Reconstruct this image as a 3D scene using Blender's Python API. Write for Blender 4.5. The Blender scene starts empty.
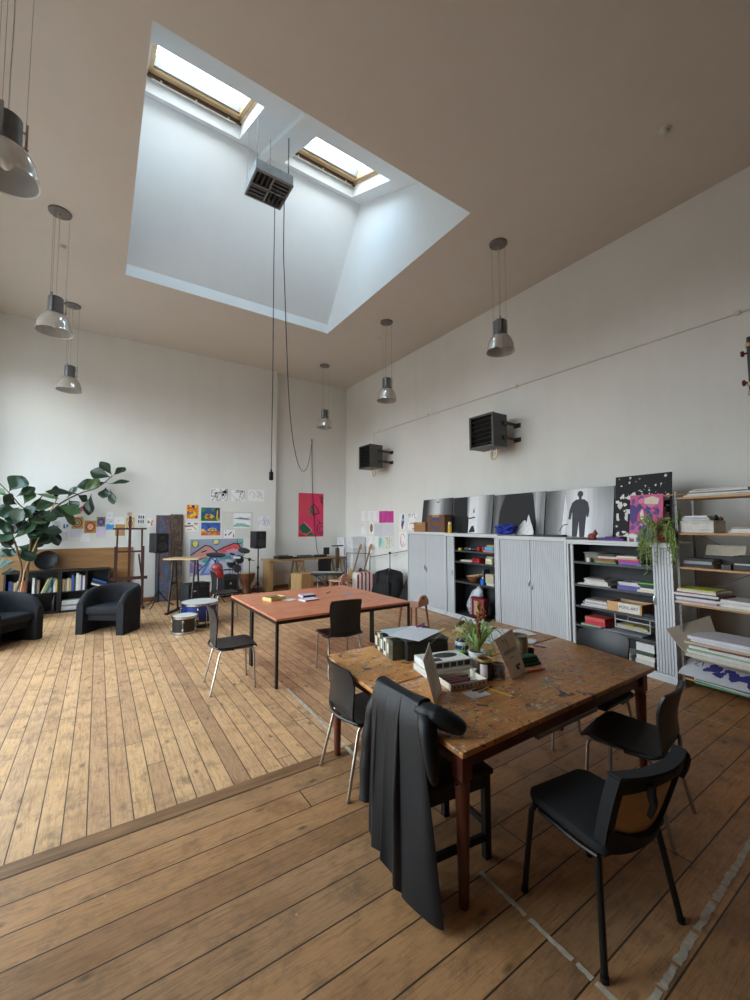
import bpy, bmesh, math, random
from mathutils import Vector, Matrix
PI = math.pi
sc = bpy.context.scene
COL = sc.collection
random.seed(7)
R = math.radians

# ------------------------------------------------------------------ materials
_mats = {}
def lin(c):
    return tuple((v / 12.92 if v <= 0.04045 else ((v + 0.055) / 1.055) ** 2.4) for v in c)
def rgb(r, g, b):
    return lin((r / 255, g / 255, b / 255))
def new_mat(name):
    m = bpy.data.materials.new(name); m.use_nodes = True
    nt = m.node_tree; nt.nodes.clear()
    o = nt.nodes.new('ShaderNodeOutputMaterial'); b = nt.nodes.new('ShaderNodeBsdfPrincipled')
    nt.links.new(b.outputs[0], o.inputs[0])
    return m, nt, b
def nd(nt, t, **kw):
    n = nt.nodes.new(t)
    for k, v in kw.items():
        if k.startswith('i_'):
            n.inputs[int(k[2:])].default_value = v
        else:
            setattr(n, k, v)
    return n
def ramp(nt, stops, interp='LINEAR'):
    r = nt.nodes.new('ShaderNodeValToRGB'); cr = r.color_ramp; cr.interpolation = interp
    while len(cr.elements) > 1: cr.elements.remove(cr.elements[-1])
    cr.elements[0].position = stops[0][0]; cr.elements[0].color = (*stops[0][1], 1)
    for p, c in stops[1:]:
        e = cr.elements.new(p); e.color = (*c, 1)
    return r
def mixc(nt, fac, a, b, blend='MIX'):
    n = nt.nodes.new('ShaderNodeMix'); n.data_type = 'RGBA'; n.blend_type = blend
    for s, v in ((0, fac), (6, a), (7, b)):
        if hasattr(v, 'links') or hasattr(v, 'is_linked'): nt.links.new(v, n.inputs[s])
        elif s == 0: n.inputs[0].default_value = v
        else: n.inputs[s].default_value = (*v, 1)
    return n.outputs[2]
def mth(nt, op, a, b=None):
    n = nt.nodes.new('ShaderNodeMath'); n.operation = op
    for i, v in enumerate((a, b)):
        if v is None: continue
        if hasattr(v, 'is_linked'): nt.links.new(v, n.inputs[i])
        else: n.inputs[i].default_value = v
    return n.outputs[0]
def objco(nt, scale=(1, 1, 1), rot=(0, 0, 0), loc=(0, 0, 0)):
    t = nt.nodes.new('ShaderNodeTexCoord'); m = nt.nodes.new('ShaderNodeMapping')
    m.inputs['Scale'].default_value = scale; m.inputs['Rotation'].default_value = rot; m.inputs['Location'].default_value = loc
    nt.links.new(t.outputs['Object'], m.inputs[0])
    return m.outputs[0]
def noise(nt, vec, scale, detail=3, rough=.55, dist=0):
    n = nt.nodes.new('ShaderNodeTexNoise'); n.inputs['Scale'].default_value = scale; n.inputs['Detail'].default_value = detail
    n.inputs['Roughness'].default_value = rough; n.inputs['Distortion'].default_value = dist
    nt.links.new(vec, n.inputs['Vector'])
    return n
def bump(nt, b, h, strength=.2, dist=.01):
    n = nt.nodes.new('ShaderNodeBump'); n.inputs['Strength'].default_value = strength; n.inputs['Distance'].default_value = dist
    nt.links.new(h, n.inputs['Height']); nt.links.new(n.outputs[0], b.inputs['Normal'])

def mat(c, rough=.55, metal=0.0, var=.12, scale=14, key=None, spec=.5, bmp=0, trans=0):
    """a plain procedural material: colour c (0-255 sRGB) with slight noise variation"""
    k = (tuple(c), rough, metal, var, scale, spec, bmp, trans)
    if k in _mats: return _mats[k]
    m, nt, b = new_mat('mat_%d_%d_%d' % tuple(c))
    col = rgb(*c)
    v = objco(nt); n = noise(nt, v, scale)
    d = tuple(x * (1 - var) for x in col); l = tuple(min(1, x * (1 + var)) for x in col)
    r = ramp(nt, [(.3, d), (.7, l)]); nt.links.new(n.outputs[0], r.inputs[0])
    nt.links.new(r.outputs[0], b.inputs['Base Color'])
    b.inputs['Roughness'].default_value = rough; b.inputs['Metallic'].default_value = metal
    b.inputs['Specular IOR Level'].default_value = spec
    if trans: b.inputs['Transmission Weight'].default_value = trans
    if bmp: bump(nt, b, n.outputs[0], bmp, .003)
    _mats[k] = m
    return m
def wood(c1, c2, rough=.5, axis='X', scale=1.0, name='wood'):
    k = ('wood', tuple(c1), tuple(c2), rough, axis, scale)
    if k in _mats: return _mats[k]
    m, nt, b = new_mat(name)
    s = {'X': (2, 22, 22), 'Y': (22, 2, 22), 'Z': (22, 22, 2)}[axis]
    v = objco(nt, tuple(q * scale for q in s))
    n = noise(nt, v, 1.0, 5, .6, .6)
    r = ramp(nt, [(.28, rgb(*c1)), (.72, rgb(*c2))]); nt.links.new(n.outputs[0], r.inputs[0])
    nt.links.new(r.outputs[0], b.inputs['Base Color']); b.inputs['Roughness'].default_value = rough
    bump(nt, b, n.outputs[0], .08, .002)
    _mats[k] = m
    return m

# ------------------------------------------------------------------ mesh builder
class MB:
    def __init__(s): s.v = []; s.f = []; s.m = []
    def add(s, vs, fs, mi=0, M=None):
        o = len(s.v)
        s.v += [tuple(M @ Vector(p)) if M is not None else tuple(p) for p in vs]
        for f in fs: s.f.append(tuple(i + o for i in f)); s.m.append(mi)
        return s
    def box(s, x0, x1, y0, y1, z0, z1, mi=0, M=None):
        vs = [(x0,y0,z0),(x1,y0,z0),(x1,y1,z0),(x0,y1,z0),(x0,y0,z1),(x1,y0,z1),(x1,y1,z1),(x0,y1,z1)]
        return s.add(vs, [(0,3,2,1),(4,5,6,7),(0,1,5,4),(1,2,6,5),(2,3,7,6),(3,0,4,7)], mi, M)
    def rbox(s, x0, x1, y0, y1, z0, z1, r=.01, seg=2, mi=0, M=None):
        bm = bmesh.new(); bmesh.ops.create_cube(bm, size=1)
        for v in bm.verts: v.co = Vector(((x0+x1)/2 + v.co.x*(x1-x0), (y0+y1)/2 + v.co.y*(y1-y0), (z0+z1)/2 + v.co.z*(z1-z0)))
        r = min(r, (x1-x0)*.49, (y1-y0)*.49, (z1-z0)*.49)
        bmesh.ops.bevel(bm, geom=bm.edges[:], offset=r, segments=seg, profile=.5, affect='EDGES')
        return s.frombm(bm, mi, M)
    def frombm(s, bm, mi=0, M=None):
        bm.verts.index_update()
        s.add([v.co.copy() for v in bm.verts], [tuple(v.index for v in f.verts) for f in bm.faces], mi, M); bm.free(); return s
    def cone(s, p0, p1, r0, r1=None, n=14, mi=0, cap=True):
        r1 = r0 if r1 is None else r1
        p0, p1 = Vector(p0), Vector(p1); d = (p1 - p0).normalized()
        a = d.orthogonal().normalized(); b = d.cross(a); o = len(s.v)
        for p, r in ((p0, r0), (p1, r1)):
            for i in range(n):
                t = 2*PI*i/n; s.v.append(tuple(p + a*(r*math.cos(t)) + b*(r*math.sin(t))))
        for i in range(n): s.f.append((o+i, o+(i+1) % n, o+n+(i+1) % n, o+n+i)); s.m.append(mi)
        if cap:
            s.f.append(tuple(o+n-1-i for i in range(n))); s.m.append(mi); s.f.append(tuple(o+n+i for i in range(n))); s.m.append(mi)
        return s
    def lathe(s, prof, n=24, mi=0, c=(0, 0, 0), M=None, closed=False, cap=True):
        o = len(s.v); k = len(prof)
        vs = [(c[0] + r*math.cos(2*PI*i/n), c[1] + r*math.sin(2*PI*i/n), c[2] + z) for i in range(n) for r, z in prof]
        fs = []
        for i in range(n):
            j = (i + 1) % n
            for q in range(k - 1 if not closed else k):
                q2 = (q + 1) % k
                fs.append((i*k+q, j*k+q, j*k+q2, i*k+q2))
        s.add(vs, fs, mi, M)
        if not closed and cap:
            if prof[0][0] > 1e-5: s.f.append(tuple(o + i*k for i in reversed(range(n)))); s.m.append(mi)
            if prof[-1][0] > 1e-5: s.f.append(tuple(o + i*k + k-1 for i in range(n))); s.m.append(mi)
        return s
    def tube(s, path, r, n=8, mi=0, closed=False):
        P = [Vector(p) for p in path]; o = len(s.v); N = len(P); prev = None
        rr = r if isinstance(r, (list, tuple)) else [r]*N
        for i in range(N):
            if closed: d = (P[(i+1) % N] - P[i-1]).normalized()
            else: d = (P[min(i+1, N-1)] - P[max(i-1, 0)]).normalized()
            if prev is None: a = d.orthogonal().normalized()
            else:
                a = prev - d*prev.dot(d)
                a = a.normalized() if a.length > 1e-6 else d.orthogonal().normalized()
            prev = a; b = d.cross(a)
            for q in range(n):
                t = 2*PI*q/n; s.v.append(tuple(P[i] + a*(rr[i]*math.cos(t)) + b*(rr[i]*math.sin(t))))
        for i in range(N if closed else N-1):
            i2 = (i+1) % N
            for q in range(n): s.f.append((o+i*n+q, o+i*n+(q+1) % n, o+i2*n+(q+1) % n, o+i2*n+q)); s.m.append(mi)
        if not closed:
            s.f.append(tuple(o+n-1-q for q in range(n))); s.m.append(mi); s.f.append(tuple(o+(N-1)*n+q for q in range(n))); s.m.append(mi)
        return s
    def ball(s, c, rx, ry=None, rz=None, n=14, k=10, mi=0, M=None):
        ry = rx if ry is None else ry; rz = rx if rz is None else rz
        vs = [(c[0], c[1], c[2]-rz)]
        for j in range(1, k):
            t = -PI/2 + PI*j/k
            for i in range(n):
                a = 2*PI*i/n; vs.append((c[0]+rx*math.cos(t)*math.cos(a), c[1]+ry*math.cos(t)*math.sin(a), c[2]+rz*math.sin(t)))
        vs.append((c[0], c[1], c[2]+rz)); L = len(vs)-1; fs = []
        for i in range(n):
            fs.append((0, 1+(i+1) % n, 1+i)); fs.append((L, L-n+i, L-n+(i+1) % n))
            for j in range(k-2): fs.append((1+j*n+i, 1+j*n+(i+1) % n, 1+(j+1)*n+(i+1) % n, 1+(j+1)*n+i))
        return s.add(vs, fs, mi, M)
    def prism(s, pts, z0, z1, mi=0, M=None):
        n = len(pts); vs = [(x, y, z0) for x, y in pts] + [(x, y, z1) for x, y in pts]
        a = sum(pts[i][0]*pts[(i+1) % n][1] - pts[(i+1) % n][0]*pts[i][1] for i in range(n))
        if a < 0: vs = vs[:n][::-1] + vs[n:][::-1]
        return s.add(vs, [tuple(reversed(range(n))), tuple(range(n, 2*n))] + [(i, (i+1) % n, n+(i+1) % n, n+i) for i in range(n)], mi, M)
    def grid(s, pts, mi=0, thick=None):
        """pts[i][j]; optionally given thickness along the normal"""
        h, w = len(pts), len(pts[0]); o = len(s.v)
        P = [[Vector(p) for p in row] for row in pts]
        fs = [(i*w+j, i*w+j+1, (i+1)*w+j+1, (i+1)*w+j) for i in range(h-1) for j in range(w-1)]
        if not thick:
            return s.add([p for r in P for p in r], fs, mi)
        N = []
        for i in range(h):
            for j in range(w):
                du = P[i][min(j+1, w-1)] - P[i][max(j-1, 0)]; dv = P[min(i+1, h-1)][j] - P[max(i-1, 0)][j]
                nn = du.cross(dv); N.append(nn.normalized() if nn.length > 1e-9 else Vector((0, 0, 1)))
        A = [p for r in P for p in r]; k = h*w
        vs = [p + n*(thick/2) for p, n in zip(A, N)] + [p - n*(thick/2) for p, n in zip(A, N)]
        fs2 = fs + [tuple(k+i for i in reversed(f)) for f in fs]
        ring = [j for j in range(w)] + [i*w+w-1 for i in range(1, h)] + [(h-1)*w+j for j in range(w-2, -1, -1)] + [i*w for i in range(h-2, 0, -1)]
        for a, b in zip(ring, ring[1:] + ring[:1]): fs2.append((a, k+a, k+b, b))
        return s.add(vs, fs2, mi)
    def build(s, name, mats, parent=None, smooth=35, loc=None, rot=None):
        me = bpy.data.meshes.new(name); me.from_pydata(s.v, [], s.f)
        if not isinstance(mats, (list, tuple)): mats = [mats]
        for m in mats: me.materials.append(m)
        for p, mi in zip(me.polygons, s.m): p.material_index = mi
        me.update()
        bm = bmesh.new(); bm.from_mesh(me); bmesh.ops.recalc_face_normals(bm, faces=bm.faces[:]); bm.to_mesh(me); bm.free()
        if smooth:
            for p in me.polygons: p.use_smooth = True
            me.set_sharp_from_angle(angle=R(smooth))
        o = bpy.data.objects.new(name, me); COL.objects.link(o)
        if parent is not None: o.parent = parent
        if loc is not None: o.location = loc
        if rot is not None: o.rotation_euler = rot
        return o
def tag(o, label, cat, group=None, kind=None):
    o['label'] = label; o['category'] = cat
    if group: o['group'] = group
    if kind: o['kind'] = kind
    return o
def thing(name, label, cat, loc=(0, 0, 0), rz=0, group=None):
    o = bpy.data.objects.new(name, None); COL.objects.link(o); o.empty_display_size = .1
    o.location = loc; o.rotation_euler = (0, 0, rz)
    return tag(o, label, cat, group)
def struct(o):
    o['kind'] = 'structure'; return o
def dup(root, loc, rz, label, group=None):
    r = root.copy(); COL.objects.link(r); r.location = loc; r.rotation_euler = (root.rotation_euler[0], root.rotation_euler[1], rz)
    r['label'] = label
    if group: r['group'] = group
    def rec(a, b):
        for ch in list(a.children):
            c = ch.copy(); COL.objects.link(c); c.parent = b; rec(ch, c)
    rec(root, r)
    return r
ORD = ['lowest'] + [q + ' from bottom' for q in ('second', 'third', 'fourth', 'fifth', 'sixth', 'seventh', 'eighth', 'ninth')]
NTH = ['first', 'second', 'third', 'fourth', 'fifth', 'sixth', 'seventh', 'eighth', 'ninth', 'tenth', 'eleventh', 'twelfth']
BLACK = mat((24, 24, 26), .5); BLACKM = mat((20, 20, 21), .38, 0, .1); DARKMETAL = mat((70, 71, 74), .42, .7)
CHROME = mat((190, 188, 184), .22, 1.0, .05); PAPER = mat((226, 224, 222), .8, 0, .03, 6); STEEL = mat((165, 168, 170), .35, .9, .06)
# ------------------------------------------------------------------ room shell
X0, X1, Y0, YB, YR, ZC = -2.0, 6.21, -1.7, 10.6, 10.8, 5.91
SKX0, SKX1, SKY0, SKY1 = 0.23, 4.03, 3.65, 7.83

def plank_mat(name, along, width, length, pal, rough, gap):
    m, nt, b = new_mat(name)
    v = objco(nt, (1, 1, 1), (0, 0, 0 if along == 'X' else PI/2))
    # every row of boards is shifted by its own random amount, so that the butt joints do not line up
    sx = nt.nodes.new('ShaderNodeSeparateXYZ'); nt.links.new(v, sx.inputs[0])
    ri = mth(nt, 'FLOOR', mth(nt, 'DIVIDE', sx.outputs[1], width)); wn = nt.nodes.new('ShaderNodeTexWhiteNoise'); wn.noise_dimensions = '1D'; nt.links.new(ri, wn.inputs['W'])
    cx = nt.nodes.new('ShaderNodeCombineXYZ'); nt.links.new(mth(nt, 'ADD', sx.outputs[0], mth(nt, 'MULTIPLY', wn.outputs['Value'], length)), cx.inputs[0]); nt.links.new(sx.outputs[1], cx.inputs[1]); v = cx.outputs[0]
    br = nt.nodes.new('ShaderNodeTexBrick'); nt.links.new(v, br.inputs['Vector'])
    br.offset = 0; br.offset_frequency = 2; br.squash = 1
    br.inputs['Scale'].default_value = 1; br.inputs['Brick Width'].default_value = length; br.inputs['Row Height'].default_value = width
    br.inputs['Mortar Size'].default_value = gap; br.inputs['Mortar Smooth'].default_value = .3; br.inputs['Bias'].default_value = 0
    br.inputs['Color1'].default_value = (0, 0, 0, 1); br.inputs['Color2'].default_value = (1, 1, 1, 1); br.inputs['Mortar'].default_value = (.5, .5, .5, 1)
    base = ramp(nt, [(i/(len(pal)-1), rgb(*c)) for i, c in enumerate(pal)]); nt.links.new(br.outputs['Color'], base.inputs[0])
    # grain: offset per plank
    off = nt.nodes.new('ShaderNodeVectorMath'); off.operation = 'MULTIPLY_ADD'; nt.links.new(br.outputs['Color'], off.inputs[0])
    off.inputs[1].default_value = (7, 13, 5); nt.links.new(v, off.inputs[2])
    st = nt.nodes.new('ShaderNodeMapping'); st.inputs['Scale'].default_value = (2.6, 30, 1); nt.links.new(off.outputs[0], st.inputs[0])
    g = noise(nt, st.outputs[0], 2.2, 8, .7, 1.2)
    gr = ramp(nt, [(.28, (.52, .46, .40)), (.5, (.96, .95, .93)), (.75, (1.14, 1.12, 1.1))]); nt.links.new(g.outputs[0], gr.inputs[0])
    c = mixc(nt, 1.0, base.outputs[0], gr.outputs[0], 'MULTIPLY')
    bl = noise(nt, v, 2.3, 7, .68); blr = ramp(nt, [(.3, (.66, .62, .60)), (.48, (.98, .97, .97)), (.7, (1.10, 1.09, 1.08))]); nt.links.new(bl.outputs[0], blr.inputs[0])
    c = mixc(nt, .9, c, blr.outputs[0], 'MULTIPLY')
    # knots and dark stains
    km = nt.nodes.new('ShaderNodeMapping'); km.inputs['Scale'].default_value = (1.5, 3.2, 1); nt.links.new(off.outputs[0], km.inputs[0])
    vo = nt.nodes.new('ShaderNodeTexVoronoi'); vo.inputs['Scale'].default_value = 2.3; nt.links.new(km.outputs[0], vo.inputs['Vector'])
    kr = ramp(nt, [(.04, (1, 1, 1)), (.15, (0, 0, 0))]); nt.links.new(vo.outputs['Distance'], kr.inputs[0])
    c = mixc(nt, mth(nt, 'MULTIPLY', kr.outputs[0], .65), c, rgb(70, 48, 32))
    sp = noise(nt, v, 4.5, 8, .74); spr = ramp(nt, [(.50, (0, 0, 0)), (.68, (1, 1, 1))]); nt.links.new(sp.outputs[0], spr.inputs[0])
    c = mixc(nt, mth(nt, 'MULTIPLY', spr.outputs[0], .6), c, rgb(100, 78, 60))
    ws = noise(nt, v, 16, 2, .5); wsr = ramp(nt, [(.745, (0, 0, 0)), (.77, (1, 1, 1))]); nt.links.new(ws.outputs[0], wsr.inputs[0])
    c = mixc(nt, mth(nt, 'MULTIPLY', wsr.outputs[0], .5), c, rgb(196, 190, 180))
    c = mixc(nt, mth(nt, 'MULTIPLY', br.outputs['Fac'], .9), c, rgb(48, 33, 22))
    nt.links.new(c, b.inputs['Base Color'])
    rr = ramp(nt, [(.3, (rough-.1,)*3), (.7, (rough+.12,)*3)]); nt.links.new(bl.outputs[0], rr.inputs[0]); nt.links.new(rr.outputs[0], b.inputs['Roughness'])
    b.inputs['Specular IOR Level'].default_value = .4
    h = mth(nt, 'SUBTRACT', mth(nt, 'MULTIPLY', g.outputs[0], .25), br.outputs['Fac'])
    bump(nt, b, h, .35, .004)
    return m
M_FAR = plank_mat('floor_planks_far', 'Y', .1135, 4.3, [(186, 140, 102), (224, 174, 126), (206, 158, 116), (230, 180, 128), (214, 168, 126)], .5, .0036)
M_NEAR = plank_mat('floor_planks_near', 'X', .182, 5.6, [(160, 116, 78), (198, 146, 96), (178, 134, 94), (208, 152, 98), (188, 140, 98)], .46, .0042)
def wall_mat(name, c, scale=.8, amt=.025):
    m, nt, b = new_mat(name)
    v = objco(nt); n = noise(nt, v, scale, 5, .6); s = objco(nt, (3, 3, .25)); n2 = noise(nt, s, 1.3, 4, .6)
    col = rgb(*c); d = tuple(x*(1-amt*2.2) for x in col); l = tuple(min(1, x*(1+amt*.5)) for x in col)
    f = mth(nt, 'ADD', mth(nt, 'MULTIPLY', n.outputs[0], .7), mth(nt, 'MULTIPLY', n2.outputs[0], .3))
    r = ramp(nt, [(.32, d), (.58, l)]); nt.links.new(f, r.inputs[0]); nt.links.new(r.outputs[0], b.inputs['Base Color'])
    b.inputs['Roughness'].default_value = .85; b.inputs['Specular IOR Level'].default_value = .2
    nn = noise(nt, v, 60, 3); bump(nt, b, nn.outputs[0], .05, .004)
    return m
M_WALL = wall_mat('wall_paint', (230, 229, 224)); M_CEIL = wall_mat('ceiling_paint', (216, 207, 198), .5, .02); M_SHAFT = wall_mat('shaft_paint', (230, 234, 236), .5, .02)
M_GLASS, _nt, _b = new_mat('window_glass')
_t = _nt.nodes.new('ShaderNodeBsdfTransparent'); _t.inputs[0].default_value = (.93, .96, .97, 1)
_g = _nt.nodes.new('ShaderNodeBsdfGlossy'); _g.inputs['Roughness'].default_value = .03
_mx = _nt.nodes.new('ShaderNodeMixShader'); _mx.inputs[0].default_value = .06
_nt.links.new(_t.outputs[0], _mx.inputs[1]); _nt.links.new(_g.outputs[0], _mx.inputs[2])
_nt.links.new(_mx.outputs[0], [n for n in _nt.nodes if n.type == 'OUTPUT_MATERIAL'][0].inputs[0]); _nt.nodes.remove(_b)

struct(MB().box(X0-.2, X1+.2, 2.82, YR+.2, -.12, 0).build('floor', M_FAR))
struct(MB().box(X0-.2, X1+.2, Y0-.2, 2.82, -.12, 0).build('floor', M_NEAR))
THRESH = wood((96, 66, 42), (164, 118, 76), .5, 'X', 1, 'threshold')
struct(MB().rbox(X0, X1, 2.735, 2.842, -.02, .0022, .002, 1).build('trim_1', THRESH))
struct(MB().box(X0-.2, 3.92, YB, YB+.5, 0, ZC+.3).build('wall_back', M_WALL))
struct(MB().box(3.92, X1+.2, YR, YR+.3, 0, ZC+.3).build('wall_back', M_WALL))
struct(MB().box(X1, X1+.25, Y0-.2, YR, 0, ZC+.3).build('wall_right', M_WALL))
struct(MB().box(X0-.2, X1, Y0-.25, Y0, 0, ZC+.3).build('wall_front', wood((58, 46, 38), (82, 66, 54), .6, 'Z', .3, 'darkened_unseen_wall')))  # unseen wall, coloured dark and set close to dim the near floor
# left wall: three tall windows towards the back of the room
WINS = [(2.4, 4.6), (5.0, 7.3), (7.8, 9.95)]; WZ0, WZ1 = .25, 4.9
wl = MB(); edges = [Y0-.2] + [q for w in WINS for q in w] + [YB]
for i in range(0, len(edges), 2): wl.box(X0-.25, X0, edges[i], edges[i+1], 0, ZC+.3)
for a, b_ in WINS: wl.box(X0-.25, X0, a, b_, 0, WZ0); wl.box(X0-.25, X0, a, b_, WZ1, ZC+.3)
struct(wl.build('wall_left', M_WALL))
M_WFRAME = mat((214, 212, 206), .4, 0, .03)
for i, (a, b_) in enumerate(WINS):
    f = MB(); x0, x1 = X0-.17, X0-.1
    for q in (a, (a+b_)/2-.03, b_-.06): f.box(x0, x1, q, q+.06, WZ0, WZ1)
    for q in (WZ0, 2.2, 3.6, WZ1-.06): f.box(x0, x1, a, b_, q, q+.06)
    w = struct(f.build('window_%d' % (i+3), M_WFRAME))
    MB().box(X0-.14, X0-.134, a+.01, b_-.01, WZ0+.01, WZ1-.01).build('pane', M_GLASS, w)
# ceiling with the skylight opening
c = MB()
c.box(X0-.2, SKX0, Y0-.2, YR+.2, ZC, ZC+.12); c.box(SKX1, X1+.2, Y0-.2, YR+.2, ZC, ZC+.12)
c.box(SKX0, SKX1, Y0-.2, SKY0, ZC, ZC+.12); c.box(SKX0, SKX1, SKY1, YR+.2, ZC, ZC+.12)
struct(c.build('ceiling', M_CEIL))
# skylight shaft: upright lip, steep back slope, shallow front slope with two roof windows, upright end walls
RY, RZ, SL = 6.47, 7.94, .464
LIP = 6.10
zf = RZ + SL*(SKY0-RY)
sh = MB()
sh.box(SKX0-.15, SKX1+.15, SKY1-.004, SKY1+.15, ZC+.001, LIP+.02)
dx = Vector((0, RY-SKY1, RZ-LIP)); L = dx.length; dx.normalize(); nn = Vector((0, dx.z, -dx.y))
Mb = Matrix(((1, 0, 0, 0), (0, dx.y, nn.y, SKY1), (0, dx.z, nn.z, LIP), (0, 0, 0, 1)))
sh.box(SKX0-.15, SKX1+.15, 0, L+.12, 0, .15, 0, Mb)
sh.box(SKX0-.15, SKX1+.15, SKY0-.15, SKY0+.004, ZC+.001, zf+.2)
for xa in (SKX0-.146, SKX1-.004):
    pr = [(SKY0-.1, ZC+.001), (SKY1+.1, ZC+.001), (SKY1+.1, LIP), (RY, RZ+.25), (SKY0-.1, zf+.25)]
    sh.prism(pr, xa, xa+.15, 0, Matrix(((0, 0, 1, 0), (1, 0, 0, 0), (0, 1, 0, 0), (0, 0, 0, 1))))
e = Vector((0, 1, SL)).normalized(); n_ = Vector((0, -SL, 1)).normalized()
MS = Matrix(((1, 0, 0, 0), (0, e.y, n_.y, RY), (0, e.z, n_.z, RZ), (0, 0, 0, 1)))
SMIN = -3.3; HX = [(.33, 1.66), (2.42, 3.75)]; HS = (-1.52, -.155); TH = .24
for xa, xb in ((SKX0-.15, HX[0][0]), (HX[0][1], HX[1][0]), (HX[1][1], SKX1+.15)): sh.box(xa, xb, SMIN, .12, 0, TH, 0, MS)
for xa, xb in HX: sh.box(xa, xb, SMIN, HS[0], 0, TH, 0, MS); sh.box(xa, xb, HS[1], .12, 0, TH, 0, MS)
sh.box(2.04, 2.15, SMIN+.2, .02, -.07, .01, 0, MS)
struct(sh.build('ceiling_skylight_shaft', M_SHAFT))
PINE = wood((190, 156, 112), (216, 188, 146), .4, 'X', 1, 'pine'); BROWNAL = mat((92, 66, 46), .4); GREYAL = mat((150, 152, 154), .4, .3)
for i, (xa, xb) in enumerate(HX):
    f = MB(); s0, s1 = HS; z0, z1 = TH-.05, TH+.1
    f.box(xa, xa+.03, s0, s1, z0, z1, 0, MS); f.box(xb-.03, xb, s0, s1, z0, z1, 0, MS); f.box(xa, xb, s0, s0+.06, z0, z1, 0, MS); f.box(xa, xb, s1-.05, s1, z0-.02, z1, 1, MS)
    w = struct(f.build('window_%d' % (i+1), [PINE, BROWNAL]))
    q = MB(); q.box(xa+.03, xb-.03, s1-.20, s1-.055, z0+.02, z1+.02, 0, MS); q.box(xa+.03, xb-.03, s0+.06, s0+.14, z0+.02, z1+.02, 0, MS)
    for a_, b_ in ((xa+.03, xa+.085), (xb-.085, xb-.03)): q.box(a_, b_, s0+.06, s1-.055, z0+.02, z1+.02, 0, MS)
    q.box(xa+.085, xb-.085, s1-.245, s1-.2, z0+.05, z1+.02, 1, MS)
    q.build('sash', [PINE, GREYAL], w)
    h = MB(); h.box(xa+.08, xb-.08, s1-.062, s1-.044, z0-.05, z0-.032, 0, MS)
    for t in (.15, .5, .85): xx = xa+(xb-xa)*t; h.box(xx-.012, xx+.012, s1-.07, s1-.036, z0-.055, z0-.01, 0, MS)
    h.build('handle', mat((205, 203, 198), .3, .4), w)
    MB().box(xa+.07, xb-.07, s0+.1, s1-.2, z1-.015, z1-.01, 0, MS).build('pane', M_GLASS, w)
# skirting and the surface conduit on the right wall
SKIRT = wood((120, 76, 44), (150, 98, 58), .45, 'X', 1, 'skirting')
struct(MB().rbox(X0, 3.92, YB-.02, YB, 0, .1, .006, 1).build('baseboard_back', SKIRT))
struct(MB().rbox(3.92, X1, YR-.02, YR, 0, .1, .006, 1).build('baseboard_back', SKIRT))
struct(MB().rbox(X1-.02, X1, 2.3, YR-.02, 0, .1, .006, 1).build('baseboard_right', SKIRT))
CREAM = mat((214, 209, 198), .5, 0, .03)
cd = MB().tube([(X1-.012, -1.6, 4.19), (X1-.012, 9.26, 4.23)], .011, 6).tube([(X1-.012, 9.26, 4.24), (X1-.012, 9.26, 3.5)], .009, 6)
for y in (1.5, 4.6, 7.0, 9.0): cd.rbox(X1-.03, X1, y-.03, y+.03, 4.17+y*.004, 4.23+y*.004, .008, 1)
struct(cd.build('trim_2', CREAM))
# lines of filler set into the boards where partitions once stood
FILL = mat((196, 182, 160), .8, 0, .2, 30)
def fill_line(p, q, w, nseg, skip, name):
    mb = MB(); p, q = Vector(p), Vector(q); d = (q-p).normalized(); s = Vector((-d.y, d.x, 0)); L = (q-p).length
    t = 0
    while t < L:
        l = random.uniform(.06, .32)
        if random.random() > skip:
            k = 9; top = []; bot = []
            for i in range(k+1):
                u = min(L, t + l*i/k); c_ = p + d*u
                top.append(c_ + s*(w/2*random.uniform(.55, 1.15))); bot.append(c_ - s*(w/2*random.uniform(.55, 1.15)))
            vs = [(v.x, v.y, .0025) for v in top] + [(v.x, v.y, .0025) for v in bot]
            mb.add(vs, [(i, i+1, k+2+i, k+1+i) for i in range(k)])
        t += l + random.uniform(.0, .03)
    return struct(mb.build(name, FILL, smooth=0))
fill_line((1.69, 4.15, 0), (1.62, 2.55, 0), .034, 8, .0, 'trim_3')
fill_line((1.61, 1.47, 0), (1.57, .3, 0), .026, 8, .08, 'trim_4')
fill_line((1.2, .735, 0), (4.4, .83, 0), .032, 8, .03, 'trim_5')
fill_line((4.49, 2.0, 0), (4.47, .6, 0), .014, 8, .0, 'trim_6')
for x, y in ((4.877, 1.68), (-.586, 7.525), (5.076, 7.36)):
    o = thing('smoke_detector', {4.877: 'white ceiling smoke detector nearest the camera, right of the skylight', -.586: 'small white ceiling detector among the left row of pendant lamps', 5.076: 'small white ceiling detector near the back lamp of the right row'}[x], 'smoke detector', (x, y, ZC))
    MB().lathe([(.0, -.012), (.052, -.012), (.058, 0)], 20).build('base', CREAM, o)
    MB().lathe([(0, -.045), (.03, -.042), (.04, -.03), (.042, -.012)], 20).build('sensor', mat((200, 196, 188), .5), o)
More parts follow.
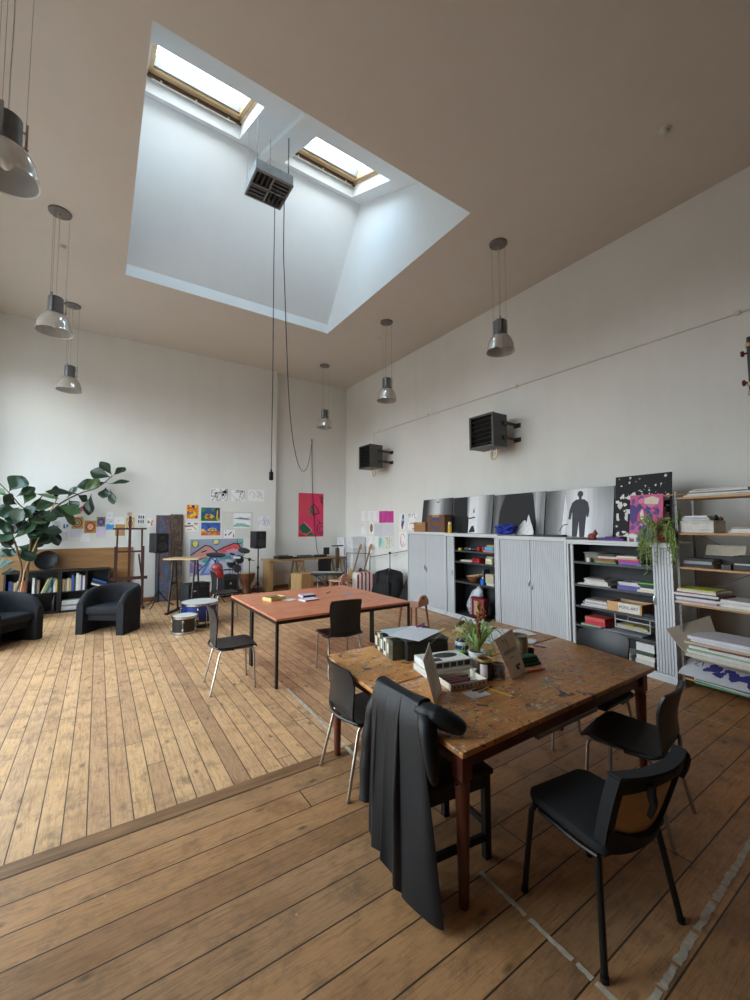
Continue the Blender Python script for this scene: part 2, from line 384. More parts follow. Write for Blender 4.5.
# ------------------------------------------------------------------ pendant lamps
M_CAN = mat((120, 114, 110), .5, .2); M_HOUS = mat((112, 113, 116), .45, .3)
def shade_mat():
    m, nt, b = new_mat('lamp_shade')
    v = objco(nt, (1, 1, 1)); n = noise(nt, v, 40, 2)
    r = ramp(nt, [(.35, rgb(204, 199, 193)), (.65, rgb(210, 206, 200))]); nt.links.new(n.outputs[0], r.inputs[0]); nt.links.new(r.outputs[0], b.inputs['Base Color'])
    b.inputs['Metallic'].default_value = .55; b.inputs['Roughness'].default_value = .12; b.inputs['Coat Weight'].default_value = .5; b.inputs['Coat Roughness'].default_value = .03
    return m
M_SHADE = shade_mat(); M_SHIN = mat((196, 193, 190), .35, .25, .05)
M_WIRE = mat((120, 114, 106), .5, .2); M_CORDW = mat((208, 200, 184), .6)
def make_lamp(label):
    t = thing('pendant_lamp', label, 'lamp', (0, 0, ZC), 0, 'industrial pendant lamps')
    MB().lathe([(0, -.034), (.02, -.036), (.10, -.034), (.128, -.022), (.132, 0)], 28).lathe([(0, -.046), (.012, -.044), (.014, -.034)], 10).build('canopy', M_CAN, t)
    MB().tube([(0, 0, -.03), (.003, 0, -.5), (-.002, .002, -.9), (0, 0, -1.2)], .0045, 6).build('cord', M_CORDW, t)
    for a in (20, 140, 260):
        x, y = math.cos(R(a)), math.sin(R(a))
        MB().tube([(x*.11, y*.11, -.03), (x*.105, y*.105, -1.2)], .0016, 4).build('suspension_wire', M_WIRE, t)
    h = MB().lathe([(0, -1.19), (.078, -1.19), (.086, -1.198), (.086, -1.4), (.1, -1.405), (.1, -1.42)], 28)
    h.build('housing', M_HOUS, t)
    for a in (20, 140, 260):
        b = MB(); M = Matrix.Rotation(R(a), 4, 'Z')
        b.box(.104, .116, -.012, .012, -1.40, -1.17, 0, M); b.box(.08, .112, -.006, .006, -1.25, -1.238, 0, M); b.box(.08, .125, -.005, .005, -1.37, -1.358, 0, M)
        b.build('bracket', STEEL, t)
    prof = [(.09, -1.412), (.112, -1.425), (.142, -1.455), (.168, -1.50), (.186, -1.555), (.197, -1.615), (.201, -1.655), (.206, -1.662)]
    inn = [(r-.005, z) for r, z in reversed(prof[1:-1])] + [(.085, -1.43)]
    s = MB().lathe(prof, 40, cap=False); k = len(s.f)
    s.lathe(prof[-1:] + inn, 40, 1, cap=False)
    sh = s.build('lamp_shade', [M_SHADE, M_SHIN], t)
    MB().ball((0, 0, -1.53), .045, .045, .07, 14, 8).cone((0, 0, -1.42), (0, 0, -1.48), .025).build('bulb', mat((225, 222, 214), .3), t)
    return t
lamps = [((-.655, 3.87), 'large-looking silver pendant lamp hanging nearest the camera, cut by the left edge'),
         ((-.57, 6.71), 'silver pendant lamp second from the camera in the left row, beside the skylight'),
         ((-.55, 9.5), 'silver pendant lamp farthest back in the left row, above the leafy plant'),
         ((4.82, 3.84), 'silver pendant lamp nearest the camera in the right row, above the silhouette photo panels'),
         ((4.81, 6.7), 'silver pendant lamp in the middle of the right row, between the two wall heaters'),
         ((4.80, 9.48), 'silver pendant lamp farthest back in the right row, above the pink poster')]
L0 = None
for (x, y), lab in lamps:
    if L0 is None: L0 = make_lamp(lab); L0.location = (x, y, ZC)
    else: dup(L0, (x, y, ZC), R(17*x), lab)

# ------------------------------------------------------------------ wall heaters
M_HEAT = mat((78, 77, 76), .45, .2); M_SLAT = mat((58, 57, 56), .4, .3); M_BRASS = mat((196, 168, 128), .35, .7)
def make_heater(label):
    t = thing('wall_heater', label, 'heater', (0, 0, 0), 0, 'fan heaters on the right wall')
    w, d, h = .36, .54, .58
    b = MB()   # open-fronted case: front is -X
    b.box(0, w, 0, .02, 0, h).box(0, w, d-.02, d, 0, h).box(0, w, .02, d-.02, 0, .02).box(0, w, .02, d-.02, h-.02, h).box(w-.02, w, .02, d-.02, .02, h-.02)
    b.box(-.012, .02, -.006, .035, -.006, h+.006).box(-.012, .02, d-.035, d+.006, -.006, h+.006).box(-.012, .02, .03, d-.03, -.006, .03).box(-.012, .02, .03, d-.03, h-.03, h+.006)
    for z in (.1, .3, .48):
        for x in (.06, .3): b.ball((x, -.001, z), .008, .004, .008, 8, 6)
    b.build('casing', M_HEAT, t)
    for i in range(6):
        z = .07 + i*.085
        M = Matrix.Translation((.02, 0, z)) @ Matrix.Rotation(R(32), 4, 'Y')
        MB().box(-.005, .075, .03, d-.03, -.004, .004, 0, M).build('slat', M_SLAT, t)
    MB().box(.10, .11, .02, d-.02, .02, h-.02).build('fan_guard', mat((24, 24, 24), .7), t)
    for z in (.16, .42):
        q = MB().box(w-.12, w+.28, -.03, -.012, z-.025, z+.025).box(w-.12, w-.04, -.014, .002, z-.04, z+.04).box(w+.262, w+.28, -.08, .06, z-.04, z+.04).box(w-.12, w+.28, d+.012, d+.03, z-.025, z+.025).box(w+.262, w+.28, d-.05, d+.08, z-.04, z+.04)
        q.build('bracket', M_SLAT, t)
    p = MB().tube([(.22, .12, .01), (.22, .12, -.16), (.22, .16, -.2), (.22, .22, -.2), (.22, .24, -.16), (.22, .24, .01)], .012, 8)
    p.cone((.22, .24, -.06), (.22, .24, -.14), .024)
    p.build('pipe', M_BRASS, t)
    return t
h1 = make_heater('dark grey fan heater above the four photo panels, nearer the camera'); h1.location = (5.57, 4.62, 3.07)
dup(h1, (5.57, 8.45, 3.155), 0, 'dark grey fan heater nearest the back corner, above the small drawings')
# valve manifold at the right edge of the view
v = thing('valve_manifold', 'dark upright pipe with red valve knobs on the right wall at the picture edge', 'pipe valves', (6.1, 1.385, 3.2))
MB().tube([(0, 0, -.02), (0, 0, .64)], .03, 10).tube([(0, 0, .06), (.11, 0, .06)], .02, 8).tube([(0, 0, .52), (.11, 0, .52)], .02, 8).build('pipe', mat((62, 60, 58), .5, .3), v)
for z in (.46, .12):
    MB().cone((0, 0, z), (-.02, .06, z), .012, .012, 8).lathe([(0, -.012), (.032, -.012), (.036, 0), (.032, .012), (0, .012)], 12, 0, (0, 0, 0), Matrix.Translation((-.02, .065, z)) @ Matrix.Rotation(R(90), 4, 'X')).build('valve_knob', mat((112, 34, 34), .5), v)
for z in (.55, .1, .0):
    MB().lathe([(.02, -.02), (.042, -.02), (.042, .02), (.02, .02)], 10, 0, (0, 0, z)).build('fitting', M_BRASS, v)

# ------------------------------------------------------------------ louvre unit in the skylight and its cords
u = thing('hanging_louvre_unit', 'square grey louvre unit hung on wires inside the skylight', 'hanging unit', (1.9, 5.585, 6.6))
M_UW = mat((196, 208, 216), .35, .5); M_UD = mat((96, 96, 98), .4, .5)
b = MB()
for a0, a1, b0, b1 in ((-.27, .27, -.265, -.25), (-.27, .27, .25, .265), (-.27, -.255, -.25, .25), (.255, .27, -.25, .25)): b.box(a0, a1, b0, b1, 0, .15)
b.box(-.255, .255, -.25, .25, .14, .15); b.build('casing', M_UW, u)
f = MB()
for a0, a1, b0, b1 in ((-.275, .275, -.27, -.245), (-.275, .275, .245, .27), (-.275, -.25, -.245, .245), (.25, .275, -.245, .245), (-.012, .012, -.245, .245), (-.25, .25, -.012, .012)): f.box(a0, a1, b0, b1, -.012, .006)
f.build('frame', mat((142, 138, 134), .4, .4), u)
for qx, qy, ax in ((-1, 1, 0), (1, -1, 0), (-1, -1, 1), (1, 1, 1)):
    for k in range(3):
        o_ = .055 + k*.07
        if ax == 0: m_ = MB().box(min(qx*.015, qx*.25), max(qx*.015, qx*.25), qy*o_-.02, qy*o_+.015, 0, .06)
        else: m_ = MB().box(qx*o_-.006, qx*o_+.006, min(qy*.015, qy*.25), max(qy*.015, qy*.25), 0, .07)
        m_.build('louvre', M_UD, u)
MB().box(-.25, .25, -.245, .245, .07, .075).build('backing', mat((40, 40, 42), .5), u)
MB().rbox(-.06, .03, .0, .1, .15, .26, .008, 1).build('junction_box', mat((214, 204, 182), .5), u)
MB().rbox(.08, .24, -.2, -.02, .15, .2, .01, 1).rbox(-.22, -.08, .08, .2, .15, .2, .01, 1).build('ballast', mat((120, 126, 132), .35, .3), u)
for x, y in ((-.25, .24), (-.25, -.24), (.1, .24)):
    zt = RZ + SL*(5.585+y-RY) - 6.6
    MB().tube([(x, y, .14), (x, y, zt)], .003, 5).ball((x, y, .16), .012, mi=0).build('hanging_wire', mat((110, 112, 114), .4, .6), u)
zt = RZ + SL*(5.585-.2-RY) - 6.6
ch = MB(); k = 0; z = .19
while z < zt:
    ch.tube([(.22 + .008*math.cos(t)*(k % 2), -.2 + .008*math.cos(t)*((k+1) % 2), z+.014*math.sin(t)) for t in [2*PI*i/8 for i in range(8)]], .0035, 4, 0, True); z += .021; k += 1
ch.build('chain', mat((40, 42, 46), .5, .3), u)
M_CORD = mat((46, 48, 50), .6)
o = thing('power_cord', 'long straight grey cord hanging from the skylight unit, plug at its end', 'cord', (1.965, 5.5, 2.35))
MB().tube([(0, 0, .1), (.004, 0, 1.5), (-.004, 0, 3), (0, 0, 4.27)], .006, 6).build('cable', M_CORD, o)
MB().rbox(-.028, .028, -.022, .022, -.02, .1, .01, 2).cone((0, 0, .1), (0, 0, .14), .016, .008, 10).build('plug', BLACK, o)
def smooth_path(P, k=6):
    P = [Vector(p) for p in P]; out = []
    for i in range(len(P)-1):
        p0, p1, p2, p3 = P[max(i-1, 0)], P[i], P[i+1], P[min(i+2, len(P)-1)]
        for j in range(k):
            t = j/k
            out.append(.5*((2*p1) + (p2-p0)*t + (2*p0-5*p1+4*p2-p3)*t*t + (3*p1-p0-3*p2+p3)*t**3))
    out.append(P[-1]); return out
w_ = MB().tube(smooth_path([(2.144, 5.6, 6.6), (2.2, 5.75, 5.9), (2.258, 5.845, 5.494), (2.398, 6.09, 4.671), (2.579, 6.405, 3.805), (2.864, 6.904, 3.247), (3.267, 7.607, 2.95), (3.8, 8.55, 2.93), (4.3, 9.4, 3.2), (4.784, 10.253, 3.781), (5.0, 10.65, 4.15), (5.055, 10.78, 4.185), (5.06, 10.785, 4.1), (5.08, 10.785, 3.0), (5.14, 10.785, 2.0), (5.2, 10.74, 1.15), (5.19, 10.62, .93), (5.17, 10.5, .851), (5.12, 10.4, .8505)]), .007, 6)
tag(w_.build('extension_cable', M_CORD), 'dark cable looping from the skylight unit to a hook above the pink poster', 'cable')
o = thing('wall_hook', 'small hook on the back wall holding the looped cable', 'hook', (5.055, YR, 4.17))
MB().tube([(0, 0, 0), (0, -.035, -.005), (0, -.04, .02)], .005, 6).cone((0, 0, 0), (0, -.006, 0), .014).build('hook', STEEL, o)
# ------------------------------------------------------------------ drawings, posters and paintings
def circ(u, v, r, n=14, asp=1.0, a0=0, a1=360):
    return [(u + r*math.cos(R(a0+(a1-a0)*i/n)), v + r*asp*math.sin(R(a0+(a1-a0)*i/n))) for i in range(n if a1-a0 == 360 else n+1)]
def blob(u, v, r, n=9, asp=1.0, j=.3, rnd=random):
    return [(u + r*rnd.uniform(1-j, 1+j)*math.cos(2*PI*i/n), v + asp*r*rnd.uniform(1-j, 1+j)*math.sin(2*PI*i/n)) for i in range(n)]
def clampp(p): return [(min(.995, max(.005, u)), min(.995, max(.005, v))) for u, v in p]
def tri_fan(pts):
    return [pts]
class Art:
    """a sheet with flat painted shapes on its front; u runs to the right and v upwards as one faces it"""
    def __init__(s, w, h, bg, thick=.003, side=None):
        s.w, s.h, s.t = w, h, thick; s.mb = MB(); s.mats = [mat(bg, .75, 0, .05, 9)]; s.k = 0
        s.mb.box(0, w, 0, thick, 0, h)
    def _mi(s, c):
        m = mat(c, .7, 0, .08, 18) if isinstance(c, tuple) else c
        if m not in s.mats: s.mats.append(m)
        return s.mats.index(m)
    def poly(s, c, pts):
        s.k += 1; y = -.0006 - .00012*s.k; pts = clampp(pts)
        bm = bmesh.new(); vs = [bm.verts.new((u*s.w, y, v*s.h)) for u, v in pts]
        try:
            f = bm.faces.new(vs); bmesh.ops.triangulate(bm, faces=[f])
        except Exception: pass
        s.mb.frombm(bm, s._mi(c)); return s
    def stroke(s, c, pts, wd):
        s.k += 1; y = -.0006 - .00012*s.k; P = [Vector((u*s.w, v*s.h)) for u, v in clampp(pts)]
        L, Rr = [], []
        for i, p in enumerate(P):
            d = (P[min(i+1, len(P)-1)] - P[max(i-1, 0)]);
            d = d.normalized() if d.length > 1e-9 else Vector((1, 0)); nn = Vector((-d.y, d.x))*wd*s.h/2
            L.append(p+nn); Rr.append(p-nn)
        cl = lambda q: (min(s.w, max(0, q.x)), y, min(s.h, max(0, q.y)))
        s.mb.add([cl(q) for q in L] + [cl(q) for q in Rr], [(i, i+1, len(P)+i+1, len(P)+i) for i in range(len(P)-1)], s._mi(c)); return s
    def scribble(s, c, n, wd, box=(0.05, .05, .95, .95), step=.16, seed=1, ln=7):
        rnd = random.Random(seed)
        for _ in range(n):
            u, v, a = rnd.uniform(box[0], box[2]), rnd.uniform(box[1], box[3]), rnd.uniform(0, 6.28); P = [(u, v)]
            for _ in range(ln):
                a += rnd.uniform(-1.1, 1.1); u = min(box[2], max(box[0], u + step*math.cos(a)*.6)); v = min(box[3], max(box[1], v + step*math.sin(a))); P.append((u, v))
            s.stroke(c, P, wd*rnd.uniform(.6, 1.4))
        return s
    def blobs(s, cols, n, r, seed=1, asp=1.0, box=(.05, .05, .95, .95), j=.35):
        rnd = random.Random(seed)
        for _ in range(n): s.poly(rnd.choice(cols), blob(rnd.uniform(box[0], box[2]), rnd.uniform(box[1], box[3]), r*rnd.uniform(.5, 1.4), 8, asp, j, rnd))
        return s
    def build(s, name, label, cat, loc, rz=0, group=None, tilt=0, roll=0, parent=None):
        o = s.mb.build(name, s.mats, parent, smooth=0); o.location = loc; o.rotation_euler = (tilt, roll, rz)
        return tag(o, label, cat, group)
def back(name, x0, x1, z0, z1, bg, label, group, cat='drawing', yw=YB, roll=0):
    a = Art(x1-x0, z1-z0, bg); a.pl = (name, label, cat, (x0, yw-.0045, z0), 0, group, 0, roll); return a
def right(name, ya, yb, z0, z1, bg, label, group, cat='drawing'):
    a = Art(ya-yb, z1-z0, bg); a.pl = (name, label, cat, (X1-.0045, ya, z0), -PI/2, group, 0, 0); return a
def put(a): n, l, c, loc, rz, g, t, ro = a.pl; return a.build(n, l, c, loc, rz, g, t, ro)
WH = (244, 244, 243); INK = (38, 38, 42)
G = 'ink sketches in a row on the back wall'
a = back('ink_drawing', 2.26, 2.68, 2.32, 2.63, WH, 'white sheet with dense black ink sketch, first of the three in the high row', G)
a.scribble(INK, 16, .028, seed=3, ln=5, step=.2).poly(INK, blob(.82, .72, .13)).poly(INK, blob(.7, .5, .09)).poly((120, 120, 124), blob(.3, .6, .1)); put(a)
a = back('ink_drawing', 2.76, 3.10, 2.315, 2.61, WH, 'white sheet with a light black scribble, middle of the three in the high row', G)
a.scribble(INK, 9, .022, seed=5, ln=6).scribble((120, 120, 124), 5, .03, seed=8); put(a)
a = back('ink_drawing', 3.175, 3.6, 2.33, 2.633, WH, 'white sheet with a few thin curved lines, last of the three in the high row', G)
a.stroke(INK, [(.1, .6), (.18, .85), (.35, .8), (.42, .55), (.36, .3)], .02).scribble((90, 90, 95), 4, .016, (.5, .3, .95, .85), seed=4); put(a)
G = 'colourful paintings on the back wall'
a = back('painting', 1.73, 1.985, 1.875, 2.205, (236, 140, 30), 'upright orange and yellow painting of round shapes', G, 'painting')
a.blobs([(246, 200, 40), (250, 214, 70), (226, 96, 36)], 14, .17, 2, .8).blobs([(40, 52, 130), (120, 70, 140), (60, 130, 160)], 7, .1, 5, .8).poly((40, 40, 120), circ(.55, .88, .13, 12, .8)); put(a)
a = back('painting', 2.05, 2.49, 1.82, 2.147, (52, 90, 150), 'green and blue landscape painting directly above the blue one', G, 'painting')
a.poly((46, 120, 66), [(0, 0), (1, 0), (1, .35), (.6, .3), (.3, .42), (0, .38)]).blobs([(120, 180, 60), (170, 200, 70), (70, 140, 70)], 9, .16, 6).blobs([(230, 180, 50), (190, 50, 60)], 8, .09, 7).poly((60, 40, 110), [(.72, .3), (.95, .3), (.95, .98), (.75, .95)]).poly((235, 190, 60), [(.8, .2), (.88, .2), (.9, .85), (.83, .8)]).scribble((30, 40, 70), 5, .03, seed=2); put(a)
a = back('painting', 2.06, 2.505, 1.467, 1.779, (62, 104, 190), 'bright blue painting of a domed house, lower of the two wide ones', G, 'painting')
a.poly((210, 110, 60), [(0, 0), (1, 0), (1, .3), (.7, .38), (.4, .25), (0, .3)]).poly((226, 190, 110), circ(.58, .35, .25, 12, 1, 0, 180)).poly((70, 120, 80), circ(.6, .4, .13, 10, 1, 0, 180)).blobs([(230, 150, 60), (200, 60, 50), (240, 220, 160)], 10, .1, 9, 1, (.05, .05, .95, .5)).scribble((40, 40, 90), 5, .03, seed=12); put(a)
a = back('painting', 1.69, 2.005, 1.565, 1.805, (242, 239, 233), 'small white painting with red stripes and a blue spot', G, 'painting')
a.poly((150, 50, 44), [(0, .45), (.6, .52), (.6, .62), (0, .6)]).poly((52, 70, 170), blob(.3, .8, .12, 8, .7)).poly((196, 150, 100), blob(.78, .78, .16, 8, .7)).stroke((60, 50, 60), [(.6, .5), (.85, .15)], .05).stroke((190, 70, 60), [(.2, .2), (.5, .22)], .05); put(a)
a = back('landscape_sheet', 2.545, 3.30, 1.39, 2.05, (219, 217, 211), 'large cream sheet holding a small green and grey wave picture', G, 'painting')
a.poly((245, 246, 247), [(.37, .38), (.94, .38), (.94, .96), (.37, .96)]).poly((150, 196, 182), [(.37, .5), (.5, .58), (.7, .56), (.93, .47), (.93, .4), (.6, .44), (.37, .42)]).poly((150, 150, 170), [(.37, .74), (.6, .8), (.93, .72), (.93, .68), (.6, .72)]).stroke((60, 60, 80), [(.38, .75), (.6, .73), (.92, .78)], .02).stroke((190, 184, 160), [(.01, .99), (.99, .99), (.99, .01)], .012); put(a)
a = back('drawing', 3.45, 3.785, 1.59, 1.955, (242, 240, 244), 'white sheet of small lilac scribbles above the speaker by the pier edge', G)
a.scribble((130, 110, 160), 12, .014, seed=21, step=.1).scribble((170, 150, 190), 8, .012, seed=25, step=.1); put(a)
a = back('drawing', 2.595, 2.864, 1.394, 1.604, (243, 241, 241), 'small white sheet with dark brush strokes above the mountain painting', G, yw=YB-.004)
a.stroke((40, 36, 60), [(.4, .35), (.6, .6), (.68, .72)], .12).poly((96, 36, 70), [(.08, .3), (.2, .28), (.22, .5), (.1, .5)]).poly((60, 40, 100), [(.82, .1), (.93, .1), (.92, .45), (.84, .45)]).poly((40, 40, 80), circ(.15, .85, .05)); put(a)
# the large mountain picture
a = back('mountain_painting', 1.825, 3.075, .50, 1.375, (158, 168, 190), 'large painting of pink and red mountains with a blue river', None, 'painting')
a.poly((188, 192, 206), [(0, .0), (1, 0), (1, .3), (0, .45)])
a.poly((212, 152, 146), [(.02, .58), (.25, .83), (.33, .85), (.48, .66), (.35, .56), (.2, .5)])
a.poly((228, 92, 92), [(.48, .68), (.6, .76), (.8, .88), (.88, .88), (.98, .7), (.8, .66), (.6, .6)]).poly((230, 150, 180), [(.66, .66), (.78, .72), (.95, .7), (.85, .62), (.7, .6)])
a.poly((70, 164, 158), [(.2, .4), (.36, .5), (.34, .38), (.26, .34)]).poly((90, 150, 160), [(.5, .55), (.75, .52), (.78, .42), (.55, .42)])
a.poly((142, 116, 170), [(.0, .1), (.14, .06), (.24, .28), (.05, .4), (0, .36)]); 
for i in range(5): a.stroke((200, 180, 214), [(.02+i*.04, .36-i*.03), (.18+i*.02, .2-i*.03)], .012)
a.poly((98, 132, 200), [(.18, .02), (.62, .02), (.5, .5), (.36, .52)])
for i in range(9): a.stroke((214, 224, 240), [(.27+i*.03, .06), (.34+i*.018, .25), (.40+i*.008, .46)], .014)
a.stroke(INK, [(.01, .57), (.14, .7), (.27, .83), (.36, .8), (.5, .62), (.52, .58)], .03).stroke(INK, [(.46, .65), (.62, .76), (.82, .87), (.9, .85), (.98, .66)], .03).stroke(INK, [(.1, .04), (.28, .3), (.38, .5)], .025).stroke(INK, [(.2, .64), (.3, .69)], .03).stroke(INK, [(.35, .55), (.5, .6), (.6, .56)], .022)
for u, v, c in ((.09, .87, (226, 222, 120)), (.47, .92, (224, 222, 150)), (.93, .94, (110, 190, 180))):
    a.poly(INK, blob(u, v, .067, 9, 1.4, .12)).poly(c, blob(u, v, .055, 9, 1.4, .14))
for u, v in ((.74, .72), (.86, .73)): a.poly(INK, circ(u, v, .012, 8, 1.4))
put(a)
# sheets left of the easel
G = 'small sheets pinned left of the easel'
GOLD = (188, 150, 66)
def mandala(x0, x1, z0, z1, cols, label, bg=GOLD, name='mandala_sheet'):
    a = back(name, x0, x1, z0, z1, bg, label, G)
    for r, c in zip((.38, .29, .2, .1), cols):
        a.poly(c, [(.5 + r*(1+.1*(i % 2))*math.cos(2*PI*i/20), .5 + r*(1+.1*(i % 2))*math.sin(2*PI*i/20)) for i in range(20)])
    put(a)
mandala(-.47, -.274, 1.645, 1.894, [(150, 50, 60), (196, 168, 120), (110, 96, 90), (200, 190, 150)], 'gold sheet with red and grey ring pattern, partly under plant leaves')
mandala(-.25, -.044, 1.553, 1.816, [(160, 50, 70), (226, 130, 100), (240, 200, 160), (236, 170, 80)], 'gold sheet with pink and orange ring pattern, between two other sheets')
mandala(-.039, .113, 1.686, 1.894, [(90, 80, 110), (50, 80, 160), (150, 130, 140), (70, 140, 200)], 'small grey sheet with a blue ring pattern above the lilac sheet', (150, 130, 116))
mandala(.301, .483, 1.488, 1.735, [(200, 160, 80), (176, 120, 150), (206, 170, 110), (190, 130, 160)], 'gold sheet with faint mauve ring behind the easel crossbar')
mandala(.50, .66, 1.62, 1.89, [(224, 210, 190), (180, 70, 60), (236, 170, 110), (200, 120, 80)], 'gold and cream sheet with red ring beside the easel mast', (206, 176, 100))
mandala(.50, .62, 1.905, 2.02, [(210, 196, 180), (180, 120, 110), (230, 200, 170), (150, 110, 120)], 'tiny round pattern sheet above the easel mast', (224, 220, 216))
a = back('paper_sheet', -.041, .12, 1.453, 1.679, (220, 210, 230), 'plain lilac sheet below the blue ring sheet', G, 'paper'); put(a)
a = back('drawing', .129, .275, 1.623, 1.85, (222, 228, 236), 'white sheet with bright blue painted lower half', G); a.poly((70, 160, 220), [(0, 0), (1, 0), (1, .5), (.6, .45), (.3, .55), (0, .5)]).stroke(INK, [(.4, .75), (.7, .78)], .04); put(a)
a = back('drawing', -.388, -.222, 1.912, 2.126, (226, 224, 226), 'white sheet with blue, red and yellow patches just below the leaves', G); a.blobs([(50, 60, 140), (190, 70, 80), (220, 180, 60), (40, 50, 110)], 11, .12, 17); put(a)
a = back('drawing', -.79, -.66, 1.66, 1.805, (206, 204, 206), 'grey pencil sheet nearest the plant stem', G); a.blobs([(90, 88, 92), (130, 128, 132)], 7, .14, 31); put(a)
a = back('drawing', -.61, -.494, 1.64, 1.764, (222, 224, 228), 'small white sheet with blue and teal marks', G); a.blobs([(50, 60, 140), (60, 150, 170), (70, 70, 150)], 6, .13, 33); put(a)
for x0, x1, z0, z1, c, l in ((-.489, -.295, 1.473, 1.639, (214, 214, 228), 'pale violet blank sheet below the first gold sheet'), (-.307, -.145, 1.371, 1.542, (243, 243, 244), 'blank white sheet, lowest of the pinned sheets'), (-.652, -.527, 1.405, 1.579, (202, 202, 208), 'pale grey blank sheet left of the violet one'), (.122, .243, 1.856, 2.012, (243, 244, 245), 'white sheet with tiny dark marks above the bright blue one'), (.272, .458, 1.74, 1.897, (243, 242, 243), 'white sheet with one small dot above the mauve ring sheet'), (.52, .63, 1.38, 1.59, (243, 243, 244), 'narrow white sheet behind the easel mast')):
    a = back('paper_sheet', x0, x1, z0, z1, c, l, G, 'paper')
    if 'marks' in l or 'dot' in l: a.scribble((90, 90, 120), 2 if 'marks' in l else 1, .03, (.3, .3, .8, .8), .06, 4, 4)
    put(a)
a = back('drawing', .717, .855, 1.731, 1.969, (242, 242, 243), 'white sheet with rows of small dark figures right of the easel', G)
for i in range(3):
    for j in range(2): a.poly((60, 58, 72), blob(.2+i*.3, .3+j*.42, .11, 8, 1.6)).stroke((60, 58, 72), [(.2+i*.3, .1+j*.42), (.2+i*.3, .45+j*.42)], .05)
put(a)
a = back('drawing', .904, 1.037, 1.676, 1.88, (243, 240, 236), 'white sheet with an orange and yellow butterfly shape beside the tall boards', G)
a.poly((226, 150, 50), [(.5, .5), (.9, .9), (.95, .5)]).poly((110, 90, 120), [(.5, .5), (.1, .8), (.1, .4)]).poly((200, 90, 60), [(.5, .5), (.7, .1), (.9, .35)]); put(a)
# pink poster in the recess
a = Art(.78, 1.245, (226, 60, 104)); 
for i in range(7): a.stroke([(220, 76, 92), (210, 88, 84), (226, 72, 104)][i % 3], [(.05+i*.065, .98), (.06+i*.062+.01*(i % 2), .7), (.05+i*.06, .40+.06*(i % 3))], .022+.008*(i % 2))
a.poly((150, 110, 96), [(.38, .6), (.52, .76), (.68, .62), (.58, .5), (.44, .48)]).stroke((60, 40, 44), [(.46, .62), (.6, .76), (.78, .62), (.84, .54), (.6, .5), (.48, .6)], .022).stroke((70, 44, 50), [(.52, .72), (.62, .52)], .022)
a.poly((40, 96, 66), [(.03, .2), (.08, .27), (.22, .32), (.5, .15), (.36, .06), (.14, .08)]).poly((30, 110, 70), [(.28, .02), (.5, .1), (.66, .02)]).stroke((190, 150, 110), [(.52, .14), (.34, .06), (.1, .08)], .014).stroke((240, 170, 180), [(.23, .33), (.54, .14)], .016)
a.stroke((90, 40, 70), circ(.9, .18, .16, 16, .8, 60, 330), .022).stroke((110, 50, 80), circ(.92, .17, .09, 12, .8, 20, 340), .02).poly((96, 52, 52), [(.86, .82), (.99, .72), (.99, .78), (.9, .86)]).poly((176, 40, 60), [(.8, .92), (.99, .8), (.99, .97)])
a.poly((190, 40, 50), [(0, 0), (.3, 0), (.16, .06), (.03, .09)]).scribble((120, 30, 60), 6, .01, (.4, .3, .9, .6), .08, 6, 5)
a.build('pink_poster', 'large pink and red painted poster with a green leaf shape', 'poster', (4.668, YR-.0045, 1.386))
# sheets on the right wall beyond the cabinets
G = 'small drawings on the right wall beyond the cabinets'
def rw(ya, yb, z0, z1, c, label, fn=None, name='drawing', cat='drawing'):
    a = right(name, ya, yb, z0, z1, c, label, G, cat)
    if fn: fn(a)
    put(a)
PW = (242, 241, 239)
for i, (ya, yb, z0, z1) in enumerate(((9.92, 9.63, 1.825, 2.105), (9.58, 9.33, 1.825, 2.10), (9.30, 9.06, 1.82, 2.09))):
    rw(ya, yb, z0, z1, PW, 'white sheet with a thin pencil line, %s in the top row on the right wall' % NTH[i], lambda a: a.stroke((150, 150, 150), [(.8, .1), (.82, .9)], .02))
rw(9.01, 8.86, 1.77, 2.08, (198, 60, 150), 'magenta sheet, first of the three side by side'); rw(8.85, 8.63, 1.77, 2.08, (202, 66, 154), 'magenta sheet, middle of the three side by side'); rw(8.62, 8.37, 1.77, 2.07, (198, 62, 150), 'magenta sheet, last of the three, nearest the blue figure')
rw(9.92, 9.67, 1.47, 1.785, PW, 'white sheet with a red scribble at the corner end of the middle row', lambda a: a.scribble((200, 80, 90), 4, .03, (.1, .4, .8, .9), .14, 3))
rw(9.5, 9.28, 1.47, 1.795, PW, 'white sheet with a brown oval portrait', lambda a: a.poly((110, 76, 50), circ(.5, .5, .3, 14, 1.2)).poly((170, 130, 90), circ(.5, .5, .14, 10, 1.6)))
rw(9.25, 8.83, 1.42, 1.753, (212, 210, 216), 'pale lilac sheet next to the brown oval portrait', None, 'paper_sheet', 'paper'); rw(8.805, 8.37, 1.43, 1.751, (214, 212, 218), 'pale lilac sheet directly below the last magenta sheet', None, 'paper_sheet', 'paper')
for i, (ya, yb) in enumerate(((9.866, 9.605), (9.554, 9.304), (9.279, 9.063))):
    rw(ya, yb, 1.115+.003*i, 1.395+.003*i, PW, 'white sheet with faint grey strokes, %s in the bottom row on the right wall' % NTH[i], lambda a: a.scribble((180, 180, 184), 2, .015, seed=3))
rw(9.035, 8.822, 1.106, 1.42, (200, 222, 218), 'white sheet with a teal wash in the bottom row', lambda a: a.blobs([(100, 190, 180), (130, 200, 190)], 5, .22, 4))
rw(8.795, 8.589, 1.104, 1.40, (224, 224, 210), 'white sheet with yellow green strokes in the bottom row', lambda a: a.scribble((170, 180, 90), 5, .04, seed=6))
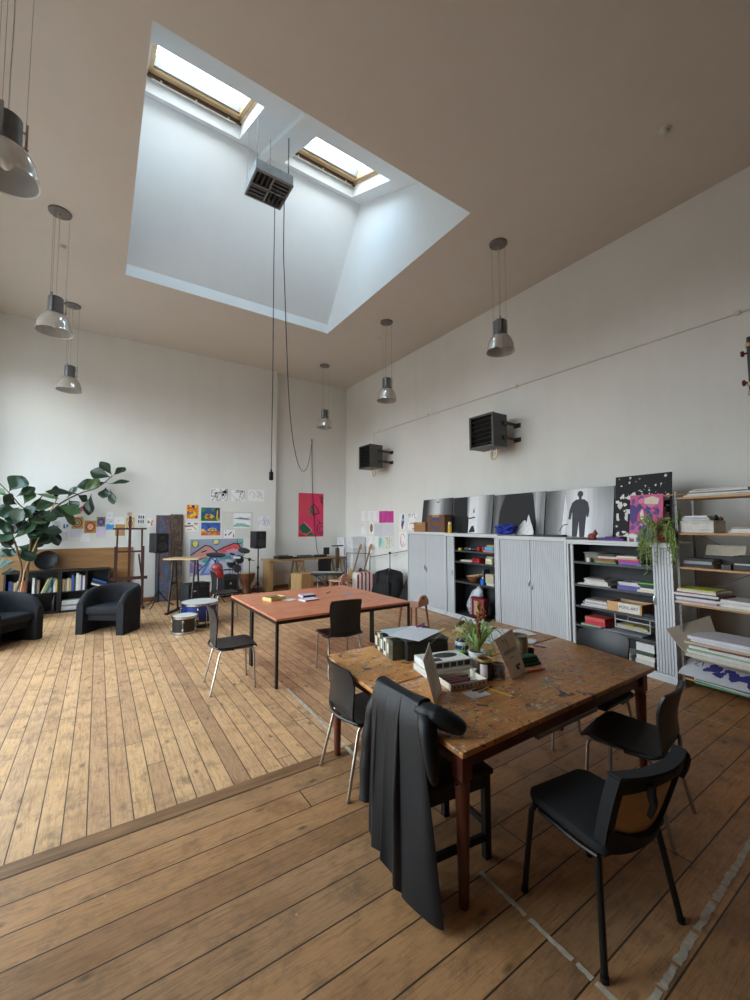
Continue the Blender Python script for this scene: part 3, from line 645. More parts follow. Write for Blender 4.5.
rw(8.58, 8.373, 1.114, 1.406, (226, 222, 218), 'white sheet with a red and green line drawing in the bottom row', lambda a: a.scribble((200, 90, 90), 4, .025, seed=7).scribble((90, 140, 100), 2, .025, seed=9))
rw(8.134, 7.877, 1.593, 1.999, PW, 'white sheet with a dark blue bird-like figure', lambda a: a.poly((40, 80, 140), [(.3, .2), (.5, .9), (.75, .95), (.8, .5), (.6, .15)]).poly((200, 80, 60), circ(.5, .12, .14, 8, .6)).poly((226, 226, 226), circ(.6, .6, .1, 8)))
rw(7.792, 7.438, 1.596, 1.989, PW, 'white sheet with red and blue cartoon-like doodles nearest the cabinets', lambda a: a.scribble((60, 80, 150), 4, .03, (.1, .5, .9, .95), .16, 3).scribble((200, 70, 60), 4, .04, (.1, .05, .9, .4), .14, 6))
rw(8.139, 7.847, 1.111, 1.554, PW, 'white sheet with a large loose red loop', lambda a: a.stroke((214, 100, 90), circ(.5, .5, .33, 18, 1.1, 20, 330), .035).stroke((214, 100, 90), circ(.45, .45, .2, 14, 1.1, 100, 350), .03))
# two tall painted boards leaning on the back wall
def splash(name, cols, sc_=(5, 5, 1.6), seed=0):
    m, nt, b = new_mat(name); v = objco(nt, sc_, (0, 0, 0), (seed, seed*2, seed)); n = noise(nt, v, 1.1, 6, .66, 1.2)
    st = []
    for i, c in enumerate(cols): st.append((.28 + .46*i/len(cols), rgb(*c)))
    r = ramp(nt, st, 'CONSTANT'); nt.links.new(n.outputs[0], r.inputs[0])
    v2 = objco(nt, (14, 14, 5), (0, 0, 0), (seed+3, 1, 2)); n2 = noise(nt, v2, 1.6, 4, .6, 1); r2 = ramp(nt, [(.58, (0, 0, 0)), (.63, (1, 1, 1))]); nt.links.new(n2.outputs[0], r2.inputs[0])
    nt.links.new(mixc(nt, r2.outputs[0], r.outputs[0], rgb(*cols[len(cols)//2])), b.inputs['Base Color']); b.inputs['Roughness'].default_value = .5
    bump(nt, b, n.outputs[0], .2, .004); return m
SIDEW = wood((150, 112, 70), (186, 146, 98), .5, 'Z')
for x0, x1, h, cols, lab, sd in ((1.085, 1.375, 1.95, [(40, 60, 80), (62, 84, 116), (80, 104, 140), (120, 84, 64), (60, 84, 110), (110, 60, 54), (120, 140, 160), (56, 84, 84)], 'tall narrow board painted mostly blue, leaning behind the left speaker', 1), (1.38, 1.645, 1.975, [(40, 36, 34), (88, 74, 62), (58, 62, 58), (120, 94, 74), (70, 62, 58), (100, 60, 52), (60, 52, 50), (140, 126, 110)], 'tall narrow board painted brown and dark, leaning right of the blue one', 4)):
    o = MB().rbox(0, x1-x0, -.022, 0, 0, h, .003, 1).build('painted_board', [splash('splash%d' % sd, cols, seed=sd)], None, 0, (x0, YB-.16, .0), (-math.asin(.15/h), 0, 0))
    tag(o, lab, 'painting', 'tall painted boards')
# ------------------------------------------------------------------ row of tambour cabinets
CA = math.atan2(-.9954, -.0957); CU = Vector((-.0957, -.9954, 0)).normalized(); CW = Vector((.9954, -.0957, 0)).normalized(); CB = Vector((5.645, 7.10, 0))
def row(s, d, z): return CB + CU*s + CW*d + Vector((0, 0, z))
M_CAB = mat((206, 209, 212), .42, .05, .03, 4); M_CABTOP = mat((214, 214, 212), .5, .0, .05, 4); M_TAMB = mat((196, 200, 203), .42, .05, .03, 4); M_INS = mat((58, 59, 62), .6, .1); M_SHELFM = mat((66, 68, 72), .5, .3)
def tambour(x0, x1, z0, z1, pitch=.032):
    mb = MB(); n = max(1, round((x1-x0)/pitch)); p = (x1-x0)/n; xs = []
    for i in range(n):
        b = x0 + i*p
        xs += [(b, .010), (b+p*.16, 0), (b+p*.84, 0), (b+p*.99, .010)]
    pts = [(x, y) for x, y in xs]; k = len(pts)
    vs = [(x, y, z0) for x, y in pts] + [(x, y, z1) for x, y in pts] + [(x0, .014, z0), (x1, .014, z0), (x0, .014, z1), (x1, .014, z1)]
    fs = [(i, i+1, k+i+1, k+i) for i in range(k-1)] + [(2*k+1, 2*k, 2*k+2, 2*k+3), (0, k, 2*k+2, 2*k), (k-1, 2*k+1, 2*k+3, 2*k-1)]
    return mb.add(vs, fs)
def handle_mb(x, z):
    return MB().rbox(x-.014, x+.014, -.012, .004, z-.05, z+.05, .006, 2).rbox(x-.008, x+.008, -.024, -.012, z-.03, z+.03, .005, 2)
def cabinet(s0, W, H, label, mode, shelves=()):
    t = thing('tambour_cabinet', label, 'cabinet', row(s0, 0, 0), CA, 'row of grey cabinets along the right wall')
    D = .45; th = .022; b = MB()
    b.box(0, th, 0, D, 0, H-.03, 0).box(W-th, W, 0, D, 0, H-.03, 0).box(th, W-th, D-.01, D, .02, H-.03, 1).box(th, W-th, .0, D-.01, 0, .055, 0).box(th, W-th, .012, D-.01, .055, .08, 0)
    b.box(th, W-th, 0, .03, H-.055, H-.03, 0)
    b.box(th, th+.003, .03, D-.01, .08, H-.03, 1).box(W-th-.003, W-th, .03, D-.01, .08, H-.03, 1).box(th, W-th, .03, D-.01, .08, .084, 1)
    b.build('carcass', [M_CAB, M_INS], t)
    MB().rbox(-.004, W+.004, -.012, D, H-.03, H, .004, 1).build('top', M_CABTOP, t)
    def door(x0, x1, hx=None, hz=.85):
        d = tambour(x0, x1, .085, H-.06); o = d.build('door', M_TAMB, t); o.location = (0, .016, 0)
        if hx is not None: handle_mb(hx, hz).build('handle', STEEL, o)
    if mode == 'closed':
        door(th+.004, W/2-.004, W/2-.03, .84); door(W/2+.004, W-th-.004, W/2+.03, .80)
    elif mode == 'far_open':
        door(th+.01, th+.20, th+.17, .82); door(W-th-.075, W-th-.01)
        MB().box(th+.20, th+.225, .0, .03, .085, H-.06).build('door_stile', M_CAB, t)
    else:
        door(th+.012, th+.06); door(W-th-.19, W-th-.01, W-th-.18, .86)
    for z in shelves: MB().box(th+.004, W-th-.004, .035, D-.012, z-.022, z).box(th+.004, W-th-.004, .03, .035, z-.026, z+.002).build('shelf', M_SHELFM, t)
    return t
S1, S2, S3, S4 = 0.0, 1.32, 2.69, 3.945
W1, W2, W3, W4 = 1.31, 1.36, 1.245, 1.28; H1, H2, H3, H4 = 1.565, 1.55, 1.53, 1.505
cabinet(S1, W1, H1, 'closed grey cabinet at the far end, under the two cardboard boxes', 'closed')
cabinet(S2, W2, H2, 'grey cabinet standing half open with a plastic bag at its bottom', 'far_open', (1.24, 1.04, .68))
cabinet(S3, W3, H3, 'closed grey cabinet between the two open ones', 'closed')
cabinet(S4, W4, H4, 'open grey cabinet full of paper stacks below the hanging plant', 'near_open', (1.22, .925, .65, .40))

def flat(kind, s, d, z, w, dep, h, c, label, cat, group=None, rz=0, pages=None, spine=True):
    """a lying book, pad or folder; s, d, z is the middle of its front lower edge in the cabinet row"""
    mb = MB(); m1 = mat(c, .6, 0, .08, 25)
    if pages is None or h < .006:
        mb.rbox(-w/2, w/2, 0, dep, 0, h, min(.002, h*.3), 1); ms = [m1]
    else:
        t = min(.003, h*.2); pg = mat(pages, .85, 0, .08, 60)
        mb.box(-w/2, w/2, 0, dep, 0, t).box(-w/2, w/2, 0, dep, h-t, h)
        if spine: mb.box(-w/2, w/2, 0, t, t, h-t); mb.box(-w/2+.004, w/2-.004, t, dep-.004, t, h-t, 1)
        else: mb.box(-w/2, w/2, dep-t, dep, t, h-t); mb.box(-w/2+.004, w/2-.004, .004, dep-t, t, h-t, 1)
        ms = [m1, pg]
    o = mb.build(kind, ms, None, 0, row(s, d, z), (0, 0, CA+rz)); return tag(o, label, cat, group)
def sheets(kind, s, d, z, w, dep, h, c, label, cat='paper', group=None, rz=0, n=None):
    """a loose pile whose sheets stick out unevenly"""
    mb = MB(); n = n or max(2, int(h/.006)); hh = h/n; ms = [mat(c, .8, 0, .04, 12), mat(tuple(int(x*.9) for x in c), .8, 0, .05, 12), mat((196, 188, 172), .8, 0, .05)]
    for i in range(n):
        a, b_ = random.uniform(-.02, .02), random.uniform(-.012, .012)
        mb.box(-w/2+a, w/2+a, b_, dep+b_, i*hh, (i+1)*hh-.0008, random.choice([0, 0, 1, 1, 2]))
    o = mb.build(kind, ms, None, 0, row(s, d, z), (0, 0, CA+rz)); o['kind'] = 'thing'; return tag(o, label, cat, group)
PG = (222, 216, 204)
def stack(kind, s, d, z, items, where, cat='book', group=None):
    n = len(items)
    for i, (w, dep, h, c, desc, rz, pg) in enumerate(items):
        lab = '%s, %s in the stack %s' % (desc, 'topmost' if i == n-1 else ORD[i], where)
        flat(kind, s+random.uniform(-.016, .016), d+random.uniform(-.014, .016), z+.0005, w, dep, h, c, lab, cat, group, rz*1.5, pg); z += h + .0006
    return z
z1, z2, z3, z4, z5 = [q+.0025 for q in (1.22, .925, .65, .40, .084)]
GA = 'stacks on the shelves of the open cabinet below the hanging plant'
# --- near open cabinet, top shelf
o = thing('lidded_box', 'open see-through box at the left of the top shelf in the plant cabinet', 'box', row(4.24, .09, z1), CA)
MB().rbox(-.1, .1, 0, .2, 0, .11, .008, 1).build('body', mat((120, 114, 104), .5), o); MB().rbox(-.11, .11, -.01, .21, .111, .122, .004, 1).build('lid', mat((150, 146, 136), .5), o)
o = MB().lathe([(0, 0), (.026, 0), (.028, .008), (.028, .05), (.024, .056), (0, .056)], 16).build('small_jar', mat((222, 220, 214), .4), None, 35, row(4.23, .045, z1)); tag(o, 'small white jar in front of the see-through box on the top shelf', 'jar')
stack('book', 4.46, .05, z1, [(.26, .22, .022, (120, 150, 84), 'green book', .02, PG), (.24, .2, .035, (142, 84, 44), 'brown book', -.03, PG), (.24, .22, .03, (214, 208, 196), 'white book', .04, PG), (.2, .2, .028, (60, 54, 50), 'dark book', .1, PG)], 'mid top shelf, plant cabinet', 'book', GA)
stack('notebook', 4.73, .045, z1, [(.26, .21, .034, (124, 96, 176), 'purple pad', .02, None), (.25, .21, .026, (196, 60, 116), 'pink pad', -.02, PG), (.24, .2, .02, (206, 160, 150), 'salmon pad', .03, PG), (.24, .2, .022, (222, 212, 190), 'cream pad', -.02, PG)], 'right on top shelf, plant cabinet', 'notebook', GA)
flat('folder', 4.94, .06, z1, .2, .2, .012, (40, 48, 110), 'thin dark blue folder by the door edge on the top shelf', 'folder')
o = thing('black_bag', 'crumpled black cloth bag behind the blue folder on the top shelf', 'bag', row(4.9, .17, z1+.002), CA)
MB().ball((0, .06, .05), .09, .1, .05, 12, 8).ball((-.05, .05, .04), .07, .08, .04, 10, 8).build('body', mat((34, 34, 36), .8, bmp=.3), o)
# --- second shelf
stack('magazine', 4.30, .045, z2, [(.42, .24, .014, (196, 196, 196), 'grey magazine', .05, PG), (.34, .24, .02, (216, 210, 196), 'cream magazine', -.06, PG), (.3, .23, .024, (208, 204, 198), 'thick white magazine', .02, PG), (.3, .22, .02, (176, 172, 168), 'pale grey magazine', -.04, PG), (.22, .2, .012, (120, 112, 104), 'brown magazine', .12, PG)], 'left on second shelf, plant cabinet', 'magazine', GA)
o = thing('cloth_bundle', 'bunched dark cloth between the piles on the second shelf', 'cloth', row(4.62, .1, z2), CA)
MB().ball((0, .08, .045), .075, .09, .045, 12, 8).ball((.05, .06, .06), .05, .06, .035, 10, 8).ball((-.05, .06, .07), .04, .05, .03, 10, 8).build('body', mat((40, 38, 40), .85, bmp=.3), o)
stack('magazine', 4.72, .04, z2, [(.24, .2, .05, (92, 88, 160), 'violet and blue box file', .03, PG), (.26, .2, .02, (206, 204, 206), 'white magazine', -.05, PG), (.22, .2, .016, (222, 218, 212), 'blank white pad', .06, PG)], 'mid second shelf, plant cabinet', 'magazine', GA)
stack('notebook', 4.93, .045, z2, [(.18, .2, .024, (220, 212, 196), 'cream pad', .02, PG), (.17, .2, .022, (226, 222, 214), 'white pad', -.03, PG), (.18, .2, .04, (44, 44, 46), 'black folder', .0, None), (.17, .18, .018, (96, 176, 84), 'bright green folder', .05, None)], 'right on second shelf, plant cabinet', 'notebook', GA)
# --- third shelf
stack('magazine', 4.29, .045, z3, [(.34, .24, .02, (190, 186, 184), 'grey magazine', .03, PG), (.32, .24, .016, (214, 210, 206), 'white magazine', -.05, PG), (.33, .23, .02, (168, 160, 156), 'taupe magazine', .05, PG), (.3, .23, .022, (210, 206, 204), 'off-white magazine', -.03, PG), (.24, .22, .014, (150, 140, 134), 'brown-grey magazine', .08, PG)], 'left on third shelf, plant cabinet', 'magazine', GA)
o = thing('letter_tray_box', 'shallow box with tan corners and hand-lettered front on the third shelf', 'box', row(4.66, .05, z3), CA)
MB().box(-.21, .2, 0, .008, 0, .115).box(-.21, .2, .27, .278, 0, .115).box(-.21, -.202, .008, .27, 0, .115).box(.192, .2, .008, .27, 0, .115).box(-.2, .19, .008, .27, 0, .006).build('body', mat((208, 162, 112), .7), o)
MB().box(-.07, .18, -.003, -.0005, .006, .112).build('paper_label', mat((222, 216, 206), .8), o)
FONT = None
def text_mesh(body, size, m, parent, loc, rot, name='lettering', extr=.0006):
    cu = bpy.data.curves.new(name, 'FONT'); cu.body = body; cu.size = size; cu.extrude = extr; cu.align_x = 'CENTER'; cu.align_y = 'CENTER'
    ob = bpy.data.objects.new(name, cu); COL.objects.link(ob)
    dg = bpy.context.evaluated_depsgraph_get(); me = bpy.data.meshes.new_from_object(ob.evaluated_get(dg)); bpy.data.objects.remove(ob); bpy.data.curves.remove(cu)
    me.materials.clear(); me.materials.append(m); o2 = bpy.data.objects.new(name, me); COL.objects.link(o2); o2.parent = parent; o2.location = loc; o2.rotation_euler = rot
    return o2
text_mesh('POOL-ART', .046, mat((40, 38, 38), .7), o, (.052, -.0042, .06), (PI/2, 0, 0))
o = sheets('paper_pile', 4.66, .07, z3+.012, .34, .19, .08, (214, 212, 212), 'white papers filling the hand-lettered box')
flat('folder', 4.94, .05, z3, .13, .2, .03, (44, 46, 54), 'dark folder beside the lettered box on the third shelf', 'folder')
# --- fourth shelf
flat('folder', 4.23, .045, z4, .26, .24, .02, (140, 180, 150), 'pale green folder under the two red books on the fourth shelf', 'folder', None, .1, PG)
flat('book', 4.28, .05, z4+.021, .27, .24, .05, (190, 48, 66), 'thick red book lying on the pale green folder', 'book', None, -.03, (180, 60, 70))
flat('book', 4.275, .055, z4+.0715, .26, .22, .045, (206, 84, 78), 'thick coral red book on top of the red one', 'book', None, .03, (190, 70, 70))
flat('sheet', 4.62, .04, z4, .46, .3, .006, (176, 178, 182), 'large grey sheet lying flat on the fourth shelf', 'paper', None, .04)
o = thing('wire_tray', 'chrome wire tray hung under the third shelf holding papers', 'tray', row(4.74, .06, .46), CA)
w = MB()
for z in (0.005, .10): w.tube([(-.2, 0, z), (.2, 0, z), (.2, .26, z), (-.2, .26, z)], .006, 6, 0, True)
for x in (-.2, .2):
    for y in (0, .26): w.tube([(x, y, 0), (x, y, .162)], .006, 6)
for i in range(9): w.tube([(-.2+.05*i, 0, .005), (-.2+.05*i, .26, .005)], .0025, 5)
w.build('frame', mat((214, 214, 212), .3, .2), o)
o = sheets('paper_pile', 4.74, .07, .47, .36, .2, .034, (206, 200, 176), 'cream and yellow papers in the wire tray'); 
flat('leaflet', 4.70, .068, .506, .1, .1, .006, (206, 190, 70), 'yellow leaflet on the papers in the wire tray', 'leaflet', None, .3)
flat('leaflet', 4.82, .075, .5065, .12, .1, .005, (180, 160, 80), 'mustard leaflet beside the yellow one in the wire tray', 'leaflet', None, -.2)
# --- bottom
sheets('paper_pile', 4.13, .05, z5, .15, .22, .12, (214, 214, 216), 'white paper pile at the left of the bottom shelf, plant cabinet')
z = z5
for i, (h, c, dsc) in enumerate(((.07, (206, 206, 200), 'white box file'), (.05, (226, 222, 214), 'cream pad'), (.045, (60, 80, 60), 'dark green folder'), (.09, (220, 220, 220), 'thick white pad'))):
    flat('pad', 4.87+.01*(i % 2), .05, z, .2, .24, h, c, '%s, %s in the stack at the bottom of plant cabinet' % (dsc, 'topmost' if i == 3 else ORD[i]), 'pad', GA, .03*(-1)**i, PG if i != 2 else None); z += h+.0006
sheets('paper_pile', 4.52, .08, z5, .36, .24, .09, (196, 194, 190), 'greyish papers behind the chair back on the bottom shelf')

# --- far open cabinet
y1, y2, y3, y4 = [q+.0025 for q in (1.24, 1.04, .68, .084)]
RED = mat((150, 30, 36), .45)
def obj1(name, mb, m, label, cat, loc, rz=0, smooth=35, group=None):
    o = mb.build(name, m, None, smooth, loc, (0, 0, rz)); return tag(o, label, cat, group)
for i, s in enumerate((2.10, 2.22)):
    o = thing('red_pot', 'dark red round pot on the top shelf of the half open cabinet, %s of two' % ('first' if i == 0 else 'second'), 'pot', row(s, .14, y1), CA)
    MB().lathe([(0, 0), (.04, 0), (.05, .03), (.048, .075), (.044, .08), (.04, .075), (.04, .02), (0, .02)], 16).build('body', RED, o); MB().tube([(.045, 0, .05), (.075, 0, .055), (.078, 0, .03), (.046, 0, .025)], .005, 6).build('handle', RED, o)
flat('box', 2.41, .07, y1+.035, .2, .16, .055, (70, 176, 206), 'cyan box on the top shelf of the half open cabinet', 'box'); flat('book', 2.40, .06, y1, .24, .18, .03, (196, 130, 140), 'pinkish book under the cyan box', 'book', None, 0, PG)
flat('board_game', 2.42, .09, y1+.091, .17, .15, .03, (190, 150, 90), 'tan box on top of the cyan box', 'box')
obj1('tape_roll', MB().lathe([(.022, 0), (.04, 0), (.04, .04), (.022, .04)], 20, 0, (0, 0, 0), None, True), mat((206, 176, 60), .4), 'yellow tape roll at the left of the top shelf, half open cabinet', 'tape', row(1.65, .09, y1))
for i, (s, c, dsc, rz) in enumerate(((1.78, (60, 58, 56), 'dark grey', .2), (1.93, (40, 40, 42), 'black', -.1))):
    o = thing('hand_tool', '%s power tool lying on the top shelf of the half open cabinet' % dsc, 'tool', row(s, .12, y1), CA+rz)
    MB().rbox(-.06, .06, 0, .06, .0, .055, .015, 2).build('body', mat(c, .5), o); MB().rbox(-.03, .0, .05, .14, .004, .045, .012, 2).build('handle', mat(c, .6), o); MB().cone((.06, .03, .03), (.11, .03, .03), .018, .01, 10).build('nozzle', STEEL, o)
flat('tray', 1.84, .06, y2, .26, .2, .03, (206, 196, 180), 'cream flat tray on the second shelf of the half open cabinet', 'tray', None, .15)
o = thing('red_case', 'red plastic case on the second shelf of the half open cabinet', 'case', row(2.07, .07, y2), CA-.1)
MB().rbox(-.1, .1, 0, .16, 0, .05, .01, 2).build('body', mat((186, 44, 48), .45), o); MB().rbox(-.1, .1, 0, .16, .051, .075, .01, 2).build('lid', mat((170, 34, 40), .45), o); MB().tube([(-.03, .0, .045), (-.03, -.025, .045), (.03, -.025, .045), (.03, 0, .045)], .005, 6).build('handle', BLACK, o)
stack('box', 2.42, .06, y2, [(.16, .18, .05, (196, 200, 150), 'pale green box', .02, None), (.15, .17, .04, (222, 220, 206), 'white box', -.04, None), (.15, .16, .04, (150, 150, 120), 'olive box', .03, None)], 'on second shelf, half open cabinet', 'box')
obj1('wooden_bowl', MB().lathe([(0, 0), (.06, 0), (.11, .05), (.125, .09), (.118, .09), (.1, .05), (.05, .015), (0, .012)], 24), mat((120, 76, 44), .5), 'brown wooden bowl on the third shelf of the half open cabinet', 'bowl', row(1.92, .17, y3))
for i in range(4):
    o = MB().cone((0, 0, 0), (.26, .0, .0), .006, .006, 6).build('wood_stick', mat((196, 160, 110), .6), None, 35, row(1.80+.03*i, .1+.02*i, y3+.1+.006*i), (0, -R(2+3*i), CA+.1*i-.1)); tag(o, 'thin pale wooden stick lying across the brown bowl', 'stick', 'sticks on the brown bowl')
o = thing('spray_bottle', 'blue bottle on the third shelf of the half open cabinet', 'bottle', row(2.24, .08, y3), CA)
MB().lathe([(0, 0), (.04, 0), (.042, .01), (.042, .075), (.018, .1)], 18).build('body', mat((34, 110, 206), .35), o); MB().cone((0, 0, .1), (0, 0, .125), .016, .014).build('cap', mat((230, 230, 230), .4), o)
flat('box', 2.42, .07, y3, .17, .2, .04, (206, 200, 190), 'white flat box under the beige one, half open cabinet', 'box'); flat('box', 2.41, .065, y3+.041, .18, .2, .15, (180, 172, 142), 'beige box on the third shelf of the half open cabinet', 'box', None, .05)
o = flat('sheet', 2.16, .16, y3, .02, .2, .24, (96, 104, 112), 'grey board standing behind the blue bottle', 'board', None, .2)
# plastic bag, leaning
def plastic():
    m, nt, b = new_mat('plastic_bag'); v = objco(nt); n = noise(nt, v, 14, 4, .6, .8)
    r = ramp(nt, [(.3, rgb(170, 178, 186)), (.7, rgb(222, 228, 232))]); nt.links.new(n.outputs[0], r.inputs[0]); nt.links.new(r.outputs[0], b.inputs['Base Color']); b.inputs['Roughness'].default_value = .25
    bump(nt, b, n.outputs[0], .5, .02); return m
g = []
for i in range(15):
    v = i/14; ro = []; r_ = (math.sin(PI*min(1, max(0, v)))**.45)*.5 + .5*(1 if .15 < v < .85 else .4)
    for j in range(25):
        a = 2*PI*j/24; ro.append((-.03 + .30*v**1.2 + .13*r_*math.cos(a)*(1+.05*math.sin(5*a+7*v)), .29 + .10*r_*math.sin(a)*(1+.05*math.sin(4*a+5*v)), .006 + v*.49 - .05*math.cos(a)*v))
    g.append(ro)
o = MB().grid(g).add(g[0][:-1], [tuple(range(24))]).add(g[-1][:-1], [tuple(range(24))]).build('plastic_bag', plastic(), None, 60, row(1.70, .0, y4), (0, 0, CA)); tag(o, 'bulging clear plastic bag in the bottom of the half open cabinet', 'bag')
o = thing('red_tin', 'dark red square tin with a chain of white rings, bottom of the half open cabinet', 'tin', row(2.10, .05, y4), CA)
MB().rbox(-.18, .18, 0, .13, 0, .36, .045, 3).build('body', mat((120, 24, 34), .4), o)
d = MB()
for k in range(4): d.tube([(-.145 + .026*math.cos(t), -.001, .08+.07*k + .03*math.sin(t)) for t in [2*PI*i/12 for i in range(12)]], .006, 5, 0, True)
d.build('ring_pattern', mat((214, 206, 204), .5), o); MB().box(-.06, .03, -.003, .0, .06, .3).build('paper_label', mat((176, 150, 150), .6), o)

# ------------------------------------------------------------------ on top of the cabinets
def grey_ramp(name, stops, nz=.0):
    m, nt, b = new_mat(name); t = nt.nodes.new('ShaderNodeTexCoord'); sp = nt.nodes.new('ShaderNodeSeparateXYZ'); nt.links.new(t.outputs['Object'], sp.inputs[0])
    x = sp.outputs[0]
    v = objco(nt, (16, 1, 1.2)); n = noise(nt, v, 1.5, 4, .6); x = mth(nt, 'ADD', x, mth(nt, 'MULTIPLY', mth(nt, 'SUBTRACT', n.outputs[0], .5), .12 if nz else 0))
    r = ramp(nt, [(p, rgb(c, c, c+2)) for p, c in stops]); nt.links.new(x, r.inputs[0]); nt.links.new(r.outputs[0], b.inputs['Base Color']); b.inputs['Roughness'].default_value = .22; b.inputs['Specular IOR Level'].default_value = .6
    return m
def photo_panel(s0, w, h, z, d, lab, m, fn, lean=.12):
    a = Art(w, h, (70, 70, 72), .02); a.mats.append(m); a.mb.add([(.002, -.0004, .002), (w-.002, -.0004, .002), (w-.002, -.0004, h-.002), (.002, -.0004, h-.002)], [(0, 1, 2, 3)], len(a.mats)-1)
    fn(a); return a.build('photo_panel', lab, 'photo panel', row(s0, d, z), CA, 'black and white photo panels leaning on the cabinets', -lean)
K = (30, 30, 33); SIL = (64, 66, 72)
photo_panel(.08, 1.02, .70, H1+.001, .30, 'black and white photo panel farthest along the cabinets, behind the cardboard boxes', grey_ramp('photo1', [(.0, 40), (.18, 60), (.34, 170), (.5, 226), (.62, 190), (.75, 110), (1, 50)], 1), lambda a: a.poly((206, 206, 208), [(.42, 0), (.62, 0), (.6, .9), (.46, .92)]).stroke((90, 90, 94), [(.46, .92), (.56, .88), (.6, .95)], .03))
photo_panel(1.13, 1.1, .70, H2+.001, .30, 'photo panel with a black block and a white figure, second from the far end', grey_ramp('photo2', [(.0, 70), (.42, 120), (.5, 210), (.7, 226), (.85, 196), (1, 110)], 1), lambda a: a.poly(K, [(.02, 0), (.44, 0), (.37, 1), (.03, 1)]).poly((18, 18, 20), [(.02, 0), (.45, 0), (.44, .45), (.02, .45)]).poly((226, 226, 228), [(.45, 0), (.66, 0), (.66, 1), (.45, 1)]).stroke(K, [(.45, .4), (.6, .43)], .035).poly(K, [(.46, .02), (.62, .04), (.58, .2), (.53, .2)]).poly((90, 90, 92), [(.54, .55), (.58, .55), (.57, .66), (.55, .66)]))
photo_panel(2.25, 1.08, .70, H3+.001, .30, 'photo panel with a large dark torso shape, third from the far end', grey_ramp('photo3', [(.0, 60), (.12, 120), (.3, 50), (.8, 60), (.92, 190), (1, 130)], 1), lambda a: a.poly((32, 32, 35), [(.1, 0), (.86, 0), (.86, .3), (.78, .96), (.24, .98), (.14, .6)]).poly((214, 214, 216), [(.44, .03), (.7, .03), (.72, .2), (.66, .36), (.62, .34), (.64, .2)]))
photo_panel(3.35, 1.05, .69, H3+.001, .30, 'photo panel with a dark standing silhouette, nearest to the camera', grey_ramp('photo4', [(.0, 60), (.18, 120), (.34, 190), (.5, 226), (.66, 216), (.82, 150), (1, 110)], 1), lambda a: a.poly(SIL, circ(.537, .885, .043, 14, 1.55)).poly(SIL, [(.515, .74), (.562, .74), (.557, .85), (.52, .85)]).poly(SIL, [(.43, .44), (.635, .44), (.652, .71), (.60, .775), (.475, .775), (.42, .71)]).poly(SIL, [(.42, .71), (.385, .56), (.372, .37), (.408, .36), (.43, .55), (.46, .74)]).poly(SIL, [(.652, .71), (.678, .56), (.667, .41), (.64, .41), (.63, .6)]).poly(SIL, [(.43, .46), (.537, .46), (.512, .0), (.438, .0)]).poly(SIL, [(.522, .46), (.635, .46), (.618, .0), (.548, .0)]).poly((228, 228, 230), [(.27, .02), (.33, .02), (.36, .5), (.31, .9), (.29, .5)]).stroke(K, [(.24, .12), (.3, .25), (.37, .26)], .02))
CARD = mat((156, 112, 74), .8, 0, .08, 20); CARDD = mat((112, 78, 52), .8, 0, .1, 20)
def carton(s, d, z, w, dep, h, m, lab, mark=None):
    o = thing('cardboard_box', lab, 'box', row(s, d, z+.001), CA)
    MB().rbox(0, w, 0, dep, 0, h, .004, 1).build('body', m, o)
    MB().box(.0, w, dep*.48, dep*.52, h, h+.0015).box(w*.3, w*.7, -.0015, 0, h-.05, h).build('packing_tape', mat((170, 130, 90), .4), o)
    if mark: mark(o)
    return o
carton(.16, .06, H1, .42, .22, .20, CARD, 'small light brown cardboard box at the far end of the cabinets')
def bluemark(o):
    a = MB(); P = [(.1 + .19*(1+math.cos(t))*.95, -.002, .17+.1*math.sin(t)) for t in [R(q) for q in range(30, 330, 15)]]
    a.add([(x-.0, y, z-.025) for x, y, z in P] + [(x, y, z+.025) for x, y, z in P], [(i, i+1, len(P)+i+1, len(P)+i) for i in range(len(P)-1)]); a.build('blue_marking', mat((62, 70, 120), .6), o)
carton(.64, .08, H1, .56, .18, .345, CARDD, 'dark brown cardboard box with a blue painted mark, next to the yellow can', bluemark)
o = thing('spray_can', 'yellow spray can with white cap beside the dark cardboard box', 'can', row(1.34, .10, H2+.001), CA)
MB().lathe([(0, 0), (.038, 0), (.04, .006), (.04, .15), (.03, .165)], 20).build('body', mat((216, 176, 60), .35), o); MB().lathe([(.03, .165), (.031, .17), (.03, .215), (0, .22)], 18).build('cap', mat((226, 222, 210), .4), o)
o = thing('blue_wool_bundle', 'bundle of bright blue netting in front of the dark torso panel', 'netting', row(2.68, .13, H3+.002), CA)
b = MB(); rnd = random.Random(4)
for i in range(26):
    c0 = Vector((rnd.uniform(-.13, .13), rnd.uniform(-.02, .1), rnd.uniform(.03, .16))); P = []
    for k in range(9): t = 2*PI*k/8; P.append(c0 + Vector((.06*math.cos(t+i), .04*math.sin(t*1.0+i), .028*math.sin(t+2*i))))
    b.tube([(p.x, p.y, max(.014, p.z)) for p in P], .013, 6)
b.build('strands', mat((36, 62, 168), .6), o)
o = thing('paper_sculpture', 'curved white paper peak standing before the dark torso panel', 'paper sculpture', row(3.03, .16, H3+.001), CA)
g = [[(x, .03*math.sin(6*x+3*v)+.05*v, (.02 + .33*v*max(0, 1-abs((x-.12)/.17))**1.6)) for x in [-.2+.4*i/16 for i in range(17)]] for v in [j/8 for j in range(9)]]
MB().grid(g, 0, .003).build('body', mat((224, 224, 224), .7), o)
flat('sheet', 3.0, .05, H3+.001, .5, .16, .004, (200, 200, 202), 'pale flat sheet along the front of the closed cabinet top', 'paper')
flat('tool_case', 3.5, .18, H3+.001, .5, .1, .03, (48, 48, 50), 'long low black case below the standing silhouette', 'case')
o = thing('red_toy', 'small dark red toy figure at the far end of the open cabinet top', 'toy', row(4.24, .11, H4+.001), CA)
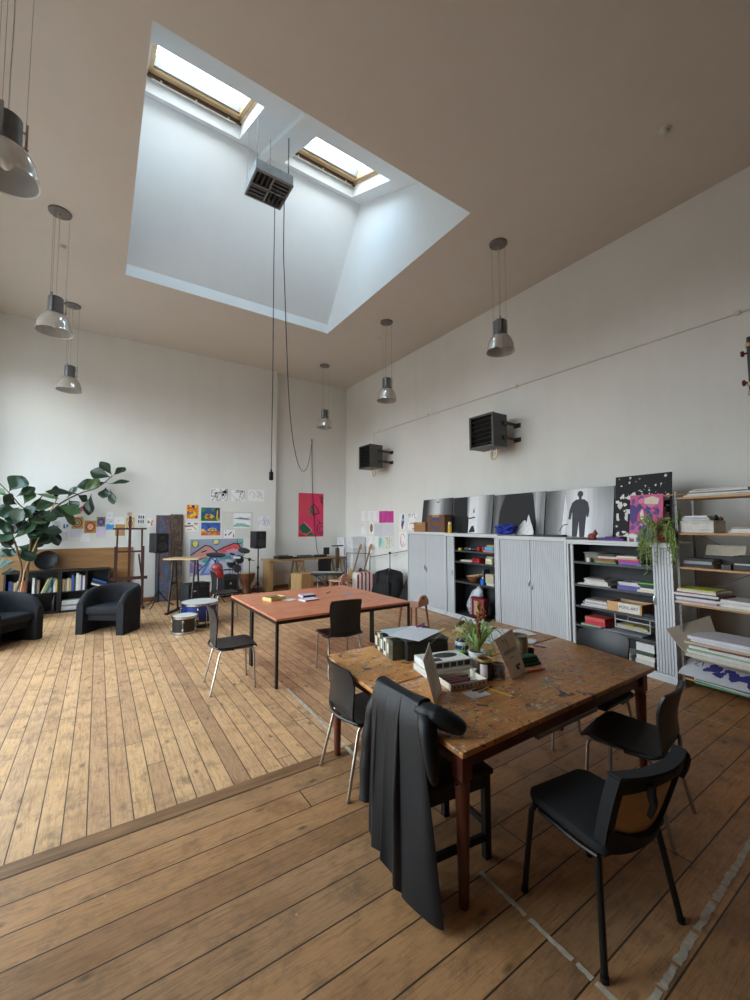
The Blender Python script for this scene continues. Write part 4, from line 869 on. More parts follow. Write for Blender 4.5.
MB().ball((0, 0, .045), .055, .035, .045, 12, 8).ball((.045, 0, .085), .032, .026, .032, 12, 8).build('body', mat((130, 52, 46), .5), o)
for x, y in ((-.03, -.02), (-.03, .02), (.03, -.02), (.03, .02)): MB().cone((x, y, 0), (x, y, .03), .012, .014, 8).build('leg', mat((120, 46, 42), .5), o)
MB().ball((.05, 0, .12), .012, .012, .018, 8, 6).build('ear', mat((120, 46, 42), .5), o)
flat('book', 4.50, .08, H4+.001, .32, .18, .028, (86, 48, 130), 'purple book on the open cabinet top', 'book', None, .04, (120, 90, 150)); flat('notebook', 4.52, .09, H4+.0295, .2, .14, .018, (70, 40, 110), 'dark purple pad lying on the purple book', 'notebook', None, -.1)
obj1('pink_disc', MB().lathe([(0, 0), (.04, 0), (.042, .012), (0, .02)], 16), mat((196, 150, 150), .8), 'small pink disc on the purple pad', 'lid', row(4.60, .14, H4+.0485))
# white bear figurine
o = thing('bear_figurine', 'white polar bear figurine beside the hanging plant', 'figurine', row(4.75, .09, H4+.001), CA)
WB = mat((226, 224, 218), .5)
MB().ball((.02, 0, .062), .06, .028, .034, 14, 8).ball((-.045, 0, .072), .026, .02, .024, 12, 8).ball((-.075, 0, .064), .018, .012, .012, 10, 6).ball((.06, 0, .058), .03, .026, .032, 12, 8).build('body', WB, o)
for x, y in ((-.02, -.016), (-.02, .016), (.06, -.017), (.06, .017)): MB().cone((x, y, 0), (x, y, .05), .013, .015, 10).build('leg', WB, o)
for y in (-.012, .012): MB().ball((-.038, y, .096), .007, .005, .008, 8, 6).build('ear', WB, o)
obj1('blue_cup', MB().lathe([(0, 0), (.034, 0), (.04, .05), (.036, .05), (.03, .006), (0, .006)], 16), mat((44, 110, 176), .4), 'small blue cup between the bear and the plant pot', 'cup', row(4.88, .08, H4+.001))
# black board with white scattered shapes, pink painting
a = Art(.66, .82, (26, 26, 28), .012)
rnd = random.Random(11)
for i in range(150):
    u, v = rnd.uniform(.03, .97), rnd.uniform(.03, .97)
    if v > .86 and rnd.random() < .7: continue
    r_ = rnd.uniform(.012, .05)*(1 if v < .7 else .45); a.poly((222, 220, 214), blob(u, v, r_, 6, rnd.uniform(.4, 1.3), .55, rnd))
a.build('speckled_board', 'black board with scattered white shapes leaning on the wall behind the pink painting', 'picture', row(4.42, .30, H4+.001), CA, None, -.10)
a = Art(.37, .56, (206, 100, 142), .02)
a.blobs([(84, 66, 130), (100, 80, 150), (76, 70, 140)], 16, .12, 3, .8).blobs([(216, 130, 160), (196, 90, 130)], 9, .12, 8, .8).poly((84, 66, 130), blob(.1, .6, .15, 8, 1.4)).poly((222, 206, 190), [(.45, .8), (.85, .78), (.9, .9), (.7, .96), (.45, .92)]).poly((226, 214, 196), [(.36, .45), (.46, .5), (.4, .7), (.32, .6)]).poly((220, 200, 190), blob(.5, .42, .12, 8, .5)).blobs([(96, 96, 170), (120, 100, 170)], 8, .08, 14, .7, (.05, .05, .9, .4))
a.build('pink_painting', 'pink and purple abstract canvas in front of the black speckled board', 'painting', row(4.68, .17, H4+.001), CA, None, -.12)
# trailing plant on the cabinet corner
o = thing('trailing_plant', 'trailing green succulent plant hanging over the cabinet door', 'plant', row(5.10, .085, H4+.001), CA)
MB().lathe([(0, 0), (.055, 0), (.072, .12), (.078, .125), (.078, .15), (.07, .15), (.066, .12), (0, .115)], 20).build('pot', mat((124, 32, 38), .5), o)
gm = mat((126, 148, 76), .55, 0, .3, 40); lf = MB(); rnd = random.Random(9)
for i in range(36):
    hang = i > 11
    a = rnd.uniform(PI*1.05, PI*1.95) if hang else rnd.uniform(0, 2*PI); drop = rnd.choice([.14, .22, .3, .4, .52])*rnd.uniform(.7, 1.05) if hang else rnd.uniform(-.16, .02)
    dx = math.cos(a)*rnd.uniform(.10, .21); dy = min(math.sin(a)*rnd.uniform(.10, .17), -.10) if hang else math.sin(a)*.09; P = []; k1 = rnd.uniform(-.035, .035)
    for k in range(10):
        t = k/9; q = min(1, t*2.2)
        P.append(Vector((.03*math.cos(a) + dx*q + k1*math.sin(5*t+i)*t, .02*math.sin(a) + dy*q - .02*t, .15 + .06*math.sin(q*PI*.55) - drop*max(0, t-.22)/.78)))
    lf.tube(P, [.005]+[.0062, .0055]*4+[.002], 5)
    for k in range(2, 10):
        for _ in range(2):
            q = P[k] + Vector((rnd.uniform(-.05, .05), rnd.uniform(-.035, .01), rnd.uniform(-.05, .015))); lf.cone(P[k], q, .0055, .0016, 5)
lf.build('foliage', gm, o)
for i in range(4):
    a = i*1.5; MB().tube([(0, 0, .12), (.04*math.cos(a), .04*math.sin(a), .24), (.09*math.cos(a), .09*math.sin(a), .30+.03*i)], [.004, .0035, .002], 5).build('stem', mat((130, 110, 70), .6), o)
# ------------------------------------------------------------------ open metal and wood shelving
SHW, SHD, S5 = 1.25, .38, 5.262
o = thing('open_shelving', 'open shelving with wooden boards on grey posts, beside the cabinet row', 'shelving', row(S5, .02, 0), CA)
M_POST = mat((112, 112, 112), .45, .4); TAN = wood((166, 118, 66), (204, 156, 98), .5, 'X', 1, 'shelf_wood')
for x in (0, SHW):
    for y in (0, SHD-.025):
        b = MB().box(x, x+.022, y, y+.004, 0, 2.06).box(x, x+.004, y, y+.025, 0, 2.06)
        for k in range(40): b.box(x+.009, x+.014, y-.0006, y, .05+.05*k, .075+.05*k, 1)
        b.build('post', [M_POST, mat((40, 40, 40), .6)], o)
for z in (1.995, 1.615, 1.255, .875, .355, .105): MB().rbox(.0045, SHW+.018, .0045, SHD-.026, z-.022, z, .002, 1).build('shelf', TAN, o)
MB().tube([(.02, SHD, 1.6), (SHW, SHD, .95)], .004, 5).tube([(.02, SHD+.004, .95), (SHW, SHD+.004, 1.6)], .004, 5).build('brace', M_POST, o)
q1, q2, q3, q4, q5, q6 = [z+.0015 for z in (1.995, 1.615, 1.255, .875, .355, .105)]
GS = 'papers on the open shelving'
stack('paper_pile', 5.64, .05, q1, [(.60, .3, .016, (206, 202, 194), 'wide grey paper bundle', .01, PG), (.56, .3, .014, (222, 220, 214), 'white paper bundle', -.02, PG), (.52, .28, .012, (120, 110, 96), 'brown folder', .03, PG), (.5, .28, .016, (216, 214, 210), 'white newspaper bundle', -.03, (170, 160, 140)), (.44, .26, .012, (196, 194, 192), 'grey newspaper', .06, PG)], 'on top of the open shelving', 'paper', GS)
sheets('paper_pile', 6.15, .06, q1, .36, .28, .09, (210, 206, 200), 'tall newspaper pile near the picture edge on the top shelving board')
flat('batten', 5.23, .12, q1+.03, .26, .022, .012, (168, 120, 76), 'thin wooden batten sticking out left of the top shelving board', 'batten', None, .0)
# second board
o = thing('archive_box', 'white archive box on the second board of the open shelving', 'box', row(5.44, .06, q2), CA)
MB().rbox(-.15, .15, 0, .26, 0, .10, .004, 1).build('body', mat((214, 210, 202), .7), o); MB().rbox(-.153, .153, -.003, .263, .1005, .125, .004, 1).build('lid', mat((210, 205, 196), .7), o)
MB().box(.02, .13, -.0008, .0002, .03, .034).box(.04, .12, -.0008, .0002, .02, .023).build('printed_line', mat((150, 146, 140), .7), o)
stack('paper_pile', 5.42, .07, q2+.128, [(.25, .22, .02, (206, 206, 210), 'white pad', .02, PG), (.24, .22, .016, (190, 188, 200), 'pale violet pad', -.03, PG), (.2, .2, .014, (224, 222, 220), 'white notebook', .05, PG)], 'on the white archive box', 'paper', GS)
for i, (s, h, c) in enumerate(((5.56, .06, (50, 46, 44)), (5.60, .04, (90, 60, 50)))): obj1('ink_bottle', MB().lathe([(0, 0), (.02, 0), (.02, h*.7), (.01, h*.8), (.01, h), (0, h)], 12), mat(c, .4), '%s small bottle standing behind the papers on the archive box' % ('dark' if i == 0 else 'brown'), 'bottle', row(s-.01, .22, q2+.1275))
stack('book', 5.86, .06, q2, [(.32, .26, .02, (216, 214, 210), 'white book', .02, PG), (.3, .25, .022, (226, 224, 220), 'white pad', -.03, PG), (.26, .22, .02, (170, 150, 130), 'tan book', .06, PG)], 'at the right on the second shelving board', 'book', GS)
# third board
stack('binder', 5.44, .05, q3, [(.27, .3, .034, (44, 44, 46), 'black ring binder', .02, PG), (.26, .3, .03, (150, 150, 154), 'silver grey binder', -.03, PG), (.25, .28, .026, (38, 38, 40), 'black folder', .02, PG)], 'left on the third shelving board', 'binder', GS)
o = thing('open_box', 'beige box with its lid propped up behind the black binders', 'box', row(5.58, .23, q3+.0), CA)
b = MB().box(-.17, .17, 0, .006, 0, .12).box(-.17, .17, .11, .116, 0, .12).box(-.17, -.164, .006, .11, 0, .12).box(.164, .17, .006, .11, 0, .12).box(-.164, .164, .006, .11, 0, .006); b.build('body', mat((52, 50, 48), .6), o)
MB().rbox(-.17, .17, 0, .01, 0, .12, .003, 1).build('lid', mat((190, 180, 160), .7), o).matrix_local = Matrix.Translation((0, .05, .122)) @ Matrix.Rotation(R(-24), 4, 'X')
stack('binder', 5.84, .07, q3, [(.24, .26, .05, (60, 58, 56), 'dark grey box file', .02, PG), (.24, .26, .016, (196, 194, 190), 'pale pad', -.05, PG), (.22, .22, .07, (34, 34, 36), 'black case', .04, None)], 'at the right on third shelving board', 'binder', GS)
flat('tray', 5.68, .04, q3, .08, .2, .05, (70, 68, 66), 'narrow dark tray between the two binder stacks', 'tray')
# fourth board
stack('paper_pile', 5.43, .0, q4, [(.38, .32, .016, (206, 200, 196), 'white paper bundle', .02, PG), (.36, .32, .022, (190, 150, 150), 'rose folder', -.03, PG), (.38, .31, .026, (214, 212, 206), 'thick white bundle', .05, PG), (.36, .3, .016, (70, 60, 110), 'purple folder', -.02, PG), (.4, .32, .024, (216, 212, 206), 'white bundle', .04, PG), (.35, .3, .012, (150, 60, 60), 'dark red folder', .1, PG), (.36, .3, .024, (212, 208, 200), 'cream bundle', -.05, PG), (.32, .28, .012, (196, 200, 92), 'yellow green folder', .06, PG)], 'left on the fourth shelving board', 'folder', GS)
stack('paper_pile', 5.82, .0, q4, [(.4, .32, .02, (196, 186, 164), 'tan folder', .03, PG), (.4, .32, .024, (220, 216, 206), 'cream bundle', -.04, PG), (.38, .3, .02, (206, 206, 208), 'white bundle', .03, PG), (.36, .3, .022, (214, 210, 206), 'white pad', -.06, PG)], 'right on the fourth shelving board', 'folder', GS)
o = flat('folder', 5.63, .04, q4, .03, .28, .10, (110, 44, 48), 'upright dark red folder between the two piles on the fourth board', 'folder')
# fifth board: wide cardboard folder curling up at its left end
g = []
for j in range(9):
    v = j/8; ro = []
    for i in range(25):
        u = i/24; x = -.115 + 1.0*u + .20*v*max(0, 1-2*u)
        up = (.235 + .13*v)*max(0, (.25-u)/.25)**1.5
        ro.append((x + .05*max(0, .2-u)*v, -.13 + .46*v, .0035 + up + .012*math.sin(3*u+v)*0))
    g.append(ro)
o = MB().grid(g, 0, .005).build('cardboard_folder', mat((212, 198, 180), .85, 0, .06, 8), None, 60, row(5.30, .02, q5), (0, 0, CA)); tag(o, 'large sheet of grey cardboard curling up at the left end of the shelving', 'cardboard')
zz = q5+.008
for i, (w, dep, h, c, dsc, rz, sx) in enumerate([(.62, .42, .034, (214, 206, 190), 'thick cream sheaf', .02, 5.67), (.6, .4, .03, (220, 218, 214), 'thick white sheaf', -.04, 5.66), (.56, .4, .012, (150, 180, 140), 'pale green sheet', .07, 5.66), (.62, .4, .028, (224, 222, 220), 'white sheaf', -.04, 5.68), (.5, .36, .012, (120, 60, 56), 'dark red folder', .08, 5.80), (.56, .38, .024, (200, 180, 150), 'tan folder', .05, 5.62), (.6, .4, .026, (216, 212, 216), 'white bundle', -.05, 5.68), (.62, .42, .03, (222, 220, 228), 'large white drawing pad', .04, 5.67)]):
    flat('drawing_pad', sx, -.10+.008*i, zz, w, dep, h, c, '%s, %s in the stack on the curling cardboard' % (dsc, 'topmost' if i == 7 else ORD[i]), 'drawing pad', GS, rz, PG); zz += h+.0006
# bottom board
stack('poster_pile', 5.66, -.06, q6, [(.5, .4, .016, (96, 170, 130), 'green sheet bundle', .05, PG), (.52, .38, .014, (206, 204, 200), 'white sheet bundle', -.03, PG), (.5, .38, .012, (100, 60, 56), 'dark red folder', .02, PG), (.52, .4, .014, (214, 212, 210), 'white folder', .03, PG)], 'on the bottom shelving board', 'poster', GS)
a = Art(.66, .36, (216, 216, 222), .004)
rnd = random.Random(3)
for i in range(26): a.poly((64, 62, 132), blob(.3+.027*i+rnd.uniform(-.02, .02), .42+.12*math.sin(i*.8)+rnd.uniform(-.12, .12), rnd.uniform(.03, .07), 7, 1.7, .4, rnd))
a.stroke((90, 90, 110), [(.1, .7), (.16, .72), (.12, .55), (.18, .5)], .035).stroke((90, 90, 110), [(.2, .75), (.22, .55)], .03)
o = a.build('poster_sheet', 'white poster with a blue leafy print slanting out of the bottom shelving board', 'poster', row(5.275, -.10, q6+.062), CA, None, R(-67)); 
# ------------------------------------------------------------------ paint-stained work tables
def paint_top(name, base1, base2, dark):
    m, nt, b = new_mat(name); v = objco(nt)
    g = noise(nt, objco(nt, (2.5, 26, 6)), 1.4, 5, .6, .5); r = ramp(nt, [(.3, rgb(*base1)), (.7, rgb(*base2))]); nt.links.new(g.outputs[0], r.inputs[0]); c = r.outputs[0]
    n = noise(nt, v, 2.6, 5, .65); r = ramp(nt, [(.46, (0, 0, 0)), (.72, (1, 1, 1))]); nt.links.new(n.outputs[0], r.inputs[0]); c = mixc(nt, mth(nt, 'MULTIPLY', r.outputs[0], dark), c, rgb(74, 48, 34))
    def spots(scale, thr, col, off, st=(1, 1, 1), soft=.012, amt=.9):
        nonlocal c
        vv = objco(nt, st, (0, 0, off), (off*3.1, off*1.7, 0)); n = noise(nt, vv, scale, 3, .5, .8); r = ramp(nt, [(thr, (0, 0, 0)), (thr+soft, (1, 1, 1))]); nt.links.new(n.outputs[0], r.inputs[0])
        n2 = noise(nt, vv, scale*.22, 2); r2 = ramp(nt, [(.45, (0, 0, 0)), (.58, (1, 1, 1))]); nt.links.new(n2.outputs[0], r2.inputs[0])
        c = mixc(nt, mth(nt, 'MULTIPLY', mth(nt, 'MULTIPLY', r.outputs[0], r2.outputs[0]), amt), c, rgb(*col))
    for sc_, thr, col, of, kw in ((7, .635, (46, 40, 66), 1, dict(st=(1, 1.6, 1))), (13, .64, (44, 46, 78), 2, {}), (18, .645, (204, 196, 182), 3, {}), (24, .65, (196, 166, 66), 4, {}), (20, .66, (150, 50, 44), 5, {}), (22, .66, (90, 128, 120), 6, {}), (38, .63, (214, 206, 190), 7, {}), (32, .64, (38, 36, 52), 8, {}), (46, .64, (44, 38, 40), 12, {}), (6, .60, (176, 172, 166), 9, dict(st=(1, 3.4, 1), soft=.06, amt=.75)), (3, .55, (112, 86, 44), 14, dict(soft=.12, amt=.5)), (9, .62, (104, 80, 60), 15, dict(soft=.06, amt=.6)), (8, .655, (34, 30, 56), 16, dict(amt=.95)), (4, .62, (92, 44, 40), 10, dict(st=(1, 1.5, 1), soft=.1, amt=.55)), (11, .66, (120, 150, 70), 11, {})):
        spots(sc_, thr, col, of, **kw)
    nt.links.new(c, b.inputs['Base Color']); b.inputs['Roughness'].default_value = .42; bump(nt, b, g.outputs[0], .06, .002); return m
PT1 = paint_top('paint_stained_top', (180, 114, 58), (214, 148, 82), .6); PT2 = paint_top('paint_stained_top_far', (190, 122, 62), (220, 154, 86), .45)
REDW = wood((78, 36, 26), (112, 56, 40), .38, 'Z', 1, 'red_brown_wood')
def slab(pts, z0, z1, r=.008, mi=0):
    mb = MB().prism(pts, z0, z1); bm = bmesh.new(); vs = [bm.verts.new(p) for p in mb.v]
    for f in mb.f: bm.faces.new([vs[i] for i in f])
    bmesh.ops.bevel(bm, geom=bm.edges[:], offset=r, segments=2, profile=.5, affect='EDGES'); return MB().frombm(bm, mi)
def work_table(label, pts, legs, ztop, topm, aprons):
    cx, cy = sum(p[0] for p in pts)/4, sum(p[1] for p in pts)/4
    t = thing('work_table', label, 'table', (cx, cy, 0), 0, 'paint-stained wooden work tables')
    L = [(x-cx, y-cy) for x, y in pts]
    slab(L, ztop-.03, ztop).build('tabletop', topm, t)
    for x, y in legs:
        x -= cx; y -= cy; m = MB().rbox(x-.034, x+.034, y-.034, y+.034, ztop-.165, ztop-.031, .004, 1)
        m.lathe([(0, 0), (.02, 0), (.024, .01), (.027, .2), (.033, ztop-.22), (.036, ztop-.19), (.029, ztop-.183), (.034, ztop-.172), (.034, ztop-.166)], 18, 0, (x, y, 0)); m.build('leg', REDW, t)
    n = len(legs)
    for i in aprons:
        a, b_ = Vector((legs[i][0]-cx, legs[i][1]-cy, 0)), Vector((legs[(i+1) % n][0]-cx, legs[(i+1) % n][1]-cy, 0)); d = (b_-a); Ld = d.length; ang = math.atan2(d.y, d.x)
        MB().box(.035, Ld-.035, -.012, .012, ztop-.125, ztop-.031, 0, Matrix.Translation(a) @ Matrix.Rotation(ang, 4, 'Z')).build('apron', REDW, t)
    return t
ZT = .72
wt1 = work_table('paint-stained wooden work table nearest the camera, under the black coat', [(1.332, 1.305), (3.215, 1.32), (3.375, 2.14), (1.385, 2.08)], [(1.408, 1.385), (3.15, 1.39), (3.25, 2.06), (1.47, 2.01)], ZT, PT1, (0, 1, 2, 3))
wt2 = work_table('paint-stained wooden work table pushed against the far side of the nearest one', [(1.39, 2.095), (3.385, 2.152), (3.395, 2.86), (1.465, 2.845)], [(1.50, 2.165), (3.30, 2.22), (3.31, 2.78), (1.525, 2.77)], ZT, PT2, (0, 1, 2, 3))
MB().rbox(1.96-wt1.location.x, 2.56-wt1.location.x, 1.372-wt1.location.y, 1.40-wt1.location.y, .568, .594, .003, 1).build('drawer_runner', mat((150, 150, 148), .4, .3), wt1)
# red-topped tables
def red_top():
    m, nt, b = new_mat('red_tabletop'); v = objco(nt); n = noise(nt, objco(nt, (3, 7, 3)), 1.2, 4, .6); r = ramp(nt, [(.3, rgb(206, 118, 82)), (.7, rgb(224, 142, 102))]); nt.links.new(n.outputs[0], r.inputs[0]); c = r.outputs[0]
    for sc_, th, col, of in ((3.2, .64, (176, 76, 62), 1), (10, .69, (110, 74, 60), 2), (16, .71, (70, 80, 120), 3), (14, .71, (210, 190, 180), 5)):
        n = noise(nt, objco(nt, (1, 1, 1), (0, 0, 0), (of, of*2, 0)), sc_, 3); r = ramp(nt, [(th, (0, 0, 0)), (th+.03, (1, 1, 1))]); nt.links.new(n.outputs[0], r.inputs[0]); c = mixc(nt, mth(nt, 'MULTIPLY', r.outputs[0], .7), c, rgb(*col))
    nt.links.new(c, b.inputs['Base Color']); b.inputs['Roughness'].default_value = .4; return m
RT = red_top()
for i, (y0, y1) in enumerate(((4.2, 5.075), (5.085, 5.97))):
    t = thing('red_table', ['red-topped table with black steel legs, the half nearer the camera', 'red-topped table with black steel legs, the farther half holding the drum side'][i].replace(' holding the drum side', ' by the drums'), 'table', (2.478, (y0+y1)/2, 0), 0, 'red-topped tables in the middle of the room')
    hw, hd = .902, (y1-y0)/2
    MB().rbox(-hw, hw, -hd, hd, .695, .72, .004, 1).build('tabletop', RT, t)
    f = MB()
    for y in (-hd+.004, hd-.034): f.box(-hw+.034, hw-.034, y, y+.03, .66, .694)
    for x in (-hw+.004, hw-.034): f.box(x, x+.03, -hd+.034, hd-.034, .66, .694)
    f.build('steel_frame', BLACKM, t)
    for x in (-hw+.004, hw-.034):
        for y in (-hd+.004, hd-.034): MB().rbox(x, x+.03, y, y+.03, 0, .694, .003, 1).build('leg', BLACKM, t)
# ------------------------------------------------------------------ chairs
BLK = mat((28, 28, 30), .42, 0, .06, 8); BLKF = mat((26, 26, 29), .85, 0, .12, 60, bmp=.15); LEGM = mat((176, 170, 160), .28, .95, .05)
def seat_grid(rows, wfun, cfun, th):
    """rows: list of (y, z); width and sideways curl per row"""
    g = []
    for i, (y, z) in enumerate(rows):
        t = i/(len(rows)-1); w = wfun(t); ro = []
        for j in range(13):
            s = -1 + 2*j/12; ro.append((s*w, *cfun(t, s, y, z)))
        g.append(ro)
    return MB().grid(g, 0, th)
def shell_chair(label, top=.785, group='black chairs with thin metal legs', sz=.435):
    t = thing('shell_chair', label, 'chair', (0, 0, 0), 0, group)
    rows = [(.225, sz-.018), (.215, sz-.004), (.18, sz+.003), (.08, sz-.002), (-.05, sz-.008), (-.15, sz-.006), (-.195, sz+.004)]
    seat_grid(rows, lambda u: .205 + .012*math.sin(PI*u), lambda u, s, y, z: (y - .012*s*s*(1-u), z + .010*s*s*(u)), .016).build('seat', BLK, t)
    h = top
    rows = [(-.185, sz+.0), (-.205, sz+.035), (-.212, sz+.09), (-.218, sz+.17), (-.228, h-.12), (-.245, h-.05), (-.262, h)]
    seat_grid(rows, lambda u: (.205 - .02*math.sin(PI*min(1, u*1.3))) if u < .7 else .19 + .018*(u-.7)/.3 - .02*max(0, u-.9)/.1, lambda u, s, y, z: (y + .042*s*s*min(1, u*1.6), z - (.014*s*s if u > .95 else 0)), .013).build('backrest', BLK, t)
    MB().tube(smooth_path([(-.205, -.02, sz-.02), (-.212, -.13, sz-.006), (-.205, -.185, sz+.012), (0, -.234, sz+.006), (.205, -.185, sz+.012), (.212, -.13, sz-.006), (.205, -.02, sz-.02)], 5), .011, 8).build('back_band', BLK, t)
    for sx in (-1, 1):
        MB().tube([(sx*.185, .17, sz-.02), (sx*.195, .185, sz-.06), (sx*.205, .2, 0.004)], .0105, 10).cone((sx*.205, .2, 0), (sx*.205, .2, .015), .013).build('leg', LEGM, t)
        MB().tube([(sx*.185, -.13, sz-.02), (sx*.19, -.155, sz-.05), (sx*.225, -.245, 0.004)], .0105, 10).cone((sx*.225, -.245, 0), (sx*.225, -.245, .015), .013).build('leg', LEGM, t)
    f = MB()
    for sx in (-1, 1): f.tube([(sx*.185, .17, sz-.024), (sx*.185, -.13, sz-.024)], .009, 8)
    f.tube([(-.185, .12, sz-.024), (.185, .12, sz-.024)], .008, 8).tube([(-.185, -.08, sz-.024), (.185, -.08, sz-.024)], .008, 8); f.build('seat_frame', LEGM, t)
    return t
CS = shell_chair('black shell chair at the left side of the far paint-stained table, next to the coat'); CS.location = (1.59, 2.475, 0); CS.rotation_euler = (0, 0, R(-95))
dup(CS, (2.725, 1.26, 0), R(7.9), 'black shell chair at the near side of the paint-stained table, behind the cloth-wrapped chair')
CT = shell_chair('black chair at the left end of the red-topped table, beside the small drum', .86, 'black chairs with thin metal legs', .445); CT.location = (1.235, 4.60, 0); CT.rotation_euler = (0, 0, R(-94))
dup(CT, (3.12, 1.72, 0), R(93), 'black shell chair between the paint-stained table and the open cabinet')
dup(CT, (2.40, 4.335, 0), R(-5.4), 'black chair pushed under the near side of the red-topped table')
dup(CT, (2.02, 8.12, 0), R(-92), 'black chair standing right behind the blue drum')
dup(CT, (4.84, 9.72, 0), R(4), 'black chair at the wooden desk under the pink poster')
# cloth-wrapped chair in front
t = thing('padded_chair', 'black padded chair with bare plywood back panel, nearest the camera', 'chair', (1.90, 1.045, 0), R(-7.3))
STEELB = mat((34, 33, 32), .35, .5); PLY = wood((166, 130, 88), (194, 158, 112), .5, 'X', 1, 'plywood_back')
g = slab([(-.215, -.155), (-.19, -.19), (.19, -.19), (.215, -.155), (.205, .18), (.17, .222), (-.17, .222), (-.205, .18)], .405, .45, .018); g.build('seat', BLKF, t)
MB().rbox(-.19, .19, -.17, .19, .392, .404, .004, 1).build('seat_board', STEELB, t)
def bk(u, s, off): # back panel surface: u height 0..1, s -1..1
    z = .45 + .275*u; y = -.205 - .085*u + .05*s*s + off; w = .215 - .03*(1-u)**2; return (s*w, y, z)
MB().grid([[bk(u/8, -1+2*j/14, 0) for j in range(15)] for u in range(9)], 0, .012).build('backrest', PLY, t)
c = MB().grid([[bk(-.06 + 1.14*u/10, (-1+2*j/14)*1.03, .0175) for j in range(15)] for u in range(11)], 0, .022)   # cloth over the front
def rear(u0, u1, s0, s1, nu, ns, fn=None, off=-.016):
    return [[bk(*(fn(u0+(u1-u0)*i/nu, s0+(s1-s0)*j/ns) if fn else (u0+(u1-u0)*i/nu, s0+(s1-s0)*j/ns)), off - .004*math.sin(9*j/ns+3*i/nu)) for j in range(ns+1)] for i in range(nu+1)]
c.grid(rear(.91, 1.08, -1.03, 1.03, 3, 16, lambda u, s: (u if u > .93 else u - .06*abs(s)**2, s)), 0, .016)
c.grid(rear(-.12, 1.0, -1.04, -.90, 8, 4, lambda u, s: (u, s if s < -.95 else s + .30*max(0, .25-u))), 0, .014).grid(rear(.02, 1.0, .86, 1.04, 8, 3, lambda u, s: (u, s if s > .9 else s - .55*max(0, .5-u))), 0, .014)
c.grid(rear(-.16, .06, -1.0, 1.0, 4, 14, lambda u, s: (u + (.20*s*s if u > .0 else 0), s)), 0, .02)
c.grid([[(*bk(1.09, -1.03+2.06*j/14, off)[:2], bk(1.09, 0, 0)[2]) for j in range(15)] for off in (-.024, 0, .03)], 0, .012)
for s_ in (-1.03, 1.03): c.grid([[bk(-.1+1.18*i/10, s_, o_) for o_ in (-.026, -.012, .003, .018)] for i in range(11)], 0, .014)
c.build('cloth_cover', BLKF, t)
MB().tube(smooth_path([bk(.97, -.45, -.03), bk(.85, -.46, -.04), bk(.7, -.42, -.05), bk(.5, -.40, -.045)], 4), [.016]*8+[.014, .012, .012, .011, .009], 8).build('tie_strap', BLKF, t)
MB().tube(smooth_path([bk(1.04, .96, -.02), bk(.98, 1.06, -.03), bk(.8, 1.1, -.035), bk(.66, 1.08, -.03)], 4), .018, 8).build('tie_strap', BLKF, t)
for sx in (-1, 1):
    MB().tube([(sx*.19, .17, .398), (sx*.2, .185, .37), (sx*.228, .212, .004)], .0135, 10).cone((sx*.229, .213, 0), (sx*.227, .211, .02), .016).build('leg', STEELB, t)
    MB().tube([(sx*.19, -.14, .398), (sx*.2, -.15, .37), (sx*.255, -.2, .004)], .0135, 10).cone((sx*.256, -.2, 0), (sx*.254, -.199, .02), .016).build('leg', STEELB, t)
    MB().tube(smooth_path([(sx*.19, .15, .388), (sx*.2, -.05, .385), (sx*.2, -.15, .392)], 4), .011, 8).build('side_rail', STEELB, t)
# black wooden chair under the coat
t = thing('wooden_chair', 'black square-legged wooden chair hidden under the draped coat', 'chair', (1.545, 1.71, 0), R(-97))
BW = mat((24, 23, 23), .5, 0, .1, 30)
MB().rbox(-.2, .2, -.19, .22, .415, .445, .008, 2).build('seat', BW, t)
for sx in (-1, 1):
    x = sx*.175
    MB().rbox(x-.019, x+.019, .165, .203, 0, .414, .003, 1).build('leg', BW, t); MB().rbox(x-.019, x+.019, -.225, -.191, 0, .82, .003, 1).build('leg', BW, t)
    MB().box(x-.01, x+.01, -.19, .164, .09, .125).build('stretcher', BW, t)
    MB().box(x-.012, x+.012, -.19, .164, .355, .414).build('apron', BW, t)
MB().box(-.155, .155, .172, .196, .355, .414).build('apron', BW, t); MB().box(-.155, .155, .175, .192, .15, .18).build('stretcher', BW, t)
for z in (.54, .66, .76): MB().box(-.155, .155, -.218, -.2, z, z+.05).build('back_slat', BW, t)
# the coat
def coat_mat():
    m, nt, b = new_mat('coat_cloth'); v = objco(nt); n = noise(nt, v, 9, 4, .6); r = ramp(nt, [(.3, rgb(13, 13, 15)), (.7, rgb(19, 19, 22))]); nt.links.new(n.outputs[0], r.inputs[0]); nt.links.new(r.outputs[0], b.inputs['Base Color'])
    b.inputs['Roughness'].default_value = .48; b.inputs['Specular IOR Level'].default_value = .35; w = noise(nt, v, 180, 2); bump(nt, b, n.outputs[0], .15, .01); return m
CM = coat_mat()
coat = thing('coat', 'long black coat draped over a chair back at the near table corner', 'coat', (1.3, 1.68, 0), 0)
def interp(tab, x):
    for (a, b_) in zip(tab, tab[1:]):
        if x <= b_[0]: f = (x-a[0])/(b_[0]-a[0]); f = f*f*(3-2*f); return a[1] + (b_[1]-a[1])*f
    return tab[-1][1]
